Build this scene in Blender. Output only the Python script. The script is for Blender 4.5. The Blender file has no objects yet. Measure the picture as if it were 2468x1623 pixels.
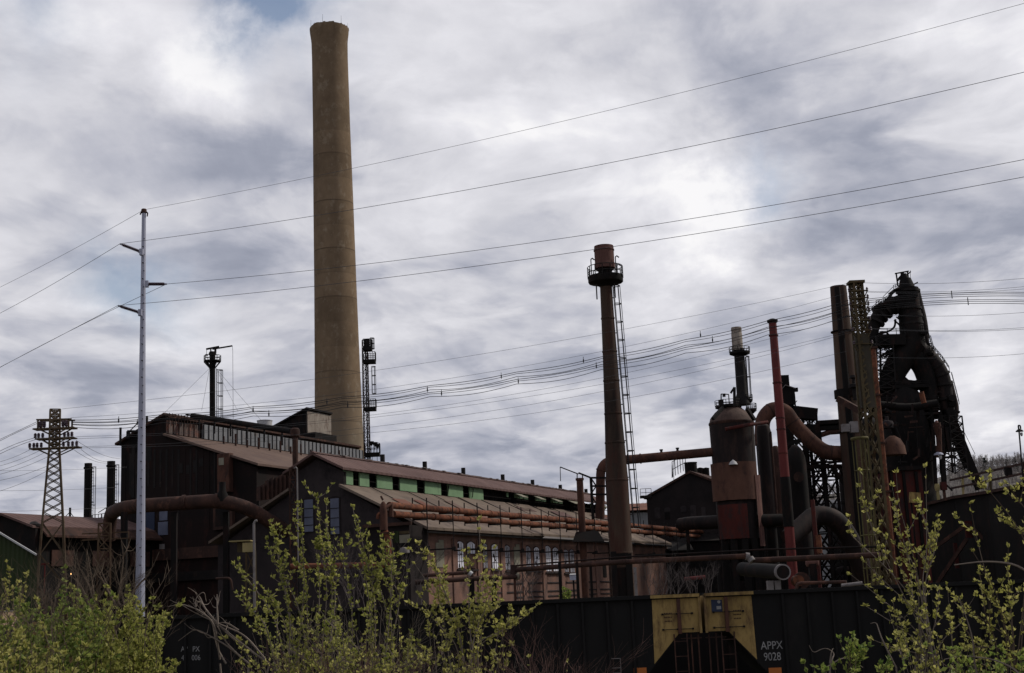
import bpy, math, random
from mathutils import Vector, Matrix
random.seed(11)
R = math.radians
sc = bpy.context.scene
col = sc.collection
V = Vector

# ------------------------------------------------------------------ camera
FPX, CX, CY, ZC = 3250.0, 1234.0, 811.5, 4.3
TH, RHO = math.atan(628 / 3250), R(2.46)
r0, f0, u0 = V((1, 0, 0)), V((0, math.cos(TH), math.sin(TH))), V((0, -math.sin(TH), math.cos(TH)))
CU = u0 * math.cos(RHO) + r0 * math.sin(RHO)
CR = r0 * math.cos(RHO) - u0 * math.sin(RHO)
CF = f0
CAM = V((0, 0, ZC))
cd = bpy.data.cameras.new('camera'); cam = bpy.data.objects.new('camera', cd); col.objects.link(cam)
cd.sensor_width = 36; cd.lens = 36 * FPX / 2468; cd.clip_start = 0.1; cd.clip_end = 6000
m = Matrix((CR, CU, -CF)).transposed().to_4x4(); m.translation = CAM
cam.matrix_world = m
sc.camera = cam
sc.view_settings.view_transform = 'Standard'; sc.view_settings.look = 'None'
sc.view_settings.exposure = 0.0; sc.view_settings.gamma = 1

# ------------------------------------------------------------------ sun and sky
SUN_AZ, SUN_EL = R(70), R(42)          # azimuth clockwise from +Y
sd = bpy.data.lights.new('sun', 'SUN'); sd.energy = 3.0; sd.angle = R(6); sd.color = (1, .93, .82)
so = bpy.data.objects.new('sun', sd); col.objects.link(so)
sdir = V((math.sin(SUN_AZ) * math.cos(SUN_EL), math.cos(SUN_AZ) * math.cos(SUN_EL), math.sin(SUN_EL)))
so.rotation_euler = sdir.to_track_quat('Z', 'Y').to_euler(); so.location = (60, 0, 90)


def pixdir(x, y):
    return (CF * FPX + CR * (x - CX) + CU * (CY - y)).normalized()


def build_world():
    w = bpy.data.worlds.new('World'); sc.world = w; w.use_nodes = True
    nt = w.node_tree; N = nt.nodes; L = nt.links; N.clear()
    def math_(op, a, b=None, c=None):
        n = N.new('ShaderNodeMath'); n.operation = op
        for i, q in enumerate((a, b, c)):
            if q is None: continue
            if isinstance(q, (int, float)): n.inputs[i].default_value = q
            else: L.new(q, n.inputs[i])
        return n.outputs[0]
    tc = N.new('ShaderNodeTexCoord'); d = tc.outputs['Generated']
    sep = N.new('ShaderNodeSeparateXYZ'); L.new(d, sep.inputs[0])
    zz = math_('ADD', math_('MAXIMUM', sep.outputs[2], 0.0), 0.16)
    cmb = N.new('ShaderNodeCombineXYZ')
    L.new(math_('DIVIDE', sep.outputs[0], zz), cmb.inputs[0]); L.new(math_('DIVIDE', sep.outputs[1], zz), cmb.inputs[1])
    def noise(scale, det, rough, dist=0.0, src=None, off=(0, 0, 0), st=(1, 1, 1)):
        mp = N.new('ShaderNodeMapping'); mp.inputs['Location'].default_value = off; mp.inputs['Scale'].default_value = st
        L.new(src or cmb.outputs[0], mp.inputs[0])
        n = N.new('ShaderNodeTexNoise'); n.inputs['Scale'].default_value = scale
        n.inputs['Detail'].default_value = det; n.inputs['Roughness'].default_value = rough
        n.inputs['Distortion'].default_value = dist
        L.new(mp.outputs[0], n.inputs['Vector']); return n
    n1 = noise(1.9, 10, .52, .3, off=(3.1, 1.7, 0), st=(1, .95, 1)); n2 = noise(4.4, 8, .53, .4, off=(9.2, 4.4, 0), st=(1, .95, 1))
    n3 = noise(8.0, 8, .62, .0, src=d)
    # blobs are bent by noise so that their edges break up like cloud
    vs = N.new('ShaderNodeVectorMath'); vs.operation = 'SUBTRACT'; L.new(n3.outputs['Color'], vs.inputs[0]); vs.inputs[1].default_value = (.5, .5, .5)
    vm = N.new('ShaderNodeVectorMath'); vm.operation = 'SCALE'; L.new(vs.outputs[0], vm.inputs[0]); vm.inputs['Scale'].default_value = .15
    va = N.new('ShaderNodeVectorMath'); va.operation = 'ADD'; L.new(vm.outputs[0], va.inputs[0]); L.new(d, va.inputs[1])
    vn = N.new('ShaderNodeVectorMath'); vn.operation = 'NORMALIZE'; L.new(va.outputs[0], vn.inputs[0])
    def blob(x, y, sig):
        dp = N.new('ShaderNodeVectorMath'); dp.operation = 'DOT_PRODUCT'
        L.new(vn.outputs[0], dp.inputs[0]); dp.inputs[1].default_value = pixdir(x, y)
        k = 2.0 / R(sig) ** 2 / 2
        return math_('EXPONENT', math_('MULTIPLY', math_('SUBTRACT', dp.outputs['Value'], 1.0), k))
    tot = None
    for x, y, a, s in SKY_BLOBS:
        q = math_('MULTIPLY', blob(x, y, s), a)
        tot = q if tot is None else math_('ADD', tot, q)
    v = math_('ADD', math_('MULTIPLY', math_('SUBTRACT', n1.outputs['Fac'], .5), .80), .515)
    v = math_('ADD', v, math_('MULTIPLY', math_('SUBTRACT', n2.outputs['Fac'], .5), .40))
    n4 = noise(2.6, 9, .58, .55, off=(1.3, 7.7, 0), st=(1, .7, 1))
    bl = math_('SUBTRACT', .11, math_('ABSOLUTE', math_('SUBTRACT', n4.outputs['Fac'], .5)))       # bright puffy edges
    v = math_('ADD', v, math_('MULTIPLY', bl, .9))
    n5 = noise(14.0, 6, .6, .2, off=(2.2, 5.1, 0), st=(1, .6, 1)); v = math_('ADD', v, math_('MULTIPLY', math_('SUBTRACT', n5.outputs['Fac'], .5), .06))
    # lumpy undersides: smooth cells bent by noise
    wv = N.new('ShaderNodeVectorMath'); wv.operation = 'MULTIPLY_ADD'; L.new(n2.outputs['Color'], wv.inputs[0]); wv.inputs[1].default_value = (.55, .55, 0); L.new(cmb.outputs[0], wv.inputs[2])
    vo = N.new('ShaderNodeTexVoronoi'); vo.voronoi_dimensions = '2D'; vo.feature = 'SMOOTH_F1'; vo.inputs['Scale'].default_value = 2.7; vo.inputs['Smoothness'].default_value = .45
    vo.inputs['Detail'].default_value = 2; vo.inputs['Roughness'].default_value = .5; L.new(wv.outputs[0], vo.inputs['Vector'])
    v = math_('ADD', v, math_('MULTIPLY', math_('SUBTRACT', .72, vo.outputs['Distance']), .34))
    v = math_('ADD', v, tot)
    cr = N.new('ShaderNodeValToRGB'); L.new(v, cr.inputs[0]); e = cr.color_ramp
    e.elements[0].position = 0.15; e.elements[0].color = (.25, .27, .345, 1)
    e.elements[1].position = 1.0; e.elements[1].color = (.95, .94, .955, 1)
    for p, c in ((.35, (.35, .37, .448)), (.5, (.49, .50, .57)), (.65, (.645, .645, .695)), (.85, (.80, .795, .84))):
        q = e.elements.new(p); q.color = (*c, 1)
    sky = N.new('ShaderNodeTexSky'); sky.sky_type = 'NISHITA'; sky.sun_disc = False
    sky.sun_elevation = SUN_EL; sky.sun_rotation = SUN_AZ
    hole = None
    for x, y, s, a in SKY_HOLES:
        q = math_('MULTIPLY', blob(x, y, s), a)
        hole = q if hole is None else math_('ADD', hole, q)
    hole = math_('MINIMUM', hole, .85)
    up = N.new('ShaderNodeMix'); up.data_type = 'RGBA'; up.blend_type = 'MULTIPLY'; up.inputs[0].default_value = 1
    L.new(cr.outputs[0], up.inputs[6]); up.inputs[7].default_value = (10, 10, 10, 1)
    mx = N.new('ShaderNodeMix'); mx.data_type = 'RGBA'; L.new(hole, mx.inputs[0])
    L.new(up.outputs[2], mx.inputs[6]); L.new(sky.outputs[0], mx.inputs[7])
    bg = N.new('ShaderNodeBackground'); bg.inputs['Strength'].default_value = .1; L.new(mx.outputs[2], bg.inputs[0])
    out = N.new('ShaderNodeOutputWorld'); L.new(bg.outputs[0], out.inputs[0])


SKY_BLOBS = [(1380, 350, .05, 3.2), (1715, 470, .08, 1.5), (1220, 600, .05, 3.5), (2350, 960, .08, 2.2), (1180, 640, -.1, 2.2), (1330, 480, -.1, 2.0), (60, 0, 0.341, 4.6), (420, 0, 0.2, 4.6), (780, 0, -0.098, 4.6), (1150, 0, 0.3, 4.6), (1520, 0, 0.178, 4.6), (1880, 0, 0.259, 4.6), (2280, 0, 0.406, 4.6), (60, 240, -0.272, 4.6), (420, 240, -0.163, 4.6), (780, 240, 0.273, 4.6), (1150, 240, -0.217, 4.6), (1520, 240, -0.367, 4.6), (1880, 240, -0.471, 4.6), (2280, 240, -0.279, 4.6), (60, 460, 0.072, 4.6), (420, 460, -0.135, 4.6), (780, 460, -0.273, 4.6), (1150, 460, 0.125, 4.6), (1520, 460, 0.592, 4.6), (1880, 460, 0.222, 4.6), (2280, 460, 0.027, 4.6), (60, 680, 0.341, 4.6), (420, 680, 0.253, 4.6), (780, 680, -0.028, 4.6), (1150, 680, 0.036, 4.6), (1520, 680, -0.212, 4.6), (1880, 680, -0.025, 4.6), (2280, 680, 0.024, 4.6), (60, 900, -0.395, 4.6), (420, 900, -0.144, 4.6), (780, 900, 0.203, 4.6), (1150, 900, 0.127, 4.6), (1520, 900, -0.231, 4.6), (1880, 900, -0.163, 4.6), (2280, 900, -0.038, 4.6), (60, 1100, 0.167, 4.6), (420, 1100, 0.076, 4.6), (780, 1100, -0.152, 4.6), (1150, 1100, -0.241, 4.6), (1520, 1100, 0.273, 4.6), (1880, 1100, 0.132, 4.6), (1690, 475, 0.363, 2.0), (530, 205, 0.356, 1.6), (2360, 930, 0.283, 1.8), (1780, 560, 0.058, 1.6)]
SKY_HOLES = [(690, -5, 1.7, .75), (640, 10, 1.2, .35), (320, 640, 1.3, .45), (410, 690, 1.2, .4), (1850, 432, .8, .4), (20, 5, 1.4, .5)]
build_world()


# ------------------------------------------------------------------ projection helpers
def P(x, y, D):
    """world point on the line of sight through a photo pixel at distance D (metres, along +Y)"""
    d = pixdir(x, y); return CAM + d * (D / d.y)


def mpp(p):
    """metres per photo pixel at p"""
    return (p - CAM).dot(CF) / FPX


def zat(X, Y, y):
    k = (CY - y)
    c, s = math.cos(TH), math.sin(TH); cr, sr = math.cos(RHO), math.sin(RHO)
    # k*(Y c + z s) = F*(cr*(-Y s + z c) + sr X)
    z = (k * Y * c + FPX * cr * Y * s - FPX * sr * X) / (FPX * cr * c - k * s)
    return z + ZC


def proj(p):
    q = p - CAM; w = q.dot(CF)
    return CX + FPX * q.dot(CR) / w, CY - FPX * q.dot(CU) / w


def onplane(x, y, p0, n):
    d = pixdir(x, y); t = (p0 - CAM).dot(n) / d.dot(n); return CAM + d * t


# ------------------------------------------------------------------ mesh builder
class MB:
    def __init__(s): s.v = []; s.f = []
    def add(s, vs, fs):
        o = len(s.v); s.v += [tuple(q) for q in vs]; s.f += [tuple(i + o for i in f) for f in fs]; return s
    def box(s, c, sz, ax=None):
        c = V(c); ax = ax or (V((1, 0, 0)), V((0, 1, 0)), V((0, 0, 1)))
        h = [ax[i] * (sz[i] / 2) for i in range(3)]
        vs = [c + h[0] * i + h[1] * j + h[2] * k for k in (-1, 1) for j in (-1, 1) for i in (-1, 1)]
        return s.add(vs, [(0, 2, 3, 1), (4, 5, 7, 6), (0, 1, 5, 4), (2, 6, 7, 3), (0, 4, 6, 2), (1, 3, 7, 5)])
    def bar(s, a, b, w, h=None):
        a, b = V(a), V(b); d = (b - a); L = d.length
        if L < 1e-6: return s
        d.normalize(); t = V((0, 0, 1)) if abs(d.z) < .95 else V((0, 1, 0))
        x = d.cross(t).normalized(); y = x.cross(d).normalized()
        return s.box((a + b) / 2, (w, h or w, L), (x, y, d))
    def tube(s, pts, r, n=8, cap=True):
        pts = [V(p) for p in pts]; rs = r if isinstance(r, (list, tuple)) else [r] * len(pts)
        o = len(s.v); ref = None
        for i, p in enumerate(pts):
            d = (pts[min(i + 1, len(pts) - 1)] - pts[max(i - 1, 0)])
            if d.length < 1e-9: d = V((0, 0, 1))
            d.normalize()
            if ref is None:
                t = V((0, 0, 1)) if abs(d.z) < .9 else V((1, 0, 0)); ref = d.cross(t).normalized()
            ref = (ref - d * ref.dot(d)).normalized(); y = d.cross(ref)
            for k in range(n):
                a = 2 * math.pi * k / n; s.v.append(tuple(p + (ref * math.cos(a) + y * math.sin(a)) * rs[i]))
        for i in range(len(pts) - 1):
            for k in range(n):
                a, b = o + i * n + k, o + i * n + (k + 1) % n
                s.f.append((a, b, b + n, a + n))
        if cap:
            s.f.append(tuple(o + k for k in range(n))[::-1]); s.f.append(tuple(o + (len(pts) - 1) * n + k for k in range(n)))
        return s
    def lathe(s, c, prof, n=32, cap=True):
        """prof: list of (radius, z) above c"""
        c = V(c); o = len(s.v)
        for r, z in prof:
            for k in range(n):
                a = 2 * math.pi * k / n; s.v.append((c.x + r * math.cos(a), c.y + r * math.sin(a), c.z + z))
        for i in range(len(prof) - 1):
            for k in range(n):
                a, b = o + i * n + k, o + i * n + (k + 1) % n; s.f.append((a, b, b + n, a + n))
        if cap:
            s.f.append(tuple(o + k for k in range(n))[::-1]); s.f.append(tuple(o + (len(prof) - 1) * n + k for k in range(n)))
        return s
    def prism(s, poly, vec):
        poly = [V(p) for p in poly]; n = len(poly); vec = V(vec)
        vs = poly + [p + vec for p in poly]
        fs = [tuple(range(n)), tuple(range(2 * n - 1, n - 1, -1))] + [(i, i + n, (i + 1) % n + n, (i + 1) % n) for i in range(n)]
        return s.add(vs, fs)
    def quad(s, a, b, c, d): return s.add([a, b, c, d], [(0, 1, 2, 3)])
    def build(s, name, mat, parent=None, base=None, smooth=True, ang=35):
        base = V(base) if base is not None else V((0, 0, 0))
        me = bpy.data.meshes.new(name)
        me.from_pydata([(q[0] - base.x, q[1] - base.y, q[2] - base.z) for q in s.v], [], s.f)
        me.materials.append(mat); me.validate(); me.update()
        if smooth:
            me.polygons.foreach_set('use_smooth', [True] * len(me.polygons)); me.set_sharp_from_angle(angle=R(ang))
        o = bpy.data.objects.new(name, me); col.objects.link(o)
        if parent is not None: o.parent = parent
        else: o.location = base
        return o


def props(o, label=None, cat=None, group=None, kind=None):
    if label: o['label'] = label
    if cat: o['category'] = cat
    if group: o['group'] = group
    if kind: o['kind'] = kind
    return o


class Thing:
    def __init__(s, name, label, cat, base, group=None):
        s.base = V(base); s.o = bpy.data.objects.new(name, None); s.o.empty_display_size = .5; col.objects.link(s.o)
        s.o.location = s.base; props(s.o, label, cat, group)
    def part(s, name, mb, mat, parent=None, label=None, **k):
        o = mb.build(name, mat, parent or s.o, s.base, **k)
        if label: o['label'] = label
        return o


def single(name, mb, mat, label, cat, group=None, base=None, kind=None, **k):
    if base is None:
        xs = [q[0] for q in mb.v]; ys = [q[1] for q in mb.v]; zs = [q[2] for q in mb.v]
        base = ((min(xs) + max(xs)) / 2, (min(ys) + max(ys)) / 2, min(zs))
    o = mb.build(name, mat, None, base, **k); return props(o, label, cat, group, kind)


# ------------------------------------------------------------------ materials
def M(name, a, b, c=None, sc_=1.0, st=(1, 1, 1), rough=.85, bump=.15, metal=0.0, thr=.56, soft=.08, bands=None, wav=None, joint=None, foot=None):
    """weathered surface: two tones by noise, a third in patches, optional lift-joint bands and corrugation"""
    mt = bpy.data.materials.new(name); mt.use_nodes = True; nt = mt.node_tree; N = nt.nodes; L = nt.links
    b_ = N['Principled BSDF']; b_.inputs['Roughness'].default_value = rough; b_.inputs['Metallic'].default_value = metal
    b_.inputs['Specular IOR Level'].default_value = .12
    g = N.new('ShaderNodeNewGeometry'); mp = N.new('ShaderNodeMapping'); L.new(g.outputs['Position'], mp.inputs[0])
    mp.inputs['Scale'].default_value = st
    n1 = N.new('ShaderNodeTexNoise'); n1.inputs['Scale'].default_value = sc_; n1.inputs['Detail'].default_value = 9; n1.inputs['Roughness'].default_value = .68
    L.new(mp.outputs[0], n1.inputs['Vector'])
    r1 = N.new('ShaderNodeValToRGB'); L.new(n1.outputs['Fac'], r1.inputs[0])
    r1.color_ramp.elements[0].position = .34; r1.color_ramp.elements[0].color = (*a, 1)
    r1.color_ramp.elements[1].position = .66; r1.color_ramp.elements[1].color = (*b, 1)
    outc = r1.outputs[0]
    def mixc(fac, c1, c2):
        mx = N.new('ShaderNodeMix'); mx.data_type = 'RGBA'
        L.new(fac, mx.inputs[0]); L.new(c1, mx.inputs[6])
        if isinstance(c2, tuple): mx.inputs[7].default_value = (*c2, 1)
        else: L.new(c2, mx.inputs[7])
        return mx.outputs[2]
    if c is not None:
        n2 = N.new('ShaderNodeTexNoise'); n2.inputs['Scale'].default_value = sc_ * 2.7; n2.inputs['Detail'].default_value = 7; n2.inputs['Roughness'].default_value = .72
        L.new(mp.outputs[0], n2.inputs['Vector'])
        r2 = N.new('ShaderNodeMapRange'); L.new(n2.outputs['Fac'], r2.inputs[0]); r2.inputs[1].default_value = thr - soft; r2.inputs[2].default_value = thr + soft
        outc = mixc(r2.outputs[0], outc, c)
    if foot:                       # greyer, cleaner concrete low down, broken by noise: (z0, z1, colour)
        sp = N.new('ShaderNodeSeparateXYZ'); L.new(g.outputs['Position'], sp.inputs[0])
        md = N.new('ShaderNodeMath'); md.operation = 'MULTIPLY_ADD'; L.new(n1.outputs['Fac'], md.inputs[0]); md.inputs[1].default_value = 26; L.new(sp.outputs[2], md.inputs[2])
        fr = N.new('ShaderNodeMapRange'); L.new(md.outputs[0], fr.inputs[0]); fr.inputs[1].default_value = foot[0] + 13; fr.inputs[2].default_value = foot[1] + 13; fr.inputs[3].default_value = .85; fr.inputs[4].default_value = 0
        gc = N.new('ShaderNodeMix'); gc.data_type = 'RGBA'; L.new(n1.outputs['Fac'], gc.inputs[0]); gc.inputs[6].default_value = (*[q * .7 for q in foot[2]], 1); gc.inputs[7].default_value = (*[q * 1.25 for q in foot[2]], 1)
        outc = mixc(fr.outputs[0], outc, gc.outputs[2])
    if joint:                      # horizontal construction joints every joint[0] metres, tone joint[1], plus tone per lift
        sp = N.new('ShaderNodeSeparateXYZ'); L.new(g.outputs['Position'], sp.inputs[0])
        dv = N.new('ShaderNodeMath'); dv.operation = 'DIVIDE'; L.new(sp.outputs[2], dv.inputs[0]); dv.inputs[1].default_value = joint[0]
        fr = N.new('ShaderNodeMath'); fr.operation = 'FRACT'; L.new(dv.outputs[0], fr.inputs[0])
        fl = N.new('ShaderNodeMath'); fl.operation = 'FLOOR'; L.new(dv.outputs[0], fl.inputs[0])
        wn = N.new('ShaderNodeTexWhiteNoise'); wn.noise_dimensions = '1D'; L.new(fl.outputs[0], wn.inputs['W'])
        hs = N.new('ShaderNodeMapRange'); L.new(wn.outputs['Value'], hs.inputs[0]); hs.inputs[3].default_value = .86; hs.inputs[4].default_value = 1.08
        hv = N.new('ShaderNodeHueSaturation'); L.new(outc, hv.inputs['Color']); L.new(hs.outputs[0], hv.inputs['Value'])
        ln = N.new('ShaderNodeMath'); ln.operation = 'LESS_THAN'; L.new(fr.outputs[0], ln.inputs[0]); ln.inputs[1].default_value = joint[2]
        ml = N.new('ShaderNodeMath'); ml.operation = 'MULTIPLY'; sk = N.new('ShaderNodeMapRange'); L.new(wn.outputs['Value'], sk.inputs[0]); sk.inputs[1].default_value = .35; sk.inputs[2].default_value = .8
        mk = N.new('ShaderNodeMath'); mk.operation = 'MULTIPLY'; L.new(n1.outputs['Fac'], mk.inputs[0]); L.new(sk.outputs[0], mk.inputs[1])
        L.new(ln.outputs[0], ml.inputs[0]); L.new(mk.outputs[0], ml.inputs[1])
        outc = mixc(ml.outputs[0], hv.outputs[0], joint[1])
    L.new(outc, b_.inputs['Base Color'])
    bp = N.new('ShaderNodeBump'); bp.inputs['Strength'].default_value = bump; bp.inputs['Distance'].default_value = .1
    hgt = n1.outputs['Fac']
    if wav:                        # corrugation along a horizontal direction: (dx, dy, pitch in m)
        dp = N.new('ShaderNodeVectorMath'); dp.operation = 'DOT_PRODUCT'; L.new(g.outputs['Position'], dp.inputs[0]); dp.inputs[1].default_value = (wav[0], wav[1], 0)
        ml = N.new('ShaderNodeMath'); ml.operation = 'MULTIPLY'; L.new(dp.outputs['Value'], ml.inputs[0]); ml.inputs[1].default_value = 2 * math.pi / wav[2]
        sn = N.new('ShaderNodeMath'); sn.operation = 'SINE'; L.new(ml.outputs[0], sn.inputs[0])
        ad = N.new('ShaderNodeMath'); ad.operation = 'ADD'; L.new(sn.outputs[0], ad.inputs[0]); L.new(hgt, ad.inputs[1]); hgt = ad.outputs[0]
        bp.inputs['Strength'].default_value = .35
    L.new(hgt, bp.inputs['Height']); L.new(bp.outputs[0], b_.inputs['Normal'])
    return mt


def leafmat(name, a, b):
    mt = bpy.data.materials.new(name); mt.use_nodes = True; nt = mt.node_tree; N = nt.nodes; L = nt.links
    b_ = N['Principled BSDF']; b_.inputs['Roughness'].default_value = .6; b_.inputs['Specular IOR Level'].default_value = .25
    g = N.new('ShaderNodeNewGeometry'); r = N.new('ShaderNodeValToRGB'); L.new(g.outputs['Random Per Island'], r.inputs[0])
    r.color_ramp.elements[0].color = (*a, 1); r.color_ramp.elements[1].color = (*b, 1)
    L.new(r.outputs[0], b_.inputs['Base Color'])
    t = N.new('ShaderNodeBsdfTranslucent'); L.new(r.outputs[0], t.inputs[0])
    mx = N.new('ShaderNodeMixShader'); mx.inputs[0].default_value = .5
    L.new(b_.outputs[0], mx.inputs[1]); L.new(t.outputs[0], mx.inputs[2]); L.new(mx.outputs[0], N['Material Output'].inputs[0])
    return mt


def emit(name, c, s):
    mt = bpy.data.materials.new(name); mt.use_nodes = True; b_ = mt.node_tree.nodes['Principled BSDF']
    b_.inputs['Emission Color'].default_value = (*c, 1); b_.inputs['Emission Strength'].default_value = s; return mt


PHI = R(23.0)
A2 = V((math.sin(PHI), math.cos(PHI), 0)); B2 = V((math.cos(PHI), -math.sin(PHI), 0)); UZ = V((0, 0, 1))

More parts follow.
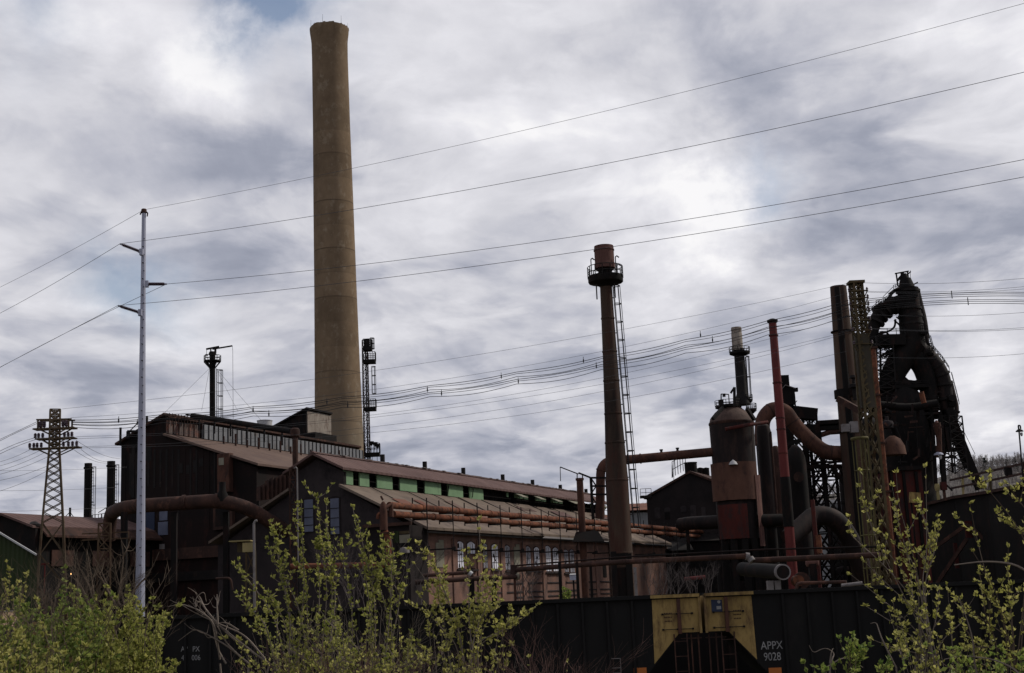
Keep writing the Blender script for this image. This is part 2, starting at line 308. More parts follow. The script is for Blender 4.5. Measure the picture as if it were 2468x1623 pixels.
MT = dict(
    concrete=M('chimney_concrete', (.118, .083, .053), (.178, .127, .082), (.23, .185, .135), .34, (1, 1, .7), .95, .3, thr=.64, soft=.1, joint=(4.3, (.045, .032, .022), .055), foot=(16, 42, (.21, .185, .145))),
    galv=M('galvanised_steel', (.25, .26, .33), (.32, .33, .40), None, .8, (1, 1, .2), .55, .03, metal=.25),
    dark=M('black_steel', (.006, .0055, .006), (.014, .0115, .011), (.03, .018, .014), .9, (1, 1, .5), .7, .1, thr=.63),
    soot=M('sooty_steel', (.004, .0037, .004), (.009, .0075, .0072), (.020, .010, .0085), .35, (1, 1, .4), .85, .1, thr=.6),
    sootred=M('sooty_red_sheet', (.005, .0045, .0045), (.014, .0075, .007), (.028, .011, .009), .22, (1, 1, .35), .85, .1, thr=.62),
    rustdark=M('dark_rust', (.020, .013, .012), (.052, .027, .021), (.085, .041, .030), .6, (1, 1, .6), .85, .15, thr=.6),
    tankshell=M('sooty_brown_plate', (.007, .006, .0065), (.018, .0125, .012), (.034, .020, .017), .25, (1, 1, .25), .75, .1, thr=.58),
    tankdome=M('sunlit_rust_dome_plate', (.045, .030, .026), (.10, .066, .056), (.02, .014, .013), .35, (1, 1, .5), .8, .1, thr=.6),  # lighter than the shell: light on the dome top put into its colour
    towerrust=M('weathered_tower_steel', (.052, .038, .025), (.11, .082, .054), (.055, .028, .016), .6, (1, 1, .5), .85, .1, thr=.6),
    clad=M('olive_grey_sheeting', (.030, .026, .020), (.058, .050, .038), (.04, .03, .018), .8, (1, 1, .4), .85, .1, thr=.6),
    rust=M('rust', (.036, .0175, .014), (.088, .042, .030), (.03, .018, .016), .7, (1, 1, .5), .9, .2, thr=.58),
    orange=M('orange_rust', (.085, .031, .019), (.175, .068, .037), (.045, .024, .019), .9, (1, 1, 1), .9, .25, thr=.55),
    stack=M('stack_rust', (.018, .0135, .012), (.070, .045, .032), (.046, .020, .015), .35, (1, 1, .22), .8, .15, thr=.57, soft=.1),
    stackhi=M('stack_pale_rust', (.075, .036, .031), (.125, .066, .055), (.05, .022, .02), .5, (1, 1, .3), .85, .15),
    redpipe=M('red_painted_steel', (.078, .015, .015), (.12, .027, .025), (.045, .016, .017), .5, (1, 1, .3), .6, .08, thr=.62),
    redpanel=M('red_rust_plate', (.045, .011, .010), (.075, .019, .015), (.03, .018, .018), .5, (1, 1, .4), .85, .15, thr=.55),
    brownplate=M('brown_rust_plate', (.055, .028, .021), (.105, .053, .038), (.035, .02, .018), .35, (1, 1, .5), .85, .15, thr=.6),
    roofbrown=M('brown_red_roof', (.072, .043, .040), (.105, .066, .060), (.058, .04, .038), .35, (1, 1, 1), .9, .15, thr=.62, wav=(A2.x, A2.y, .9)),
    rooftan=M('tan_grey_roof', (.095, .072, .060), (.155, .122, .098), (.065, .05, .047), .22, (1, 1, 1), .95, .15, thr=.6),
    roofgrey=M('grey_brown_roof', (.080, .054, .047), (.115, .080, .066), (.14, .094, .07), .25, (1, 1, 1), .95, .15, thr=.62),
    roofrust=M('rusty_roof', (.10, .046, .036), (.15, .075, .055), None, .3, (1, 1, 1), .95, .15),
    corrgrey=M('grey_corrugated_sheet', (.12, .125, .135), (.18, .185, .195), (.10, .085, .078), .3, (1, 1, .5), .6, .1, thr=.62, wav=(A2.x, A2.y, .35)),
    corrrust=M('rusty_corrugated_sheet', (.060, .047, .043), (.10, .080, .074), (.12, .05, .035), .4, (1, 1, .5), .8, .1, thr=.55, wav=(A2.x, A2.y, .35)),
    brick=M('red_brick', (.115, .068, .056), (.195, .110, .085), (.07, .052, .049), .28, (1, 1, 1), .95, .2, thr=.57, soft=.12),
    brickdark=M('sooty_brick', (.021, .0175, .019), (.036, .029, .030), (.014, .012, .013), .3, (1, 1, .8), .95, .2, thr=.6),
    brickblk=M('black_brick', (.011, .0095, .010), (.022, .017, .017), None, .3, (1, 1, .8), .95, .2),
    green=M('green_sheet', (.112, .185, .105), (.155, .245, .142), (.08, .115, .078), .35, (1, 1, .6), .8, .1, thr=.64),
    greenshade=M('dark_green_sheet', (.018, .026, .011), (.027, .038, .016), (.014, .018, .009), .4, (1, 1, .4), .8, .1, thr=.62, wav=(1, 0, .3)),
    pane=M('sky_bright_window_pane', (.50, .50, .58), (.74, .74, .82), (.15, .14, .16), 1.6, (1, 1, 1), .25, .05, thr=.62, soft=.03),  # bright sky mirrored in the glass is put into this pale colour
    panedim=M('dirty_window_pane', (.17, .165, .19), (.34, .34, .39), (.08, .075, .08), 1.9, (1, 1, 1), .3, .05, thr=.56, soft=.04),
    paneblue=M('blue_grey_window_sheet', (.06, .068, .10), (.10, .11, .155), None, .6, (1, 1, 1), .4, .05),
    board=M('grey_window_board', (.155, .145, .11), (.21, .20, .16), (.12, .10, .075), .8, (1, 1, .5), .9, .1, thr=.63),
    olive=M('olive_brown_lattice', (.040, .031, .018), (.085, .066, .036), (.06, .028, .014), .6, (1, 1, .5), .85, .1, thr=.6),
    olivered=M('rusty_lattice', (.042, .026, .018), (.095, .062, .038), (.035, .02, .014), .6, (1, 1, .5), .85, .1, thr=.6),
    yellow=M('weathered_yellow_paint', (.17, .115, .043), (.28, .195, .075), (.075, .045, .026), 1.1, (1, 1, .35), .85, .1, thr=.57, soft=.1),
    paleyel=M('pale_yellow_paint', (.20, .165, .075), (.27, .225, .11), (.28, .2, .1), 1.2, (1, 1, .5), .8, .1, thr=.62),
    cage=M('dull_yellow_paint', (.062, .055, .023), (.105, .092, .036), (.045, .034, .02), .9, (1, 1, .5), .8, .1, thr=.62),
    carblack=M('black_car_paint', (.006, .006, .0065), (.011, .0105, .0105), (.018, .016, .015), .35, (1, 1, .3), .8, .1, thr=.66),
    white=M('white_paint', (.30, .30, .31), (.38, .38, .385), None, .5, (1, 1, 1), .6, .03),
    lettering=M('faded_white_lettering', (.16, .16, .165), (.25, .25, .25), None, 3.0, (1, 1, 1), .9, .0),
    cream=M('cream_grey_paint', (.16, .135, .115), (.24, .21, .18), (.08, .045, .035), .8, (1, 1, .4), .8, .1, thr=.58),
    blue=M('dark_blue_panel', (.018, .024, .045), (.026, .034, .06), None, .5, (1, 1, 1), .7, .03),
    tan=M('tan_painted_box', (.20, .14, .095), (.25, .18, .125), None, .5, (1, 1, 1), .9, .1),
    reflector=M('orange_plate', (.30, .09, .025), (.36, .12, .03), None, .5, (1, 1, 1), .7, .03),
    greypipe=M('grey_wrapped_pipe', (.12, .11, .11), (.19, .175, .175), (.08, .055, .045), .7, (1, 1, 1), .7, .1, thr=.62),
    insul=M('brown_insulator', (.045, .030, .040), (.07, .05, .06), None, 2, (1, 1, 1), .35, .02),
    wire=M('power_wire', (.05, .05, .055), (.08, .08, .085), None, 1, (1, 1, 1), .6, 0),
    cable=M('black_cable', (.018, .018, .02), (.03, .03, .032), None, 1, (1, 1, 1), .6, 0),
    bark=M('grey_brown_bark', (.06, .045, .033), (.12, .092, .07), None, 6, (1, 1, .4), .95, .2),
    barkpale=M('pale_bark', (.10, .082, .068), (.19, .158, .135), None, 6, (1, 1, .4), .95, .2),
    barkred=M('reddish_twig_bark', (.06, .036, .032), (.11, .064, .054), None, 6, (1, 1, .4), .95, .2),
    twig=M('far_twig_bark', (.045, .037, .036), (.085, .072, .070), None, 3, (1, 1, .4), .95, .1),
    leaf=leafmat('spring_leaf', (.135, .16, .030), (.40, .385, .11)),
    leafgreen=leafmat('green_leaf', (.075, .125, .024), (.27, .30, .075)),
    leafyel=leafmat('yellow_green_leaf', (.19, .195, .040), (.46, .43, .14)),
    pine=leafmat('pine_needles', (.022, .034, .026), (.05, .065, .05)),
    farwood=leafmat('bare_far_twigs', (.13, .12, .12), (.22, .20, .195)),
    ground=M('dirt_and_weeds', (.055, .045, .03), (.11, .085, .055), (.05, .06, .025), .35, (1, 1, 1), .98, .4, thr=.55, soft=.1),
    ballast=M('grey_ballast', (.03, .028, .027), (.075, .07, .066), (.05, .035, .03), 3.0, (1, 1, 1), .98, .5),
    hill=M('winter_hillside', (.10, .09, .085), (.155, .14, .13), (.09, .10, .075), .03, (1, 1, 1), 1, .2, thr=.6),
    lampglow=emit('lit_bulb', (1, .55, .2), 6),
)

# ------------------------------------------------------------------ setting: ground, track bed, hills
def ground_z(x, y):
    if y < 13.5: return 2.8
    if y < 28: return 2.8 - (y - 13.5) / 14.5 * 2.7
    return .1
mb = MB()
ys = [-400, -60, -15, 0, 3, 5, 7, 9, 11, 13.5, 16, 19, 23, 28, 31, 36, 46, 60, 100, 200, 400, 900, 2500]
xs = [-2500, -900, -300, -100, -60, -40, -25, -15, -8, -4, 0, 4, 8, 15, 25, 40, 60, 100, 300, 900, 2500]
rg = random.Random(3)
for y in ys:
    for x in xs:
        mb.v.append((x, y, ground_z(x, y) + (rg.uniform(-.12, .12) if 0 <= y < 36 and abs(x) < 50 else 0)))
nx = len(xs)
for j in range(len(ys) - 1):
    for i in range(nx - 1): mb.f.append((j * nx + i, j * nx + i + 1, (j + 1) * nx + i + 1, (j + 1) * nx + i))
props(mb.build('ground', MT['ground'], base=(0, 0, 0), ang=80), kind='structure')
mb = MB().prism([(-150, 39.0 - .6, .25), (-150, 43.8, .25), (-150, 44.8, -.1), (-150, 37.4, -.1)], (300, 0, 0))
props(mb.build('track_bed', MT['ballast'], base=(0, 0, 0)), kind='structure')
for yy in (40.1, 41.6):
    props(MB().box((0, yy, .34), (300, .07, .17)).build('rail', MT['rustdark'], base=(0, 0, 0)), kind='structure')

# hills beyond the mill: ridge height by direction, set so that it clears the trestle at the far right only
def hill(name, D0, prof, depth):
    mb = MB(); n = len(prof); rows = 8
    rg = random.Random(5)
    for j in range(rows + 1):
        q = j / rows
        for x, y in prof:
            p = P(x, y, D0 + depth * .6); z = p.z
            h = math.sin(min(1, q / .6) * math.pi / 2) if q < .6 else math.cos((q - .6) / .4 * math.pi / 2 * .6)
            mb.v.append((p.x * (1 + (q - .6) * depth / D0 * .5), D0 + depth * q, z * h + rg.uniform(-1, 1) * (2.0 if 0 < j else 0)))
    for j in range(rows):
        for i in range(n - 1): mb.f.append((j * n + i, j * n + i + 1, (j + 1) * n + i + 1, (j + 1) * n + i))
    return props(mb.build(name, MT['hill'], base=(0, D0, 0), ang=80), kind='structure')
HPROF = [(-500, 1420), (0, 1400), (500, 1360), (1000, 1330), (1400, 1280), (1530, 1245), (1570, 1240), (1800, 1215), (1950, 1195), (2040, 1190), (2200, 1165), (2300, 1140), (2360, 1130), (2420, 1128), (2480, 1125), (2700, 1105), (3200, 1110)]
HD, HDEP = 620, 260
hill('hillside', HD, HPROF, HDEP)
# the leafless wood on the hillside: nobody could count it
mb = MB(); rg = random.Random(8)
def hill_point(x, q):
    for (xa, ya), (xb, yb) in zip(HPROF, HPROF[1:]):
        if xa <= x <= xb: y = ya + (yb - ya) * (x - xa) / (xb - xa); break
    p = P(x, y, HD + HDEP * .6); h = math.sin(min(1, q / .6) * math.pi / 2)
    return V((p.x * (1 + (q - .6) * HDEP / HD * .5), HD + HDEP * q, p.z * h))
for i in range(1500):
    x = rg.uniform(1500, 2500) if i % 5 else rg.uniform(2280, 2500); q = rg.uniform(.2, .58); b = hill_point(x, q); h = rg.uniform(4, 8.5)
    mb.tube([b - UZ, b + V((rg.uniform(-.4, .4), 0, h * .55)), b + V((rg.uniform(-.8, .8), 0, h))], [.12, .08, .03], 3, False)
    for k in range(40):
        t = rg.uniform(.35, 1); d = V((rg.uniform(-1, 1), rg.uniform(-.5, .5), rg.uniform(.1, 1.1))).normalized() * rg.uniform(1.2, 3.0) * (1.25 - t * .6)
        o = b + V((0, 0, h * t * .92)); w = .07
        mb.add([o - V((w, 0, 0)), o + V((w, 0, 0)), o + d], [(0, 1, 2)])
props(mb.build('bare_hillside_wood', MT['farwood'], base=(0, HD, 0), smooth=False), 'grey leafless wood covering the far hillside behind the mill', 'wood', kind='stuff')

def pine(x, y, D, hpx, label):
    top = P(x, y, D); k = mpp(top); h = hpx * k; b = top - UZ * h; rg = random.Random(int(x))
    t = Thing('pine_tree', label, 'tree', b, 'dark pines on the hill crest')
    t.part('trunk', MB().tube([b - UZ * 3, b + UZ * h * .9], [.3, .06], 5), MT['twig'])
    c = MB()
    for i in range(420):
        q = rg.random() ** .8; a = rg.uniform(0, 6.28); rad = h * .36 * (1.04 - q) * rg.uniform(.35, 1) * (.8 + .4 * math.sin(q * 40))
        o = b + V((math.cos(a) * rad, math.sin(a) * rad, h * (.12 + .88 * q))); s = h * rg.uniform(.03, .075)
        d = V((math.cos(a), math.sin(a), -.25)) * s; e = V((-math.sin(a), math.cos(a), rg.uniform(-.3, .6))) * s * .7
        c.quad(o - d, o + e, o + d, o - e)
    t.part('crown', c, MT['pine'], smooth=False)
for i, (x, y, hp, lb) in enumerate([(2372, 1104, 42, 'dark pine on the hill crest nearest the furnace leg'), (2390, 1112, 36, 'short dark pine second along the crest from the furnace leg'), (2426, 1108, 40, 'dark pine on the crest left of the cluster by the lamp'),
                                    (2444, 1103, 42, 'tall dark pine on the crest just left of the yard lamp'), (2462, 1106, 40, 'dark pine at the right picture edge below the yard lamp')]):
    pine(x, y, HD + 120, hp + 12, lb)


# ------------------------------------------------------------------ generic builders
def vbase(x, yref, D, zb=0.0):
    p = P(x, yref, D); return V((p.x, p.y, zb))

def ring(c, r, z, n=24): return [V((c.x + r * math.cos(2 * math.pi * k / n), c.y + r * math.sin(2 * math.pi * k / n), z)) for k in range(n + 1)]

def railing(mb, c, r, z, h, n=10, w=.05, a0=0, a1=2 * math.pi, rails=2):
    for i in range(n + 1):
        a = a0 + (a1 - a0) * i / n; p = V((c.x + r * math.cos(a), c.y + r * math.sin(a), z)); mb.bar(p, p + UZ * h, w)
    for k in range(1, rails + 1):
        pts = [V((c.x + r * math.cos(a0 + (a1 - a0) * i / 24), c.y + r * math.sin(a0 + (a1 - a0) * i / 24), z + h * k / rails)) for i in range(25)]
        mb.tube(pts, w * .5, 4)

def straight_rail(mb, a, b, h, n=6, w=.05, rails=2):
    a, b = V(a), V(b)
    for i in range(n + 1):
        p = a.lerp(b, i / n); mb.bar(p, p + UZ * h, w)
    for k in range(1, rails + 1): mb.bar(a + UZ * (h * k / rails), b + UZ * (h * k / rails), w)

def ladder(mb, a, b, side, w=.45, step=.35, r=.03):
    a, b, side = V(a), V(b), V(side).normalized() * (w / 2)
    mb.bar(a - side, b - side, r * 1.6); mb.bar(a + side, b + side, r * 1.6); n = max(2, int((b - a).length / step))
    for i in range(n): p = a.lerp(b, (i + .5) / n); mb.bar(p - side, p + side, r)

def cage(mb, a, b, out, r=.42, w=.035, step=1.3, n=5):
    """ladder cage: hoops and uprights bulging along out"""
    a, b, out = V(a), V(b), V(out).normalized(); ax = (b - a).normalized(); sd_ = ax.cross(out).normalized()
    def pt(p, q): ang = math.pi * q; return p + sd_ * (r * math.cos(ang)) + out * (r * 1.5 * math.sin(ang))
    k = max(2, int((b - a).length / step))
    for i in range(k + 1): p = a.lerp(b, i / k); mb.tube([pt(p, q / 6) for q in range(7)], w, 4)
    for i in range(n): mb.bar(pt(a, i / (n - 1)), pt(b, i / (n - 1)), w * 1.2)

def lattice(mb, c0, w0, c1, w1, lev, leg, br, rot=0, plan=True, single_diag=False, geo=1.0):
    """four-legged lattice mast from c0 (width w0) to c1 (width w1); returns corner function"""
    c0, c1 = V(c0), V(c1)
    def cn(q, i):
        a = rot + math.pi / 4 + i * math.pi / 2; w = (w0 + (w1 - w0) * q) / math.sqrt(2)
        return c0.lerp(c1, q) + V((math.cos(a) * w, math.sin(a) * w, 0))
    for i in range(4): mb.bar(cn(0, i), cn(1, i), leg)
    hs = [0]; s = 1.0
    for k in range(lev): hs.append(hs[-1] + s); s *= geo
    hs = [h / hs[-1] for h in hs]
    for k in range(lev):
        qa, qb = hs[k], hs[k + 1]
        for i in range(4):
            j = (i + 1) % 4
            mb.bar(cn(qa, i), cn(qb, j), br)
            if not single_diag: mb.bar(cn(qa, j), cn(qb, i), br)
            if plan: mb.bar(cn(qb, i), cn(qb, j), br)
    return cn

def text_mesh(txt, size, mat, origin, right, up, extr=.004, xs=1.0, spacing=1.0):
    cu = bpy.data.curves.new('t', 'FONT'); cu.body = txt; cu.size = size; cu.extrude = extr; cu.space_character = spacing
    ob = bpy.data.objects.new('t', cu); col.objects.link(ob); bpy.context.view_layer.update()
    me = bpy.data.meshes.new_from_object(ob.evaluated_get(bpy.context.evaluated_depsgraph_get()))
    mb = MB(); right, up, origin = V(right), V(up), V(origin); nrm = right.cross(up)
    mb.v = [tuple(origin + right * (v.co.x * xs) + up * v.co.y + nrm * v.co.z) for v in me.vertices]
    mb.f = [tuple(p.vertices) for p in me.polygons]
    bpy.data.objects.remove(ob); bpy.data.meshes.remove(me); bpy.data.curves.remove(cu)
    return mb

def bend(pts, rad, n=6):
    """round the corners of a polyline"""
    pts = [V(p) for p in pts]; out = [pts[0]]
    for i in range(1, len(pts) - 1):
        a, b, c = pts[i - 1], pts[i], pts[i + 1]; r = min(rad, (a - b).length * .45, (c - b).length * .45)
        p, q = b + (a - b).normalized() * r, b + (c - b).normalized() * r
        for k in range(n + 1): t = k / n; out.append(p * (1 - t) ** 2 + b * (2 * t * (1 - t)) + q * t ** 2)
    out.append(pts[-1]); return out

# ------------------------------------------------------------------ buildings (all parallel to A2)
def PT(p0, s, t, z): return V((p0.x, p0.y, 0)) + B2 * s + A2 * t + UZ * z
def gable_sz(p0, x, y, t=0):
    q = onplane(x, y, p0 + A2 * t, A2) - p0; return q.dot(B2), q.z + p0.z
def side_tz(p0, x, y, s=0):
    q = onplane(x, y, p0 + B2 * s, B2) - p0; return q.dot(A2), q.z + p0.z

def arch(w, h, rise=.14, n=6):
    """2-D outline of a window with a low arched head, origin bottom centre"""
    pts = [(-w / 2, 0), (w / 2, 0)]
    for i in range(n + 1):
        q = i / n; pts.append((w / 2 - w * q, h - rise * w + rise * w * math.sin(math.pi * q)))
    return pts

# --- long brick shop with green clerestory
p0 = P(1029, 1271, 108); p0 = V((p0.x, p0.y, 0))
sz = lambda x, y: gable_sz(p0, x, y)
s_e, z_e = sz(1029, 1271); s_m, z_m = sz(825, 1167); s_a, z_a = sz(760, 1092); s_o, z_o = sz(834, 1127)
z_mt = sz(826, 1133)[1]
LS = 66.0
shop = Thing('brick_workshop', 'long brick workshop with arched windows and green clerestory under a brown ridge roof', 'workshop', PT(p0, s_a, LS / 2, 0))
mir = lambda s: 2 * s_a - s
wl = MB()
wl.prism([PT(p0, s, .25, z) for s, z in ((mir(s_e) + .5, 0), (s_e - .5, 0), (s_e - .5, z_e - .45), (s_m, z_m - .4), (s_m, z_mt - .1), (s_a, z_a - .5), (mir(s_m), z_mt - .1), (mir(s_m), z_m - .4), (mir(s_e) + .5, z_e - .45))], A2 * .4)
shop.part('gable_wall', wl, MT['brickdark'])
shop.part('side_wall', MB().prism([PT(p0, s_e - .3, .2, 0), PT(p0, s_e - .3, LS - .2, 0), PT(p0, s_e - .3, LS - .2, z_e - .3), PT(p0, s_e - .3, .2, z_e - .3)], B2 * -.5), MT['brick'])
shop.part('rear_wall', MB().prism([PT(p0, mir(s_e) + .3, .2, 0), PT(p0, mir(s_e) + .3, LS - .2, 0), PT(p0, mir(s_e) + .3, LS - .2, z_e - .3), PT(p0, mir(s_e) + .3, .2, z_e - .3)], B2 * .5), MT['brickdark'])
def slab(mb, p0, s0, z0, s1, z1, t0, t1, th=.22):
    return mb.prism([PT(p0, s0, t0, z0), PT(p0, s1, t0, z1), PT(p0, s1, t0, z1 - th), PT(p0, s0, t0, z0 - th)], A2 * (t1 - t0))
lr = MB()
for f in (lambda s: s, mir):
    slab(lr, p0, f(s_m - .1), z_m, f(s_e + .25), z_e, -.4, 21.5); slab(lr, p0, f(s_m - .1), z_m + .06, f(s_e + .25), z_e + .06, 21.503, 39.8)
    slab(lr, p0, f(s_m - .1), z_m - .02, f(s_e + .25), z_e - .02, 39.803, LS)
roof_lo = shop.part('lower_roof', lr, MT['rooftan'])
rg = random.Random(17)
def on_roof(q, t, up=.0): return PT(p0, s_m + (s_e - s_m) * q, t, z_m + (z_e - z_m) * q + .075 + up)
for t in (4.5, 11, 16, 21.6, 27, 33, 39.9, 46, 52, 59): shop.part('roof_seam', MB().bar(on_roof(.02, t), on_roof(.98, t + rg.uniform(-.3, .5)), .10, .05), MT['dark'], parent=roof_lo)
for _ in range(16):
    q, t = rg.uniform(.05, .75), rg.uniform(1, 60); dq, dt = rg.uniform(.08, .22), rg.uniform(1.2, 4.5)
    shop.part('roof_patch', MB().prism([on_roof(q, t), on_roof(q, t + dt), on_roof(q + dq, t + dt), on_roof(q + dq, t)], UZ * .03), MT[rg.choice(('roofgrey', 'roofbrown', 'tankshell', 'roofrust', 'rooftan'))], parent=roof_lo)
rr = MB()
for f in (lambda s: s, mir): slab(rr, p0, f(s_a), z_a, f(s_o), z_o, -.5, LS, .2)
rr.prism([PT(p0, s_a - .3, -.55, z_a - .06), PT(p0, s_a, -.55, z_a + .12), PT(p0, s_a + .3, -.55, z_a - .06)], A2 * (LS + .6))
ridge = shop.part('ridge_roof', rr, MT['roofbrown'])
# worn bright flecks of the ridge cap
fl = MB().box(PT(p0, s_a, LS / 2, z_a + .075), (.3, LS, .03), (B2, A2, UZ)); rg = random.Random(4)
for k in range(46):
    t = rg.uniform(1, LS - 1); fl.box(PT(p0, s_a + rg.uniform(-.1, .2), t, z_a + .1), (.3, rg.uniform(.2, 1.0), .05), (B2, A2, UZ))
shop.part('ridge_cap', fl, MT['greypipe'], parent=ridge)
# clerestory: pieces (t from pixel x along the monitor wall)
tm = lambda x, y: side_tz(p0, x, y, s_m)[0]
monitor_back = MB().prism([PT(p0, s_m - .6, .7, z_m - .2), PT(p0, s_m - .6, LS, z_m - .2), PT(p0, s_m - .6, LS, z_mt), PT(p0, s_m - .6, .7, z_mt)], B2 * -.1)
for t in [x * 1.9 + .8 for x in range(34)]: monitor_back.bar(PT(p0, s_m - .25, t, z_m - .1), PT(p0, s_m - .25, t, z_mt), .12)
monitor_back.bar(PT(p0, s_m - .15, .7, z_m + .5), PT(p0, s_m - .15, LS, z_m + .5), .06)
shop.part('clerestory_opening', monitor_back, MT['soot'])
GX = [(827, 851), (867, 890), (909, 946), (964, 1005), (1024, 1063), (1080, 1116), (1132, 1165), (1222, 1228), (1241, 1275), (1291, 1318), (1329, 1358), (1424, 1432), (1444, 1462), (1470, 1490)]
zm2 = z_mt - .02
for i, (xa, xb) in enumerate(GX):
    ta, tb = max(.3, tm(xa, 1150 + (xa - 827) * .12)), tm(xb, 1150 + (xb - 827) * .12)
    if i < 7:
        shop.part('green_panel', MB().prism([PT(p0, s_m, ta, z_m + .02), PT(p0, s_m, tb, z_m + .02), PT(p0, s_m, tb, zm2), PT(p0, s_m, ta, zm2)], B2 * -.12), MT['green'])
    else:
        g = MB(); n = 3 if tb - ta > 3 else 1
        for k in range(n):
            a, b = ta + (tb - ta) * k / n, ta + (tb - ta) * (k + 1) / n - .25
            g.prism([PT(p0, s_m, a, z_m + .65), PT(p0, s_m, b, z_m + .65), PT(p0, s_m, b, zm2), PT(p0, s_m, a, zm2)], B2 * -.1)
        shop.part('green_panel', g, MT['green'])
for xa in (1240, 1284, 1325, 1366, 1440):             # propped-open vent flaps
    t = tm(xa, 1190); w = 1.5 if xa != 1366 else 3.0
    fp = MB().prism([PT(p0, s_m + .1, t - .4, zm2 - .05), PT(p0, s_m + .1, t + w - .4, zm2 - .05), PT(p0, s_m + 1.1, t + w - .4, zm2 - .5), PT(p0, s_m + 1.1, t - .4, zm2 - .5)], UZ * .06)
    fl_ = shop.part('vent_flap', fp, MT['board'])
    shop.part('prop', MB().bar(PT(p0, s_m + .05, t + .2, zm2 - 1.5), PT(p0, s_m + 1.0, t + .2, zm2 - .48), .05), MT['dark'], parent=fl_)
for xa in (956, 1018, 1076, 1135): # knee braces under the eaves
    t = tm(xa, 1160); shop.part('eave_brace', MB().bar(PT(p0, s_m + .1, t, zm2 - 1.0), PT(p0, s_o - .15, t, z_o - .3), .08), MT['dark'])
for x, y0 in ((922, 1100), (1024, 1117), (1117, 1132), (1212, 1148), (1284, 1161), (1351, 1173), (1413, 1183)):
    t = side_tz(p0, x, y0 + 14, s_a - .5)[0]; b = PT(p0, s_a - .5, t, z_a - .6); zt = zat(b.x, b.y, y0 - 4)
    shop.part('vent_stack', MB().lathe(b, [(.22, 0), (.22, zt - b.z), (.17, zt - b.z), (.17, zt - b.z - .3)], 12), MT['dark'], parent=ridge)
# arched windows of the side wall
def on_side(x, y): return side_tz(p0, x, y, s_e - .3)
WIN = [(1099, 1117, 1305, 1369, 'pane'), (1125, 1145, 1306, 1370, 'half'), (1163, 1174, 1311, 1369, 'pane'), (1184, 1200, 1312, 1371, 'pane'), (1215, 1229, 1315, 1373, 'pane'),
       (1265, 1279, 1317, 1374, 'pane'), (1286, 1300, 1319, 1375, 'pane'), (1311, 1328, 1316, 1377, 'pane'), (1331, 1346, 1320, 1377, 'pane'), (1356, 1370, 1325, 1379, 'pane'), (1372, 1384, 1325, 1380, 'pane')]
rg = random.Random(21)
for xa, xb, ya, yb, kind in WIN:
    ta, zt = on_side(xa, ya); tb, zb_ = on_side(xb, yb); tc_, w, h = (ta + tb) / 2, tb - ta, zt - zb_
    o2 = arch(w + .35, h + .2); fr = MB().prism([PT(p0, s_e - .3, tc_ + u, zb_ - .1 + v) for u, v in o2], B2 * .03)
    wn = shop.part('window', fr, MT['rustdark'])
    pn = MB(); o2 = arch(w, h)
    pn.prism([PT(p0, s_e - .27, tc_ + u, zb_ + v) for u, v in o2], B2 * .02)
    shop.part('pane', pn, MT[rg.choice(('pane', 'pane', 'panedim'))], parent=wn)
    for _ in range(rg.choice((0, 1, 2, 3))):
        u0, v0 = rg.uniform(-.42, .2) * w, rg.uniform(.02, .75) * h; du, dv = rg.uniform(.15, .3) * w, rg.uniform(.06, .2) * h
        shop.part('broken_pane', MB().prism([PT(p0, s_e - .249, tc_ + u0 + a * du, zb_ + v0 + c * dv) for a, c in ((0, 0), (1, rg.uniform(-.2, .2)), (rg.uniform(.7, 1), 1), (rg.uniform(0, .3), rg.uniform(.7, 1.1)))], B2 * .008), MT['soot'], parent=wn)
    br = MB()
    for q in (.33, .66): br.bar(PT(p0, s_e - .235, tc_ - w / 2 + w * q, zb_), PT(p0, s_e - .235, tc_ - w / 2 + w * q, zb_ + h * .93), .03)
    for q in (.25, .5, .75): br.bar(PT(p0, s_e - .235, tc_ - w / 2, zb_ + h * q), PT(p0, s_e - .235, tc_ + w / 2, zb_ + h * q), .03)
    shop.part('frame', br, MT['dark'], parent=wn)
    if kind == 'half':
        shop.part('shutter', MB().prism([PT(p0, s_e - .2, tc_ - w / 2, zb_), PT(p0, s_e - .2, tc_ + w / 2, zb_), PT(p0, s_e - .2, tc_ + w / 2, zb_ + h * .55), PT(p0, s_e - .2, tc_ - w / 2, zb_ + h * .55)], B2 * .03), MT['rustdark'], parent=wn)
    shop.part('sill', MB().box(PT(p0, s_e - .18, tc_, zb_ - .16), (.28, w + .5, .12), (B2, A2, UZ)), MT['brickdark'], parent=wn)
for xa, xb, ya, yb in ((1049, 1070, 1301, 1368), (1237, 1253, 1312, 1374)):
    ta, zt = on_side(xa, ya); tb, zb_ = on_side(xb, yb)
    shop.part('boarded_window', MB().prism([PT(p0, s_e - .3, a, z) for a, z in ((ta, zb_), (tb, zb_), (tb, zt), (ta + .5, zt), (ta + .5, zt - .25), (ta, zt - .25))], B2 * .06), MT['board'])
ta, zt = on_side(1452, 1362); tb, zb_ = on_side(1462, 1392)
shop.part('slot_window', MB().prism([PT(p0, s_e - .3, a, z) for a, z in ((ta, zb_), (tb, zb_), (tb, zt), (ta, zt))], B2 * .04), MT['soot'])
for x in (1031, 1094, 1153, 1209, 1260, 1308, 1352, 1392, 1435):          # pilasters
    t = on_side(x, 1320)[0]; shop.part('pilaster', MB().box(PT(p0, s_e - .24, t, z_e / 2 - .4), (.12, .9, z_e - .8), (B2, A2, UZ)), MT['brick'])
for zq, ta_, tb_ in ((on_side(1320, 1405)[1], 15, 50), (on_side(1320, 1425)[1], 12, 48), (on_side(1320, 1437)[1], 18, 44)):
    shop.part('string_course', MB().bar(PT(p0, s_e - .28, ta_, zq), PT(p0, s_e - .28, tb_, zq), .12), MT['brickdark'])
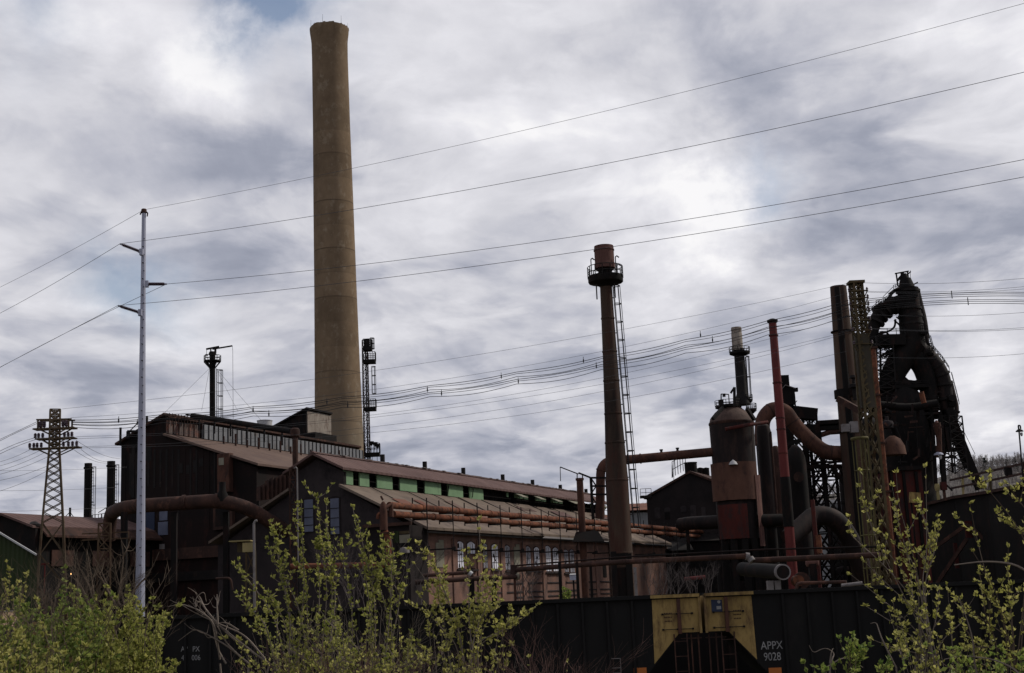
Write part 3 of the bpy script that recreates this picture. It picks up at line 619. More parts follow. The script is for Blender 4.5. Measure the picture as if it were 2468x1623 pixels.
shop.part('eave_gutter', MB().bar(PT(p0, s_e + .2, -.3, z_e - .4), PT(p0, s_e + .2, LS, z_e - .4), .14), MT['dark'])
for x in (1340, 1372): # gable windows left
    pass
for xa, xb, ya, yb in ((730, 752, 1205, 1281), (793, 815, 1202, 1287)):
    (sa, zt), (sb, zb_) = sz(xa, ya), sz(xb, yb); w = sb - sa; c = (sa + sb) / 2
    wn = shop.part('gable_window', MB().prism([PT(p0, c + u, .25, zb_ - .1 + v) for u, v in arch(w + .3, zt - zb_ + .3)], A2 * -.04), MT['brickblk'])
    shop.part('pane', MB().prism([PT(p0, c + u, .21, zb_ + v) for u, v in arch(w, zt - zb_, .02)], A2 * -.03), MT['paneblue'], parent=wn)
    br = MB()
    for q in (.2, .45, .72): br.bar(PT(p0, c - w / 2, .165, zb_ + (zt - zb_) * q), PT(p0, c + w / 2, .165, zb_ + (zt - zb_) * q), .05)
    shop.part('frame', br, MT['dark'], parent=wn)
# low lean-to continuing beyond the shop
lean = Thing('low_lean_to', 'low lean-to with patched pale roof panels beyond the brick workshop', 'shed', PT(p0, s_e - 3, LS + 18, 0))
lean.part('wall', MB().prism([PT(p0, s_e - .4, LS + .3, 0), PT(p0, s_e - .4, LS + 38, 0), PT(p0, s_e - .4, LS + 38, z_e - 1.4), PT(p0, s_e - .4, LS + .3, z_e - 1.4)], B2 * -6), MT['brickblk'])
lp = MB()
rg = random.Random(9)
for k in range(12): slab(lp, p0, s_e - 6.5, z_e + 1.0 + rg.uniform(-.05, .05), s_e + .2, z_e - 1.0, LS + .3 + k * 3.1, LS + 3.2 + k * 3.1, .18)
lean.part('roof', lp, MT['roofgrey'])

# --- dark front annex at the workshop corner, under the pipe bend
q0 = PT(p0, s_e, 0, 0)
an = Thing('brick_annex', 'small dark annex with pale hatch boards at the workshop corner below the pipe bend', 'annex', PT(p0, s_e - 3, -1.6, 0))
(sa, za), (sb, zb_) = sz(920, 1275), sz(1026, 1275)
an.part('wall', MB().prism([PT(p0, sa, .2, 0), PT(p0, sb, .2, 0), PT(p0, sb, .2, za), PT(p0, sa, .2, za)], A2 * -3.0), MT['brickblk'])
def on_an(x, y): return gable_sz(p0, x, y, -2.8)
def an_panel(x0, y0, x1, y1, mat, nm, th=.05, lift=0):
    (a, zt), (b, zb2) = on_an(x0, y0), on_an(x1, y1)
    an.part(nm, MB().prism([PT(p0, a, -2.8 - lift, zb2), PT(p0, b, -2.8 - lift, zb2), PT(p0, b, -2.8 - lift, zt), PT(p0, a, -2.8 - lift, zt)], A2 * -th), mat)
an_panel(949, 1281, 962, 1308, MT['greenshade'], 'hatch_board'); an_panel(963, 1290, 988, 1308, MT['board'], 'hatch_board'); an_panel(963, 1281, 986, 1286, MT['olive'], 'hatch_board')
an_panel(955, 1310, 990, 1345, MT['soot'], 'dark_opening')
an.part('eave_clutter', MB().bar(PT(p0, sa, -3.0, za + .1), PT(p0, sb + .3, -3.0, za + .1), .25), MT['rustdark'])
dr = vbase(975, 1325, 100); c_ = P(975, 1327, 101)
k = mpp(c_)
t_ = Thing('capped_drum', 'small grey domed drum standing in front of the dark annex', 'drum', V((c_.x, c_.y, 0)))
t_.part('stand', MB().tube([V((c_.x, c_.y, 0)), c_ - UZ * 7 * k], .12, 8), MT['dark'])
t_.part('shell', MB().lathe(c_, [(.02, 8 * k), (9 * k, 6.5 * k), (12 * k, 2 * k), (12 * k, -6 * k), (8 * k, -8 * k)], 20), MT['greypipe'])

# --- tall dark shed with grey monitor
T0 = P(398, 998, 150); T0 = V((T0.x, T0.y, 0))
tz = lambda x, y: gable_sz(T0, x, y)
sl, zl = tz(289, 1066); sa, za = tz(398, 998); sm, zm = tz(401, 1045); se, ze = tz(622, 1118)
LT = 44
shed = Thing('tall_mill_shed', 'tall soot-black mill shed with half monitor of pale corrugated sheets', 'mill shed', PT(T0, (sl + se) / 2, LT / 2, 0))
shed.part('gable_wall', MB().prism([PT(T0, s, 0, z) for s, z in ((sl + .2, 0), (se - .2, 0), (se - .2, ze - .4), (sm, zm - .4), (sm, za - .35), (sa, za - .3), (sl + .2, zl - .3))], A2 * .3), MT['sootred'])
shed.part('side_wall', MB().prism([PT(T0, se - .3, .3, 0), PT(T0, se - .3, LT, 0), PT(T0, se - .3, LT, ze - .5), PT(T0, se - .3, .3, ze - .5)], B2 * -.3), MT['sootred'])
shed.part('rear_wall', MB().prism([PT(T0, sl + .2, .3, 0), PT(T0, sl + .2, LT, 0), PT(T0, sl + .2, LT, zl - .5), PT(T0, sl + .2, .3, zl - .5)], B2 * .3), MT['sootred'])
rf = MB(); slab(rf, T0, sm - .1, zm, se + .3, ze, -.5, LT, .25); shed.part('lower_roof', rf, MT['roofgrey'])
rf = MB(); slab(rf, T0, sl - .4, zl - .1, sa + .1, za + .1, -.4, LT, .25); shed.part('back_roof', rf, MT['rustdark'])
ts = side_tz(T0, 487, 1040, sm)[0]
def mon(t0, t1, top, nm, mat, batten):
    m_ = MB().prism([PT(T0, sm + .15, t0, zm), PT(T0, sm + .15, t1, zm), PT(T0, sm + .15, t1, top), PT(T0, sm + .15, t0, top)], B2 * -.2)
    p_ = shed.part(nm, m_, mat)
    n = int((t1 - t0) / .95)
    for i in range(n + 1): t = t0 + .1 + (t1 - t0 - .2) * i / n; shed.part('batten', MB().box(PT(T0, sm + .2, t, (zm + top) / 2), (.1, .07, top - zm), (B2, A2, UZ)), batten, parent=p_)
mon(0, ts - .7, za - .75, 'monitor_wall', MT['corrrust'], MT['rustdark']); mon(ts, LT, za - .55, 'monitor_wall', MT['corrgrey'], MT['dark'])
for i in range(13):
    t = ts + 2 + i * 2.4; s = sm + 1.6; z = zm + (ze - zm) * (1.6) / (se - sm)
    shed.part('roof_bracket', MB().bar(PT(T0, s, t, z - .2), PT(T0, s, t, z + .9 + .5 * (i % 2)), .2), MT['rustdark'])
op = MB()
for i in range(12): op.bar(PT(T0, sm + .25, i * ts / 12 + .2, za - 1.2), PT(T0, sm + .25, i * ts / 12 + .2, za + .1), .08)
op.bar(PT(T0, sm + .25, 0, za - .35), PT(T0, sm + .25, ts, za - .35), .1); shed.part('open_frame', op, MT['rustdark'])
# sheets, torn openings and a rusty door tower on the gable
def on_sh(x, y): return tz(x, y)
def sh_panel(x0, y0, x1, y1, mat, nm, th=.06, lift=0.0, lab=None):
    (a, zt), (b, zb2) = on_sh(x0, y0), on_sh(x1, y1)
    return shed.part(nm, MB().prism([PT(T0, a, -lift, zb2), PT(T0, b, -lift, zb2), PT(T0, b, -lift, zt), PT(T0, a, -lift, zt)], A2 * -th), mat, label=lab)
sh_panel(534, 1096, 562, 1186, MT['rust'], 'rusty_chute', .8); sh_panel(538, 1106, 550, 1122, MT['board'], 'patch', .04, .803)
sh_panel(385, 1222, 404, 1254, MT['paneblue'], 'window', .08); sh_panel(382, 1259, 405, 1289, MT['paneblue'], 'window', .08); sh_panel(352, 1228, 372, 1360, MT['corrgrey'] if False else MT['blue'], 'window', .07)
sh_panel(385, 1312, 397, 1326, MT['greypipe'], 'sign_plate', .08)
for x0, y0, x1, y1 in ((432, 1118, 441, 1140), (449, 1122, 457, 1142), (466, 1110, 476, 1138), (480, 1106, 490, 1124), (318, 1075, 324, 1200), (352, 1078, 366, 1110)): sh_panel(x0, y0, x1, y1, MT['dark'], 'torn_opening', .05)
rg = random.Random(33)
for i in range(16):
    x = 298 + i * 14.5; ytop = 1072 if x > 330 else 1075
    sh_panel(x, ytop + 12 + max(0, 360 - x) * .15, x + 4, 1290 - rg.uniform(0, 120), rg.choice([MT['tankshell'], MT['sootred'], MT['dark'], MT['soot'], MT['dark']]) if x < 430 else rg.choice([MT['sootred'], MT['dark']]), 'cladding_strip', .035)
sh_panel(300, 1330, 640, 1336, MT['rustdark'], 'crane_beam', .4); sh_panel(330, 1385, 640, 1390, MT['dark'], 'crane_beam', .4)
sh_panel(520, 1222, 566, 1275, MT['rustdark'], 'hoist_frame', .5); sh_panel(526, 1228, 560, 1268, MT['soot'], 'hoist_opening', .03, .503)
sh_panel(432, 1380, 444, 1394, MT['olive'], 'sign_plate', .07)
# ragged sheet screen beside the shed
scr = Thing('sheet_metal_screen', 'ragged screen of rusty upright sheets between mill shed and workshop gable', 'screen', vbase(660, 1180, 122))
m_ = MB(); rg = random.Random(2)
for i in range(9):
    x = 618 + i * 10.2; y = 1173 - i * 5.2 + rg.uniform(-3, 3); a, b, c, d = P(x, y, 122), P(x + 9.2, y - 4, 121.6), P(x + 9.2, 1207 - i * 1.5, 121.6), P(x, 1208 - i * 1.5, 122)
    m_.prism([a, b, c, d], V((.05, .12, 0)))
scr.part('sheets', m_, MT['rustdark'])
m_ = MB()
for x in (622, 660, 700): q = P(x, 1200, 122.3); m_.bar(V((q.x, q.y, 0)), q, .2)
scr.part('post', m_, MT['dark'])

# rear gabled block with a tan side wall, just left of the chimney
G0 = P(738, 985, 196); G0 = V((G0.x, G0.y, 0)); gz = lambda x, y: gable_sz(G0, x, y)
(gl, gzl), (ga, gza), (gb, gzb) = gz(640, 1040), gz(738, 985), gz(741, 1052)
blk = Thing('rear_gabled_block', 'dark half-gabled block with tan side wall left of the tall chimney foot', 'building', PT(G0, (gl + ga) / 2, 10, 0))
blk.part('wall', MB().prism([PT(G0, s, 0, z) for s, z in ((gl, 0), (ga, 0), (ga, gza), (gl, gzl))], A2 * .3), MT['soot'])
blk.part('side_wall', MB().prism([PT(G0, ga + .02, .3, 0), PT(G0, ga + .02, 7, 0), PT(G0, ga + .02, 7, gza - .3), PT(G0, ga + .02, .3, gza - .3)], B2 * -.3), MT['cream'])
rf = MB(); slab(rf, G0, gl - .3, gzl, ga + .3, gza + .15, -.4, 7, .25); blk.part('roof', rf, MT['dark'])
blk.part('canopy', MB().box(PT(G0, ga - .2, 2.5, gzb), (4, 6, .9), (B2, A2, UZ)), MT['soot'])

# --- red-roofed low shed at far left
Q0 = P(4, 1236, 135); Q0 = V((Q0.x, Q0.y, 0)); qz = lambda x, y: gable_sz(Q0, x, y)
(qa, qza), (qe, qze) = qz(4, 1236), qz(84, 1267); qf, qzf = qz(84, 1290)
LQ = 60
lo = Thing('red_roofed_shed', 'low dark shed under a long brown-red roof at the left', 'shed', PT(Q0, qa, LQ / 2, 0))
ms = lambda s: 2 * qa - s
lo.part('gable_wall', MB().prism([PT(Q0, s, .1, z) for s, z in ((ms(qe), 0), (qe, 0), (qe, qze - .3), (qa, qza - .3), (ms(qe), qze - .3))], A2 * .3), MT['soot'])
rf = MB(); slab(rf, Q0, qa, qza, qe, qze, -.3, LQ); slab(rf, Q0, qa, qza, ms(qe), qze, -.3, LQ); lo.part('roof', rf, MT['roofbrown'])
rf = MB(); slab(rf, Q0, qe + .05, qze - .1, qe + 1.0, qzf, .6, LQ); lo.part('skirt_roof', rf, MT['rustdark'])
lo.part('side_wall', MB().prism([PT(Q0, qe - .1, .4, 0), PT(Q0, qe - .1, LQ, 0), PT(Q0, qe - .1, LQ, qze - .3), PT(Q0, qe - .1, .4, qze - .3)], B2 * -.3), MT['soot'])
for i in range(9): lo.part('window', MB().box(PT(Q0, qe + .02, 4 + i * 6, qzf - 2.2), (.1, 3.2, 1.6), (B2, A2, UZ)), MT['rustdark'])
c_ = P(82, 1262, 134); lo.part('roof_vent', MB().lathe(V((c_.x, c_.y, c_.z - 3)), [(.35, 0), (.35, 2.6), (.7, 2.7), (.7, 2.9), (.2, 3.2)], 12), MT['dark'])

# --- green shed, far left, near
E0 = P(95, 1336, 74); E0 = V((E0.x, E0.y, 0)); ez = lambda x, y: gable_sz(E0, x, y)
(ee, eze), (ea, eza) = ez(97, 1338), ez(-120, 1208)
gs = Thing('green_shed', 'dark green sheet-metal shed with a white rake trim at the left picture edge', 'shed', PT(E0, ea, 6, 0))
m2 = lambda s: 2 * ea - s
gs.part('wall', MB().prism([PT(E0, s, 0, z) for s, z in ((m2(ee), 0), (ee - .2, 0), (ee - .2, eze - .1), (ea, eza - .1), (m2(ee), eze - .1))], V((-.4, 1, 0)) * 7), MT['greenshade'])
rf = MB()
for s_ in (ee, m2(ee)): rf.prism([PT(E0, ea, -.2, eza), PT(E0, s_, -.2, eze), PT(E0, s_, -.2, eze - .1), PT(E0, ea, -.2, eza - .1)], V((-.4, 1, 0)) * 7.3)
gs.part('roof', rf, MT['dark'])
tr = MB(); tr.bar(PT(E0, ea, -.3, eza + .01), PT(E0, ee, -.3, eze + .01), .07, .09); gs.part('rake_trim', tr, MT['white'])

# tan box body at the left edge
c_ = P(10, 1493, 30); k = mpp(c_); bx = Thing('tan_utility_box', 'tan painted box body with dark base at the left picture edge', 'box', V((c_.x - .3, c_.y + .5, 0)))
bx.part('body', MB().box(c_ + V((-.3, .5, 0)), (60 * k, 1.0, 36 * k)), MT['tan'])
bx.part('roof_lip', MB().box(c_ + V((-.3, .5, 19 * k)), (64 * k, 1.1, 2 * k)), MT['greypipe'])
bx.part('stand', MB().box(V((c_.x - .3, c_.y + .5, (c_.z - 18 * k) / 2)), (54 * k, .8, c_.z - 18 * k)), MT['soot'])

# --- dark brick house at the right of the capped stack
K0 = P(1664, 1138, 176); K0 = V((K0.x, K0.y, 0)); kz = lambda x, y: gable_sz(K0, x, y)
(kl, kzl), (ka, kza) = kz(1558, 1198), kz(1664, 1139)
kr = 2 * ka - kl
bh = Thing('dark_brick_engine_house', 'black brick gabled engine house with bricked-up windows left of the big tank', 'building', PT(K0, ka, 12, 0))
bh.part('wall', MB().prism([PT(K0, s, 0, z) for s, z in ((kl, 0), (kr, 0), (kr, kzl), (ka, kza), (kl, kzl))], A2 * 30), MT['brickblk'])
rf = MB(); slab(rf, K0, kl - .3, kzl, ka, kza + .2, -.3, 30.3, .3); slab(rf, K0, ka, kza + .2, kr + .3, kzl, -.3, 30.3, .3); rfo = bh.part('roof', rf, MT['rustdark'])
for xa, xb, ya, yb in ((1577, 1592, 1224, 1250), (1601, 1616, 1224, 1233), (1640, 1655, 1220, 1234), (1663, 1679, 1218, 1250), (1690, 1702, 1222, 1250)):
    (sa_, zt), (sb_, zb2) = kz(xa, ya), kz(xb, yb); w = sb_ - sa_
    bh.part('blocked_window', MB().prism([PT(K0, (sa_ + sb_) / 2 + u, 0, zb2 + v) for u, v in arch(w, zt - zb2)], A2 * -.05), MT['brickdark'])
(sa_, zt), (sb_, zb2) = kz(1602, 1236), kz(1615, 1252); bh.part('dark_window', MB().prism([PT(K0, s, 0, z) for s, z in ((sa_, zb2), (sb_, zb2), (sb_, zt), (sa_, zt))], A2 * -.05), MT['soot'])
vd = P(1665, 1128, 182); k = mpp(vd)
bh.part('roof_ventilator', MB().lathe(vd - UZ * 12 * k, [(15 * k, 0), (15 * k, 22 * k), (16 * k, 23 * k), (16 * k, 25 * k), (4 * k, 26 * k)], 20), MT['soot'], parent=rfo)
for x in (1688, 1702):
    vd = P(x, 1140, 184); bh.part('roof_ventilator', MB().lathe(vd - UZ * 8 * k, [(8 * k, 0), (8 * k, 18 * k), (9 * k, 19 * k), (2 * k, 21 * k)], 14), MT['soot'], parent=rfo)
m_ = MB(); a, b = P(1622, 1150, 178), P(1655, 1132, 178)
straight_rail(m_, a, b + (a - b) * 0.05, 2.0, 5, .08); m_.bar(P(1620, 1152, 178), P(1620, 1122, 178), .12); m_.bar(P(1624, 1158, 178), P(1624, 1112, 178), .07)
bh.part('roof_railing', m_, MT['dark'], parent=rfo)
m_ = MB(); a = P(1556, 1198, 176); m_.box(a, (1.4, 1.4, .3)); straight_rail(m_, a + V((-.7, -.7, 0)), a + V((.7, -.7, 0)), 1.0, 2, .06); bh.part('eave_platform', m_, MT['dark'])
# small far roof between stack and engine house
f_ = P(1540, 1222, 260); k = mpp(f_); fr_ = Thing('distant_red_roof', 'small distant red-roofed building seen between capped stack and engine house', 'building', V((f_.x, f_.y, 0)))
fr_.part('wall', MB().box(V((f_.x, f_.y, (f_.z + 5 * k) / 2 - 1.2)), (60 * k, 10, f_.z - 10 * k)), MT['corrgrey'])
fr_.part('roof', MB().prism([f_ + V((-32 * k, -6, -12 * k)), f_ + V((-32 * k, 2, 10 * k)), f_ + V((-32 * k, 10, -12 * k))], V((64 * k, 0, 0))), MT['roofrust'])
# ------------------------------------------------------------------ chimneys, stacks and masts
def vcyl(x, y0, D, y1=None, zb=0.0):
    """base point on the ground and top height of an upright seen at pixel (x, y0) top"""
    p = P(x, y0, D); return V((p.x, p.y, zb)), p.z

# tall concrete chimney
b, zt = vcyl(793.5, 74, 228); k = mpp(V((b.x, b.y, ZC + 2))); kt = mpp(V((b.x, b.y, zt)))
ch = Thing('concrete_chimney', 'very tall tapering tan concrete chimney rising behind the mill shed', 'chimney', b)
def crad(y):                                     # half width in pixels at row y
    pts = [(74, 46.8), (84, 46), (95, 44.2), (114, 42.6), (300, 44.5), (500, 48), (700, 50.8), (900, 54.5), (1100, 59.5), (1500, 69)]
    for (ya, ra), (yb, rb) in zip(pts, pts[1:]):
        if ya <= y <= yb: return ra + (rb - ra) * (y - ya) / (yb - ya)
    return pts[-1][1]
prof = []
for y in list(range(1500, 120, -40)) + [106, 98, 90, 82, 76, 72]:
    z = zat(b.x, b.y, y); prof.append((crad(max(74, y)) * mpp(V((b.x, b.y, z))), max(0.0, z)))
rt = prof[-1][0]; ztop = prof[-1][1]
prof += [(rt * .86, ztop), (rt * .84, ztop - 4)]
sh = MB().lathe(b, prof, 64, cap=False)
sh.v = [(q[0] + max(0, 1 - q[2] / ztop) * 9.5 * k, q[1], q[2]) for q in sh.v]       # the old shaft leans a little
ch.part('shaft', sh, MT['concrete'])
m_ = MB()
for a in range(6):
    q = b + V((math.cos(a * 1.047 + .3) * rt * .95, math.sin(a * 1.047 + .3) * rt * .95, ztop - .1))
    rod = MB().tube([q, q + V((.05, 0, 1.7))], [.03, .015], 5); ch.part('lightning_rod', rod, MT['dark'])
c_ = MB(); rg = random.Random(6)                   # coping chips on the rim
for i in range(40):
    a = rg.uniform(0, 6.28); c_.box(b + V((math.cos(a) * rt * .93, math.sin(a) * rt * .93, ztop + .02)), (rg.uniform(.2, .7), rg.uniform(.2, .5), rg.uniform(.1, .35)))
ch.part('crumbling_rim', c_, MT['concrete'])

# floodlight mast beside the chimney
b, zt = vcyl(879, 820, 208); k = mpp(V((b.x, b.y, 30)))
fm = Thing('floodlight_mast', 'dark lattice mast with platforms and floodlights along the right of the concrete chimney', 'mast', b)
m_ = MB(); lattice(m_, b, 1.0, b + UZ * (zt), .75, 34, .1, .055, rot=.3); fm.part('lattice', m_, MT['rustdark'])
m_ = MB(); cx_ = b + V((-.65, -.1, 0)); m_.bar(V((b.x + .1, b.y, 0)), V((b.x + .1, b.y, zt)), .2); fm.part('riser_pipe', m_, MT['dark'])
for y, w, hh in ((842, 1.3, 1.3), (873, 1.9, 1.3), (987, 1.8, 1.3), (1097, 2.3, 1.5)):
    z = zat(b.x, b.y, y); c = V((b.x + w * .35, b.y, z)); d_ = fm.part('platform', MB().box(c, (w, 1.6, .55)), MT['soot'])
    r_ = MB()
    for sy in (-.75, .75): straight_rail(r_, c + V((-w / 2, sy, .2)), c + V((w / 2, sy, .2)), hh, 5, .07)
    straight_rail(r_, c + V((w / 2, -.75, .2)), c + V((w / 2, .75, .2)), hh, 3, .07); fm.part('railing', r_, MT['dark'], parent=d_)
z0, z1 = zat(b.x, b.y, 950), zat(b.x, b.y, 885); m_ = MB(); cage(m_, V((b.x + 1.0, b.y, z0)), V((b.x + 1.0, b.y, z1)), (1, 0, 0), .4, .05); fm.part('ladder_cage', m_, MT['dark'])
z0 = zat(b.x, b.y, 842); m_ = MB(); cage(m_, V((b.x + .9, b.y, z0)), V((b.x + .9, b.y, z0 + 1.7)), (1, 0, 0), .4, .06); m_.box(V((b.x + .3, b.y, z0 + .9)), (.9, .7, 1.4)); fm.part('cage_box', m_, MT['dark'])
for x, y in ((895, 1070), (904, 1072), (910, 1076)):
    c = P(x, y, 206); hd = fm.part('floodlight', MB().lathe(c, [(.05, -.35), (.38, .1), (.42, .35), (.3, .36)], 12), MT['dark']); fm.part('bracket', MB().bar(c - UZ * .3, V((c.x - .1, c.y, zat(b.x, b.y, 1090))), .07), MT['dark'], parent=hd)
for x in (885, 897, 909): c = P(x, 1100, 207); fm.part('hanging_strut', MB().bar(c, c - UZ * 3, .07), MT['dark'])

# thin stack with a swing jib behind the shed roof
b, zt = vcyl(512, 848, 178); k = mpp(V((b.x, b.y, zt)))
js = Thing('stack_with_jib', 'slim black stack with railed platform and swing jib above the shed roof', 'stack', b)
za = zat(b.x, b.y, 872)
js.part('shaft', MB().lathe(b, [(7.4 * k, 0), (6.7 * k, za - 1.5), (7 * k, za), (7.2 * k, zt - .5), (9 * k, zt - .45), (9 * k, zt - .2), (7 * k, zt)], 20), MT['soot'])
pl = js.part('platform', MB().lathe(V((b.x, b.y, za)), [(7 * k, -2.2), (21 * k, 0), (21 * k, .12), (6.8 * k, .12)], 12), MT['soot']) if False else js.part('platform', MB().lathe(V((b.x, b.y, za)), [(20 * k, 0), (20 * k, .12), (9 * k, .12), (9 * k, 0)], 20), MT['soot'])
m_ = MB(); railing(m_, V((b.x, b.y, 0)), 20 * k, za, 14 * k, 8, .09, rails=2)
for i in range(8): a = i * math.pi / 4; m_.bar(V((b.x + math.cos(a) * 20 * k, b.y + math.sin(a) * 20 * k, za)), V((b.x + math.cos(a) * 7 * k, b.y + math.sin(a) * 7 * k, za - 15 * k)), .14)
js.part('railing', m_, MT['dark'])
m_ = MB(); m_.bar(P(497, 842, 178), P(528, 836, 178), .22); m_.bar(P(512, 842, 178), P(560, 834, 178), .18); m_.bar(P(519, 852, 178), P(519, 840, 178), .25); m_.bar(P(508, 849, 178), P(508, 841, 178), .15)
m_.bar(P(498, 843, 178), P(498, 856, 178), .05); m_.box(P(498, 856, 178), (.3, .3, .2)); js.part('jib', m_, MT['dark'])
js.part('jib_rope', MB().tube([P(560, 834, 178), P(561, 846, 178), P(562, 1010, 178)], .025, 4), MT['cable'])
m_ = MB(); lx = b.x + 11 * k; ladder(m_, V((lx, b.y - .2, 15)), V((lx, b.y - .2, za - 1)), (0, 1, .0), .5, .4); cage(m_, V((lx + .1, b.y, 20)), V((lx + .1, b.y, za - 1.2)), (1, 0, 0), .45, .045, 1.7); js.part('caged_ladder', m_, MT['dark'])
for x, y in ((397, 995), (486, 990), (574, 993), (628, 1012)): js.part('guy_wire', MB().tube([P(505 if x < 510 else 520, 888, 178), P(x, y, 182)], .018, 4), MT['cable'])

# two dark stacks at the far left
for x, y0, w, lb in ((213, 1117, 18, 'black cylindrical stack with side ladder, left of the pair beyond the red-roofed shed'), (268, 1112, 19, 'black cylindrical stack with side ladder, right of the pair close to the tall shed')):
    b, zt = vcyl(x, y0, 205); k = mpp(V((b.x, b.y, zt)))
    st = Thing('boiler_stack', lb, 'stack', b, 'twin black stacks at the left')
    st.part('shaft', MB().lathe(b, [(w / 2 * k, 0), (w / 2 * k, zt - .9), (w / 2 * k + .12, zt - .85), (w / 2 * k + .12, zt - .6), (w / 2 * k, zt - .55), (w / 2 * k, zt), (w / 2 * k - .15, zt), (w / 2 * k - .15, zt - 2)], 24), MT['soot'])
    m_ = MB(); lx = b.x + (w / 2 + 2.4) * k; ladder(m_, V((lx, b.y - .1, 10)), V((lx, b.y - .1, zt - .6)), (.3, 1, 0), .5, .45, .035); cage(m_, V((lx, b.y, 12)), V((lx, b.y, zt - .6)), (1, 0, 0), .32, .04, 2.6, 4); st.part('caged_ladder', m_, MT['dark'])
    for q in (.95, .78, .6): m_ = MB().bar(V((b.x, b.y, zt * q)), V((lx + .2, b.y, zt * q)), .12); st.part('ladder_bracket', m_, MT['dark'])
m_ = MB(); a, b2 = P(222, 1250, 200), P(252, 1246, 200); straight_rail(m_, a - UZ * .6, b2 - UZ * .6, 1.1, 4, .08); m_.bar(a - UZ * .6, b2 - UZ * .6, .3)
m_.bar(P(237, 1236, 200), P(256, 1224, 200), .1); m_.bar(P(256, 1224, 200), P(256, 1250, 200), .1); m_.bar(P(245, 1240, 200), P(245, 1270, 200), .15)
single('stack_walkway', m_, MT['dark'], 'thin railed walkway joining the two black stacks above the red roof', 'walkway')
b, zt = vcyl(169, 1224, 190); m_ = MB(); m_.bar(b, V((b.x, b.y, zt)), .25); m_.bar(V((b.x, b.y, zt - .6)), P(158, 1245, 190), .08); m_.bar(V((b.x, b.y, zt - .6)), P(177, 1246, 190), .08)
single('stayed_post', m_, MT['dark'], 'short stayed post standing behind the red roof ridge', 'post')
# stub pipes and vents on the tall shed
for x, y0, y1, lb in ((290, 1031, 1066, 'short black pipe on the left eave of the tall mill shed'), (354, 1003, 1022, 'short black pipe beside the galvanised pole on the shed roof')):
    a = P(x, y1 + 6, 151); zt = zat(a.x, a.y, y0); single('eave_pipe', MB().lathe(a, [(.14, 0), (.14, zt - a.z)], 10), MT['soot'], lb, 'pipe', base=a)
m_ = MB(); m_.bar(P(307, 1040, 150.6), P(332, 1040, 150.6), .25); m_.bar(P(309, 1040, 150.6), P(309, 1058, 150.6), .35); m_.bar(P(314, 1038, 150.6), P(334, 1018, 150.6), .1)
single('roof_bracket_frame', m_, MT['dark'], 'small bracket frame on the left roof slope of the tall shed', 'bracket')
# white ventilator drum
c_ = P(638, 1030, 172); k = mpp(c_); t_ = Thing('ventilator_drum', 'pale grey round ventilator drum behind the shed ridge', 'ventilator', c_ - UZ * 4)
t_.part('shell', MB().lathe(c_ - UZ * 4, [(18 * k, 0), (18 * k, 4 + 14 * k), (19 * k, 4 + 14.5 * k), (19 * k, 4 + 16 * k), (17 * k, 4 + 16 * k), (17 * k, 4 + 10 * k)], 28, cap=False), MT['white'])
# gas pipe along the monitor and down behind the workshop gable
pts = [P(462, 1003, 152), P(480, 1005, 151.5), P(702, 1040, 137)]
gp = Thing('roof_gas_pipe', 'black pipe running above the monitor ridge and dropping beside the workshop gable', 'pipe', V((P(711, 1126, 136).x, 136, 0)))
gp.part('ridge_run', MB().tube(pts, .3, 12), MT['soot'])
d0 = P(711, 1043, 136.4); k = mpp(d0)
gp.part('head', MB().lathe(d0 - UZ * 12 * k, [(8 * k, 0), (11 * k, 3 * k), (12 * k, 11 * k), (11 * k, 20 * k), (7 * k, 23 * k)], 20), MT['rustdark'])
gp.part('downpipe', MB().lathe(V((d0.x, d0.y, 0)), [(7 * k, 0), (7 * k, d0.z - 12 * k)], 18), MT['rustdark'])
for i in range(6):
    q = pts[1].lerp(pts[2], i / 5.5); gp.part('pipe_leg', MB().bar(q, q - UZ * 1.6, .16), MT['dark'])
gp.part('end_tray', MB().bar(P(452, 1000, 152.4), P(500, 1006, 151), .7, .18), MT['soot'])

# big rust duct across the front of the tall shed
k = mpp(P(500, 1215, 112))
pts = bend([P(262, 1300, 119), P(266, 1238, 118), P(300, 1222, 113), P(530, 1207, 111), P(600, 1225, 111.5), P(722, 1302, 114.5)], 2.6, 8)
dt = Thing('rust_duct', 'fat dark rust duct sweeping across the front of the tall shed', 'duct', V((P(500, 1215, 112).x, 112, 0)))
dt.part('tube', MB().tube(pts, 17 * k, 24), MT['rustdark'])
for q in ((330, 1220, 112.7), (440, 1212, 111.6), (520, 1208, 111.1)):
    c = P(*q); a = P(q[0] + 3, q[1] - .2, q[2]); dt.part('flange', MB().tube([c, c + (a - c).normalized() * .25], 18.5 * k, 24), MT['rustdark'])
c = P(536, 1186, 111); dt.part('saddle', MB().lathe(c - UZ * .8, [(14 * k, 0), (13 * k, .6), (8 * k, .9), (8 * k, 1.6)], 18), MT['soot'])
for x in (300, 420, 545): c = P(x, 1235, 112); dt.part('leg', MB().bar(V((c.x, c.y, 0)), c, .45), MT['soot'])

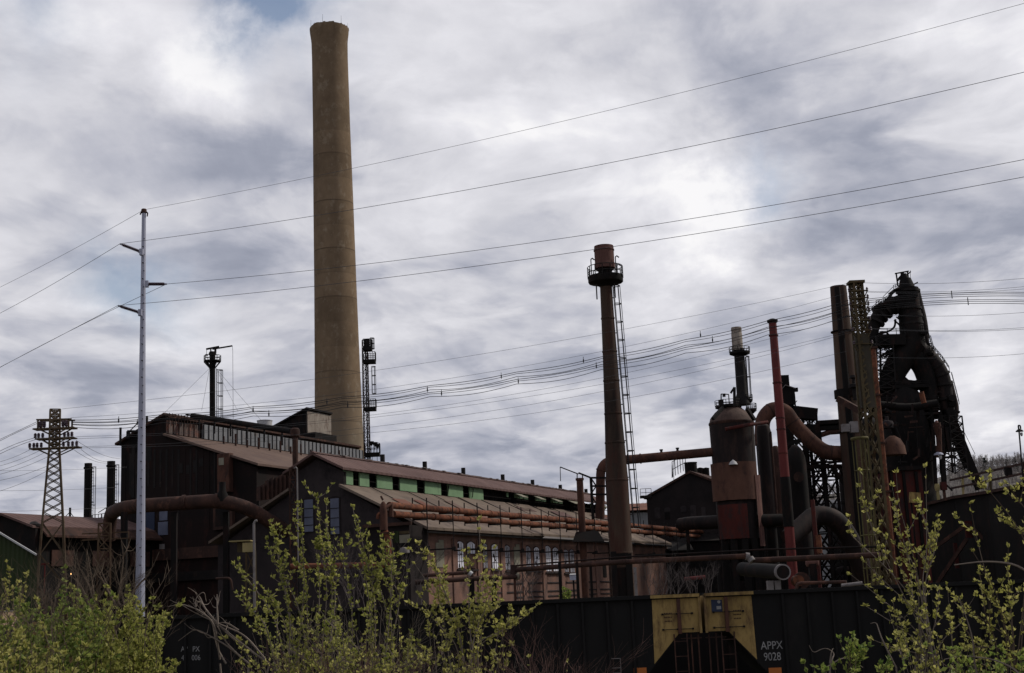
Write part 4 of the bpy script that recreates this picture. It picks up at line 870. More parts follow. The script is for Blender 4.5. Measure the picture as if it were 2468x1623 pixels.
# capped rust stack, the second landmark
b, zt = vcyl(1455, 594, 110); kk = lambda z: mpp(V((b.x, b.y, z)))
zy = lambda y: zat(b.x, b.y, y)
cs = Thing('capped_rust_stack', 'tall flared rust-coloured stack with a wide cap and railed platform', 'stack', b)
pr = []
for y, w in ((1440, 29.5), (1345, 27.5), (1160, 27), (1000, 21), (860, 17.5), (760, 15.5), (690, 14.5), (672, 15)):
    z = zy(y); pr.append((w * kk(z), z))
pr[0] = (pr[0][0], 0)
cs.part('shaft', MB().lathe(b, pr, 40), MT['stack'])
for y in (1410, 1335, 1160, 1070, 1000, 920, 850, 770):
    z = zy(y); w = [q for q in pr if q[1] >= z - 1e-3]; ra = 0
    for (r1, z1), (r2, z2) in zip(pr, pr[1:]):
        if z1 <= z <= z2: ra = r1 + (r2 - r1) * (z - z1) / (z2 - z1)
    cs.part('weld_band', MB().lathe(V((b.x, b.y, z)), [(ra - .01, 0), (ra + .035, .02), (ra + .035, .14), (ra - .01, .16)], 40, cap=False), MT['stack'])
ct = zy(594); k = kk(ct)
cap_ = cs.part('cap_drum', MB().lathe(b, [(21 * k, zy(649)), (25 * k, zy(648)), (25 * k, zy(636)), (23.6 * k, zy(635)), (23.6 * k, zy(606)), (25 * k, zy(605)), (25 * k, zy(603)), (23.8 * k, zy(602)), (23.2 * k, ct), (20 * k, ct), (19 * k, ct - 1.2)], 40), MT['stackhi'])
cs.part('cap_neck', MB().lathe(b, [(15 * k, zy(676)), (17 * k, zy(656)), (17 * k, zy(648))], 32), MT['soot'])
pl = cs.part('platform', MB().lathe(b, [(15 * k, zy(692)), (22 * k, zy(686)), (41 * k, zy(682)), (42 * k, zy(680)), (42 * k, zy(666)), (40 * k, zy(666)), (17 * k, zy(668))], 16), MT['soot'])
m_ = MB(); railing(m_, V((b.x, b.y, 0)), 42 * k, zy(672), zy(644) - zy(672), 14, .07, rails=2); cs.part('railing', m_, MT['dark'], parent=pl)
for x, y0 in ((1424, 626), (1483, 620), (1487, 640)):
    a = P(x, y0, 109.5); m_ = MB(); m_.bar(a, V((a.x, a.y, zy(670))), .08); m_.tube([a, a + V((.12, 0, .1)), a + V((.3, 0, -.05))], .06, 5); cs.part('davit', m_, MT['dark'])
for x, y0, y1 in ((1437, 686, 722), (1481, 684, 718)):
    a = P(x, y0, 108.6); m_ = MB().bar(a, V((a.x, a.y, zat(a.x, a.y, y1))), .1); cs.part('hanging_pipe', m_, MT['dark'])
a, c = P(1477, 690, 110.2), P(1527, 1270, 110.2)
m_ = MB(); ladder(m_, c, a, (.1, 1, 0), .5, .38, .035); cs.part('ladder', m_, MT['cable'])
m_ = MB(); cage(m_, c + V((.05, 0, 0)), a + V((.05, 0, 0)), (1, 0, 0), .36, .04, 1.45, 5); cs.part('ladder_cage', m_, MT['cable'])
m_ = MB()
for i in range(7): q = a.lerp(c, .05 + i * .15); m_.bar(q, V((q.x - .7, b.y, q.z)), .07)
cs.part('ladder_standoff', m_, MT['dark'])
# dark sheath and posts around its foot
m_ = MB(); q = P(1478, 1330, 107.6); m_.box(V((q.x, q.y, q.z / 2)), (.45, .4, q.z)); q2 = P(1514, 1335, 107.6); m_.box(V((q2.x, q2.y, q2.z / 2)), (.5, .4, q2.z)); m_.box(V(((q.x + q2.x) / 2, q.y + .1, q.z - .4)), (q2.x - q.x, .3, .5)); m_.box(V(((q.x + q2.x) / 2, q.y + .12, (q.z - 1) / 2)), (q2.x - q.x - .5, .1, q.z - 1.5))
single('stack_foot_frame', m_, MT['soot'], 'black steel frame in front of the foot of the capped stack', 'frame')
q = P(1530, 1370, 104); single('concrete_post', MB().box(V((q.x, q.y, q.z / 2)), (.22, .22, q.z)).box(V((q.x, q.y, q.z + .03)), (.28, .28, .06)), MT['greypipe'], 'pale grey post just right of the capped stack foot', 'post')

# roof stack with a swing arm, rising through the workshop eave
b, zt = vcyl(1397, 1153, 131); k = mpp(V((b.x, b.y, zt)))
rs = Thing('roof_stack_with_arm', 'short rust roof stack with a slanting swing arm above the workshop eave', 'stack', b)
rs.part('shaft', MB().lathe(b, [(8.5 * k, 0), (8.2 * k, zt - 1.2), (8 * k, zt - .25), (10 * k, zt - .2), (10 * k, zt), (7 * k, zt)], 20), MT['rust'])
zb_ = zat(b.x, b.y, 1296); rs.part('hood', MB().prism([V((b.x - 1.0, b.y - 1.2, zb_ - .4)), V((b.x + 2.0, b.y - 1.2, zb_ - .5)), V((b.x + 1.5, b.y - .3, zb_ + .55)), V((b.x - .6, b.y - .3, zb_ + .55))], (0, 1.6, 0)), MT['soot'])
m_ = MB(); D = 131
m_.bar(P(1350, 1126, D), P(1394, 1143, D), .1); m_.bar(P(1394, 1140, D), P(1424, 1152, D), .16); m_.bar(P(1350, 1126, D), P(1351, 1160, D), .07); m_.bar(P(1391, 1153, D), P(1391, 1142, D), .1); m_.bar(P(1404, 1154, D), P(1404, 1144, D), .1)
rs.part('swing_arm', m_, MT['dark'])

# twin rusty pipes carried along the workshop wall
def wall_off(s, t, z): return PT(p0, s, t, z)
so_ = s_e + 1.9
def pipe_tz(x, y): return side_tz(p0, x, y, so_)
t0, zu = pipe_tz(938, 1218); t1, zu1 = pipe_tz(1460, 1262); _, zl_ = pipe_tz(1040, 1246)
zup = lambda t: zu + (zu1 - zu) * (t - t0) / (t1 - t0); zlo = lambda t: zup(t) - (zup(pipe_tz(1040, 1246)[0]) - zl_)
tp = Thing('twin_rusty_pipes', 'pair of orange rusty pipes carried on brackets along the workshop eave', 'pipes', PT(p0, so_, (t0 + 80) / 2, 0))
TE = LS + 34
tp.part('pipe', MB().tube([PT(p0, so_, t0 + (TE - t0) * i / 24, zup(t0 + (TE - t0) * i / 24) - max(0, i - 15) * .02) for i in range(25)], .25, 14), MT['orange'])
tp.part('pipe', MB().tube([PT(p0, so_, t0 + .6 + (TE - t0) * i / 24, zlo(t0 + .6 + (TE - t0) * i / 24) - max(0, i - 15) * .02) for i in range(25)], .235, 14), MT['orange'])
rg = random.Random(31)
for x in (1012, 1075, 1135, 1191, 1242, 1291, 1335, 1376, 1420, 1459, 1560, 1590, 1618, 1645):
    t = pipe_tz(x, 1240)[0]; m_ = MB(); zt = zup(t)
    for so2 in (-.35, .35):
        m_.bar(PT(p0, so_ + so2, t + so2 * 1.4, zlo(t) - .5), PT(p0, so_ + so2, t + so2 * 1.4, zt + .75), .09)
    for zz in (zt - .27, zlo(t) - .27): m_.bar(PT(p0, so_ - .35, t - .5, zz), PT(p0, so_ + .35, t + .5, zz), .13)
    m_.bar(PT(p0, so_ + .35, t + .5, zlo(t) - .4), PT(p0, so_ + .35, t + .5, zlo(t) - 2.3), .07)
    m_.box(PT(p0, so_ + .35, t + .5, zlo(t) - 2.4), (.3, .3, .3)); m_.bar(PT(p0, s_e, t + .5, zlo(t) - 2.4), PT(p0, so_ + .4, t + .5, zlo(t) - 2.4), .12)
    tp.part('hanger', m_, MT['dark'])
for i in range(11):
    t = t0 + 5 + i * 6.3; a, c = PT(p0, so_, t, zup(t)), PT(p0, so_, t + .18, zup(t + .18)); tp.part('coupling', MB().tube([a, c], .295, 14), MT['orange'])
    a, c = PT(p0, so_, t + 2, zlo(t + 2)), PT(p0, so_, t + 2.2, zlo(t + 2.2)); tp.part('coupling', MB().tube([a, c], .28, 14), MT['orange'])
# riser elbow and the orange cross pipe
D = 97.5; rp = Thing('orange_riser_pipe', 'orange-rust riser with dome elbow turning into a level pipe behind the bushes', 'pipe', V((P(930, 1300, D).x, D, 0)))
k = mpp(P(930, 1250, D))
rp.part('riser', MB().lathe(V((P(925, 1275, D).x, D, zat(P(925, 1275, D).x, D, 1278))), [(9.5 * k, 0), (9.5 * k, 38 * k), (9 * k, 50 * k), (7 * k, 62 * k), (3 * k, 68 * k), (.01, 69 * k)], 18), MT['rust'])
rp.part('spout', MB().tube([P(923, 1206, D), P(918, 1196, D)], 2.5 * k, 8), MT['rustdark'])
rp.part('side_elbow', MB().tube(bend([P(920, 1236, D), P(911, 1240, D), P(910, 1252, D)], .2), 4 * k, 10), MT['orange'])
rp.part('header', MB().tube([P(925, 1228, D), P(942, 1216, 97.8), P(942, 1246, 97.8)], 7 * k, 12), MT['rust'])
rp.part('downpipe', MB().tube(bend([P(928, 1280, D), P(936, 1300, D), P(937, 1362, D), P(910, 1362, D), P(700, 1366, D)], 1.0, 6), 7 * k, 14), MT['orange'])
m_ = MB(); q = P(933, 1285, D); m_.box(q, (.9, .6, .14)); rp.part('flange', m_, MT['rust'])
for x in (720, 800, 880): q = P(x, 1366, D); rp.part('support', MB().bar(V((q.x, q.y, 0)), q, .14), MT['dark'])

# trussed column with conduit
b, zt = vcyl(707, 1128, 100)
tc = Thing('trussed_column', 'narrow rusty trussed column with a grey conduit in front of the workshop gable', 'column', b)
m_ = MB(); lattice(m_, b, .62, V((b.x - .05, b.y, zt)), .45, 16, .09, .05, rot=.2); tc.part('truss', m_, MT['rustdark'])
q = P(716, 1130, 99.5); tc.part('conduit', MB().tube([V((q.x, q.y, 0)), q, q + V((-.1, .1, .12)), q + V((-.25, .2, .05))], .055, 8), MT['greypipe'])

# galvanised transmission pole
b, zt = vcyl(347, 505, 85); zy = lambda y: zat(b.x, b.y, y); kk = lambda z: mpp(V((b.x, b.y, z)))
gpole = Thing('transmission_pole', 'tall pale galvanised steel transmission pole with three brown insulator arms', 'power pole', b)
gpole.part('shaft', MB().lathe(b, [(12.5 * kk(0), 0), (12 * kk(5), zy(1490)), (8.8 * kk(15), zy(1000)), (6.5 * kk(22), zy(750)), (5 * kk(28), zt)], 12), MT['galv'], ang=20)
m_ = MB(); tt = V((b.x, b.y, zt)); k = kk(zt)
m_.lathe(tt - UZ * 10 * k, [(5.3 * k, 0), (7 * k, 2 * k), (6.5 * k, 9 * k), (5 * k, 11 * k)], 12); m_.bar(tt + V((-5 * k, 0, -3 * k)), tt + V((-9 * k, 0, -13 * k)), .07); m_.bar(tt + V((5 * k, 0, -6 * k)), tt + V((9 * k, 0, -10 * k)), .09); m_.bar(tt + V((9 * k, 0, -9 * k)), tt + V((8 * k, 0, -18 * k)), .07)
gpole.part('head', m_, MT['rustdark'])
for i in range(46):
    z = 4 + (zt - 5.5) * i / 46; sg = 1 if i % 2 else -1; rr_ = (12 - 7 * z / zt) * kk(z); q = V((b.x + rr_ * .42 * (1 if sg > 0 else .9), b.y - rr_ * .88, z))
    gpole.part('step_bolt', MB().bar(q + V((0, .05, 0)), q + V((.05 * sg, -.16, 0)), .045), MT['dark'])
INS = {}
for nm, xa, ya, xb, yb in (('a', 341, 608, 289, 588), ('b', 354, 685, 402, 685), ('c', 338, 754, 284, 737)):
    a, c = P(xa, ya, 84.6), P(xb, yb, 84.2); INS[nm] = c
    ins = MB(); n = 16
    for j in range(n): q, q2 = a.lerp(c, .12 + .74 * j / n), a.lerp(c, .12 + .74 * (j + .55) / n); ins.tube([q, q2], .105, 10)
    ins.tube([a.lerp(c, .1), a.lerp(c, .9)], .075, 8); arm = gpole.part('insulator', ins, MT['insul'])
    f = MB(); f.tube([a, a.lerp(c, .12)], .12, 8); f.box(a, (.22, .25, .42)); f.tube([a.lerp(c, .88), c], .06, 6); gpole.part('fitting', f, MT['galv'], parent=arm)
INS['t'] = P(347, 506, 85)

# ------------------------------------------------------------------ lattice towers
def arm_line(mb, cx, z, x0, x1, D, w=.11): mb.bar(V((cx + x0, D, z)), V((cx + x1, D, z)), w)
b, zt = vcyl(133, 988, 90); k = mpp(V((b.x, b.y, 10))); zy = lambda y: zat(b.x, b.y, y)
lt = Thing('lattice_tower', 'squat rusty lattice tower with three crossarms at the left beside the red roof', 'pylon', b)
wb, wt = 92 * k * .84, 26 * k * .8
zm_ = zy(1085)
m_ = MB(); lattice(m_, b, wb * 1.12, V((b.x, b.y, zy(1260))), wb * .62, 5, .12, .06, rot=.35, plan=False); lt.part('lower_legs', m_, MT['towerrust'])
m_ = MB(); c0 = V((b.x, b.y, zy(1260))); lattice(m_, c0, wb * .62, V((b.x, b.y, zm_)), wt * 1.15, 9, .11, .055, rot=.35, plan=False, geo=.94); lt.part('upper_body', m_, MT['towerrust'])
m_ = MB(); lattice(m_, V((b.x, b.y, zm_)), wt * 1.15, V((b.x, b.y, zt)), wt * 1.1, 7, .1, .07, rot=.35); lt.part('head', m_, MT['towerrust'])
def arm(y, xl, xr, depth_px, th, nm='crossarm', box=False):
    z = zy(y); a = MB()
    for dy in (-.35, .35):
        a.bar(V((b.x + (xl - 133) * k, 90 + dy, z)), V((b.x + (xr - 133) * k, 90 + dy, z - (0.0))), th)
        for sgn, xe in ((-1, xl), (1, xr)): a.bar(V((b.x + (xe - 133) * k * .75, 90 + dy, z)), V((b.x + sgn * 10 * k, 90 + dy, z - depth_px * k)), th * .7)
    for q in range(7): xx = b.x + ((xl + (xr - xl) * q / 6) - 133) * k; a.bar(V((xx, 89.65, z)), V((xx, 90.35, z)), th * .6)
    o = lt.part(nm, a, MT['towerrust']); return o, z
o1, z1 = arm(1034, 84, 184, 14, .1); z1b = zy(1012)
fr_ = MB()
for x in (96, 171):
    for dy in (-.35, .35): fr_.bar(V((b.x + (x - 133) * k, 90 + dy, z1)), V((b.x + (x - 133) * k, 90 + dy, z1b)), .1)
for dy in (-.35, .35): fr_.bar(V((b.x - 41 * k, 90 + dy, z1b)), V((b.x + 45 * k, 90 + dy, z1b - .05)), .1)
lt.part('upper_frame', fr_, MT['towerrust'])
o2, z2 = arm(1058, 90, 184, 14, .09); o3, z3 = arm(1081, 76, 196, 16, .09)
def insul(par, x, z, up=1, r=.1):
    q = V((b.x + (x - 133) * k, 89.6, z)); lt.part('insulator', MB().lathe(q, [(.03, 0), (r, .03 * up), (r * .6, .08 * up), (r, .11 * up), (r * .6, .16 * up), (r, .19 * up), (.03, .26 * up)], 10), MT['insul'], parent=par)
for x in (91, 99, 109, 162, 171, 180): insul(o2, x, z2 + .05, 1.3, .12)
for x in (78, 88, 96, 106, 160, 172, 182, 192): insul(o3, x, z3 + .05, 1.3, .12)
for x in (102, 112, 158, 166): insul(o1, x, z1b - .5, 1.5, .14); insul(o1, x, z1 + .05, 1.5, .12)

b, zt = vcyl(2062, 682, 95); k = mpp(V((b.x, b.y, 14))); zy = lambda y: zat(b.x, b.y, y)
rtow = Thing('riveted_lattice_tower', 'slender yellow-brown lattice tower beside the tall rust stack at the right', 'pylon', b)
m_ = MB(); c1 = V((b.x, b.y, zy(800))); lattice(m_, b, 46 * k * .8, c1, 31 * k * .8, 17, .17, .08, rot=.25, plan=False); rtow.part('lower_body', m_, MT['olive'])
m_ = MB(); lattice(m_, V((b.x, b.y, zy(1010))), 36 * k * .78, c1, 30 * k * .78, 14, .02, .11, rot=.25, plan=False, single_diag=True); rtow.part('lacing', m_, MT['olive'])
m_ = MB(); c2 = P(2072, 985, 95); q_ = V((b.x, b.y, zy(985))); m_.prism([q_ + V((sx * 16.5 * k, sy * .42, 0)) for sx, sy in ((-1, -1), (1, -1), (1, 1), (-1, 1))], c1 - q_ - UZ * .2); rtow.part('sheeting', m_, MT['clad'])
m_ = MB(); lattice(m_, c1, 31 * k * .8, V((b.x, b.y, zt)), 28 * k * .8, 6, .15, .08, rot=.25); rtow.part('upper_body', m_, MT['olive'])
m_ = MB(); m_.box(V((b.x, b.y, zt)), (38 * k, 1.0, .18)); rtow.part('head_plate', m_, MT['olive'])
ra = []
for y in (705, 722, 738, 752, 775, 800, 832):
    z = zy(y); a = MB(); a.bar(V((b.x - 24 * k, b.y - .5, z)), V((b.x + 24 * k, b.y - .5, z)), .09)
    a.bar(V((b.x + 23 * k, b.y - .5, z)), V((b.x + 14 * k, b.y - .4, z - .5)), .07); a.bar(V((b.x - 23 * k, b.y - .5, z)), V((b.x - 14 * k, b.y - .4, z - .5)), .07)
    o = rtow.part('crossarm', a, MT['olive']); ra.append(o)
    for x in (-22, 22): q = V((b.x + x * k, b.y - .5, z)); rtow.part('insulator', MB().lathe(q - UZ * .05, [(.03, 0), (.1, .05), (.06, .12), (.1, .17), (.03, .3)], 8), MT['insul'], parent=o)
m_ = MB(); top, bot = P(2079, 1058, 93.6), P(2106, 1440, 93.6); top = V((bot.x, bot.y, top.z))
ladder(m_, V((bot.x, bot.y, .5)), top, (1, 0, 0), .55, .45, .035); rtow.part('ladder', m_, MT['olive'])
m_ = MB(); cage(m_, V((bot.x, bot.y, 3)), top, (0, -1, 0), .52, .05, 1.9, 6); rtow.part('ladder_cage', m_, MT['cage'])
m_ = MB(); m_.tube([top + V((math.cos(a) * .52, -abs(math.sin(a)) * .8, 0)) for a in [math.pi * i / 10 for i in range(11)]], .12, 6); rtow.part('cage_hoop', m_, MT['cage'])
# ------------------------------------------------------------------ vessels right of the centre
def pipe_thing(name, label, pts, wpx, mat, cat='pipe', rad=1.5, legs=(), group=None, flanges=(), n=18):
    """pts: (x, y, D) photo points of the centre line; wpx: width in pixels at the first point"""
    w = [P(*q) for q in pts]; k = mpp(w[len(w) // 2]); r = wpx / 2 * k
    t = Thing(name, label, cat, V((w[0].x, w[0].y, min(q.z for q in w) - r)), group)
    b_ = bend(w, rad, 8) if len(w) > 2 else w
    t.part('tube', MB().tube(b_, r, n), mat)
    for q in flanges:
        i = min(len(b_) - 2, int(q * (len(b_) - 1))); f = q * (len(b_) - 1) - i; c = b_[i].lerp(b_[i + 1], f); d = (b_[i + 1] - b_[i]).normalized()
        t.part('flange', MB().tube([c, c + d * max(.12, r * .25)], r * 1.14, n), mat)
    for q in legs:
        i = min(len(b_) - 2, int(q * (len(b_) - 1))); f = q * (len(b_) - 1) - i; c = b_[i].lerp(b_[i + 1], f)
        t.part('leg', MB().bar(V((c.x, c.y, 0)), c - UZ * r * .8, max(.14, r * .5)), MT['soot'])
    return t

D = 150
b = P(1772, 1150, D); b = V((b.x, b.y, 0)); zy = lambda y: zat(b.x, b.y, y); kk = lambda z: mpp(V((b.x, b.y, z))); k = kk(20)
tk = Thing('gas_cleaning_tank', 'huge dark domed tank with a rusty brown lower plate and a slim stack on top', 'tank', b)
tk.part('shell', MB().lathe(b, [(49 * k, zy(1300)), (52 * k, zy(1130)), (53.5 * k, zy(1020))], 40), MT['tankshell'])
tk.part('dome', MB().lathe(b, [(53.4 * k, zy(1020)), (50 * k, zy(1008)), (38 * k, zy(994)), (30 * k, zy(988)), (26 * k, zy(984)), (25 * k, zy(976)), (10 * k, zy(975))], 40), MT['tankdome'])
tk.part('dome_band', MB().lathe(b, [(53.3 * k, zy(1025)), (54.6 * k, zy(1023)), (54.6 * k, zy(1019)), (53 * k, zy(1017))], 40, cap=False), MT['rustdark'])
def curved(c, r, z0, z1, a0, a1, th=.06, n=14):
    m_ = MB(); ang = [a0 + (a1 - a0) * i / n for i in range(n + 1)]
    for rr_, zz in ((r, z0), (r, z1), (r + th, z0), (r + th, z1)):
        for a in ang: m_.v.append((c.x + math.cos(a) * rr_, c.y + math.sin(a) * rr_, zz))
    q = n + 1
    for i in range(n):
        m_.f += [(i + 2 * q, i + 1 + 2 * q, i + 1 + 3 * q, i + 3 * q), (i + q, i + 1 + q, i + 1 + 3 * q, i + 3 * q)[::-1], (i, i + 1, i + 1 + 2 * q, i + 2 * q)]
    return m_
tk.part('lower_plate', curved(b, 53 * k, zy(1208), zy(1118), R(185), R(322), .25), MT['brownplate'])
tk.part('red_plate', curved(b, 52.5 * k, zy(1300), zy(1218), R(205), R(285), .15), MT['redpanel'])
tk.part('pale_strip', curved(b, 53.2 * k, zy(1320), zy(1150), R(312), R(338), .3), MT['stackhi'])
tk.part('shell_seam', curved(b, 54 * k, zy(1300), zy(1025), R(326), R(328), .12, 2), MT['greypipe'])
m_ = MB(); sc_ = b + V((12 * k, 0, 0)); kt = kk(30)
for q in range(5): a = -2.6 + q * .55; m_.bar(b + V((math.cos(a) * 53 * k, math.sin(a) * 53 * k, 0)), b + V((math.cos(a) * 46 * k, math.sin(a) * 46 * k, zy(1300))), .7)
tk.part('leg_frame', m_, MT['soot'])
tk.part('cone_bottom', MB().lathe(b, [(10 * k, zy(1400)), (30 * k, zy(1345)), (49 * k, zy(1301)), (40 * k, zy(1300))], 32), MT['soot'])
sb = P(1785, 900, D); sb = V((sb.x, sb.y, 0))
tk.part('top_stack', MB().lathe(sb, [(20 * k, zy(978)), (16 * k, zy(958)), (13.5 * k, zy(950)), (12.5 * k, zy(850)), (12.5 * k, zy(842))], 24), MT['dark'])
sc2 = P(1776, 815, D); sc2 = V((sc2.x, sc2.y, 0))
tk.part('stack_cap', MB().lathe(sc2, [(13 * k, zy(846)), (13.2 * k, zy(806)), (12.6 * k, zy(805)), (12.6 * k, zy(798)), (13.2 * k, zy(797)), (12.5 * k, zy(791)), (9 * k, zy(791)), (9 * k, zy(800))], 24), MT['cream'])
def round_platform(th, c, z, r, hh, mat=MT['soot'], n=10, r_in=0):
    o = th.part('platform', MB().lathe(V((c.x, c.y, z)), [(max(r * .35, r_in), -.45), (r, -.15), (r, .1), (max(r * .35, r_in), .1)], 18), mat)
    m_ = MB(); railing(m_, c, r, z, hh, n, .06); th.part('railing', m_, MT['dark'], parent=o)
round_platform(tk, sc2 + V((4 * k, 0, 0)), zy(852), 25 * k, 13 * k)
round_platform(tk, b + V((-4 * k, 0, 0)), zy(980), 32 * k, 14 * k); round_platform(tk, P(1800, 967, D), zy(967), 14 * k, 13 * k, n=8); round_platform(tk, P(1812, 998, D - 3), zy(998), 12 * k, 14 * k, n=8)
m_ = MB(); lx = P(1797, 860, D); l2 = P(1803, 958, D); m_.bar(l2, lx, .12); m_.bar(l2 + V((.25, 0, 0)), lx + V((.25, 0, 0)), .06); cage(m_, l2, lx, (1, 0, 0), .28, .04, 1.6, 4); tk.part('stack_ladder', m_, MT['cable'])
m_ = MB()
m_.bar(P(1738, 975, D - 2), P(1738, 950, D - 2), .12); m_.bar(P(1738, 950, D - 2), P(1756, 951, D - 2), .1); m_.bar(P(1756, 951, D - 2), P(1758, 978, D - 2), .1); m_.bar(P(1770, 980, D - 2.5), P(1770, 934, D - 2.5), .28); m_.bar(P(1770, 934, D - 2.5), P(1761, 948, D - 2.5), .22); m_.box(P(1745, 953, D - 2), (.3, .3, .35)); m_.box(P(1738, 972, D - 2), (.5, .5, .7))
tk.part('davit_frame', m_, MT['dark'])
for xa, ya, xb, yb in ((1718, 1010, 1742, 983), (1800, 985, 1818, 1012)): tk.part('dome_pipe', MB().bar(P(xa, ya, D - 4), P(xb, yb, D - 3), .35), MT['dark'])
tk.part('cross_pipe', MB().tube([P(1748, 1035, D - 3.2), P(1800, 1025, D - 3.2), P(1850, 1018, D - 1)], .2, 10), MT['redpanel'])
q = P(1767, 1116, D - 2.8); tk.part('white_cap', MB().lathe(q, [(.5, -.2), (.35, .1), (.02, .35)], 10), MT['white'])
# companion vessels
for x, y0, w, D2, mat, lb in ((1839, 1022, 35, 154, MT['tankshell'], 'tall black cylinder tucked close behind the big domed tank'), (1868, 1075, 22, 157, MT['rustdark'], 'rusty cylinder between the big tank and the red pipe')):
    b2, zt = vcyl(x, y0, D2); k2 = mpp(V((b2.x, b2.y, 18)))
    t = Thing('upright_vessel', lb, 'vessel', b2, 'vessels beside the big tank')
    t.part('shell', MB().lathe(b2, [(w / 2 * k2, zat(b2.x, b2.y, 1270)), (w / 2 * k2, zt - .9), (w / 2.4 * k2, zt - .25), (w / 5 * k2, zt)], 24), mat)
    t.part('skirt', MB().lathe(b2, [(w / 2.6 * k2, 0), (w / 2.6 * k2, zat(b2.x, b2.y, 1270)), (w / 2.2 * k2, zat(b2.x, b2.y, 1268))], 20), MT['soot'])
    t.part('seam_pipe', MB().tube([V((b2.x + w * .42 * k2, b2.y - w * .3 * k2, zat(b2.x, b2.y, 1250))), V((b2.x + w * .42 * k2, b2.y - w * .3 * k2, zt - 1))], .12, 8), MT['rustdark'])
# duct from the tank to the elbow behind the capped stack
t = pipe_thing('overhead_duct', 'dark red-rust overhead duct from the big tank to an elbow behind the capped stack', [(1716, 1090, 150), (1520, 1108, 150), (1448, 1112, 150), (1446, 1250, 150)], 22, MT['rust'], 'duct', 3.2, flanges=(.1, .3, .86), n=24)
for x, y in ((1594, 1091), (1633, 1087)): c = P(x, y, 150); t.part('valve_stub', MB().lathe(c, [(.14, -.2), (.14, .2), (.2, .22), (.2, .35)], 8), MT['dark'])
m_ = MB()
for x in (1424, 1462): a = P(x, 1152, 148.6); m_.bar(V((a.x, a.y, 0)), a, .3)
for y in (1152, 1172, 1192): m_.bar(P(1424, y, 148.6), P(1462, y, 148.6), .2)
for ya, yb in ((1152, 1172), (1192, 1172), (1192, 1215)): m_.bar(P(1424, ya, 148.6), P(1437, yb, 148.6), .14)
single('elbow_support_tower', m_, MT['soot'], 'black frame around the elbow of the overhead duct', 'frame')
pipe_thing('fat_low_duct', 'fat dark low duct end beside the black brick engine house', [(1640, 1265, 155), (1660, 1262, 154), (1740, 1258, 151)], 32, MT['tankshell'], 'duct', 1.5, legs=(.3,), n=24)
pipe_thing('low_cross_duct', 'dim rust duct crossing between big tank and red pipe', [(1790, 1256, 149), (1885, 1254, 149)], 30, MT['soot'], 'duct', n=20)

# red stack pipe
b, zt = vcyl(1862, 780, 138); k = mpp(V((b.x, b.y, 20)))
rp = Thing('red_vent_pipe', 'slim tall red-painted vent pipe with a flat cap plate', 'pipe', b)
zy = lambda y: zat(b.x, b.y, y)
rp.part('shaft', MB().lathe(b, [(12 * k, 0), (11.5 * k, zy(1240)), (10.6 * k, zy(1000)), (9.5 * k, zt)], 24), MT['redpipe'])
rp.part('cap_plate', MB().lathe(b, [(9 * k, zt), (13 * k, zt + .15), (13.5 * k, zt + .35), (5 * k, zt + .5)], 20), MT['soot'])
for y in (811, 925, 1010, 1037, 1095): rp.part('flange', MB().lathe(V((b.x, b.y, zy(y))), [(9 * k, 0), (11.7 * k, .02), (11.7 * k, .14), (9 * k, .16)], 24, cap=False), MT['redpanel'])
rp.part('sooty_sleeve', MB().lathe(b, [(12.6 * k, zy(1270)), (12.4 * k, zy(1170)), (11.6 * k, zy(1150))], 24, cap=False), MT['soot'])

# downcomer arch
pts = bend([P(1836, 1075, 166), P(1838, 1010, 166), P(1860, 985, 166), P(1892, 990, 166), P(1915, 1025, 166), P(1955, 1066, 166), P(1990, 1092, 166), P(2075, 1094, 166)], 2.2, 8)
k = mpp(P(1900, 1000, 166)); dn = Thing('downcomer_pipe', 'fat rust-brown goose-neck gas main arching behind the red vent pipe', 'gas main', V((P(1838, 1075, 166).x, 166, 0)))
dn.part('tube', MB().tube(pts, 18 * k, 28), MT['rust'])
for i in (12, 20, 30, 40, 52, 62):
    if i < len(pts) - 1: d = (pts[i + 1] - pts[i]).normalized(); dn.part('seam_ring', MB().tube([pts[i], pts[i] + d * .15], 18.6 * k, 28), MT['rustdark'])
dn.part('leg', MB().bar(V((pts[0].x, 166, 0)), pts[0], 1.2), MT['soot'])

# hoist house and bridge
def lattice_beam(mb, a, b_, h, n, w, up=UZ):
    a, b_ = V(a), V(b_); mb.bar(a, b_, w * 1.3); mb.bar(a + up * h, b_ + up * h, w * 1.3)
    for i in range(n):
        p, q = a.lerp(b_, i / n), a.lerp(b_, (i + 1) / n); mb.bar(p, p + up * h, w); mb.bar(p, q + up * h, w); 
    mb.bar(b_, b_ + up * h, w)
D = 172; k = mpp(P(1900, 960, D))
hh_ = Thing('hoist_house', 'small black hoist house on a tall dark column above the gas main', 'hoist house', vbase(1895, 960, D))
m_ = MB(); c = P(1898, 958, D); m_.prism([c + V((-14 * k, -1.2, -20 * k)), c + V((14 * k, -1.2, -20 * k)), c + V((14 * k, -1.2, 16 * k)), c + V((-8 * k, -1.2, 25 * k)), c + V((-14 * k, -1.2, 20 * k))], (0, 2.4, 0)); hh_.part('cabin', m_, MT['soot'])
m_ = MB(); m_.prism([c + V((-15 * k, -1.5, 20 * k)), c + V((-8 * k, -1.5, 27 * k)), c + V((16 * k, -1.5, 18 * k)), c + V((16 * k, -1.5, 16.5 * k)), c + V((-8 * k, -1.5, 25 * k)), c + V((-15 * k, -1.5, 18.5 * k))], (0, 3, 0)); hh_.part('roof', m_, MT['greypipe'])
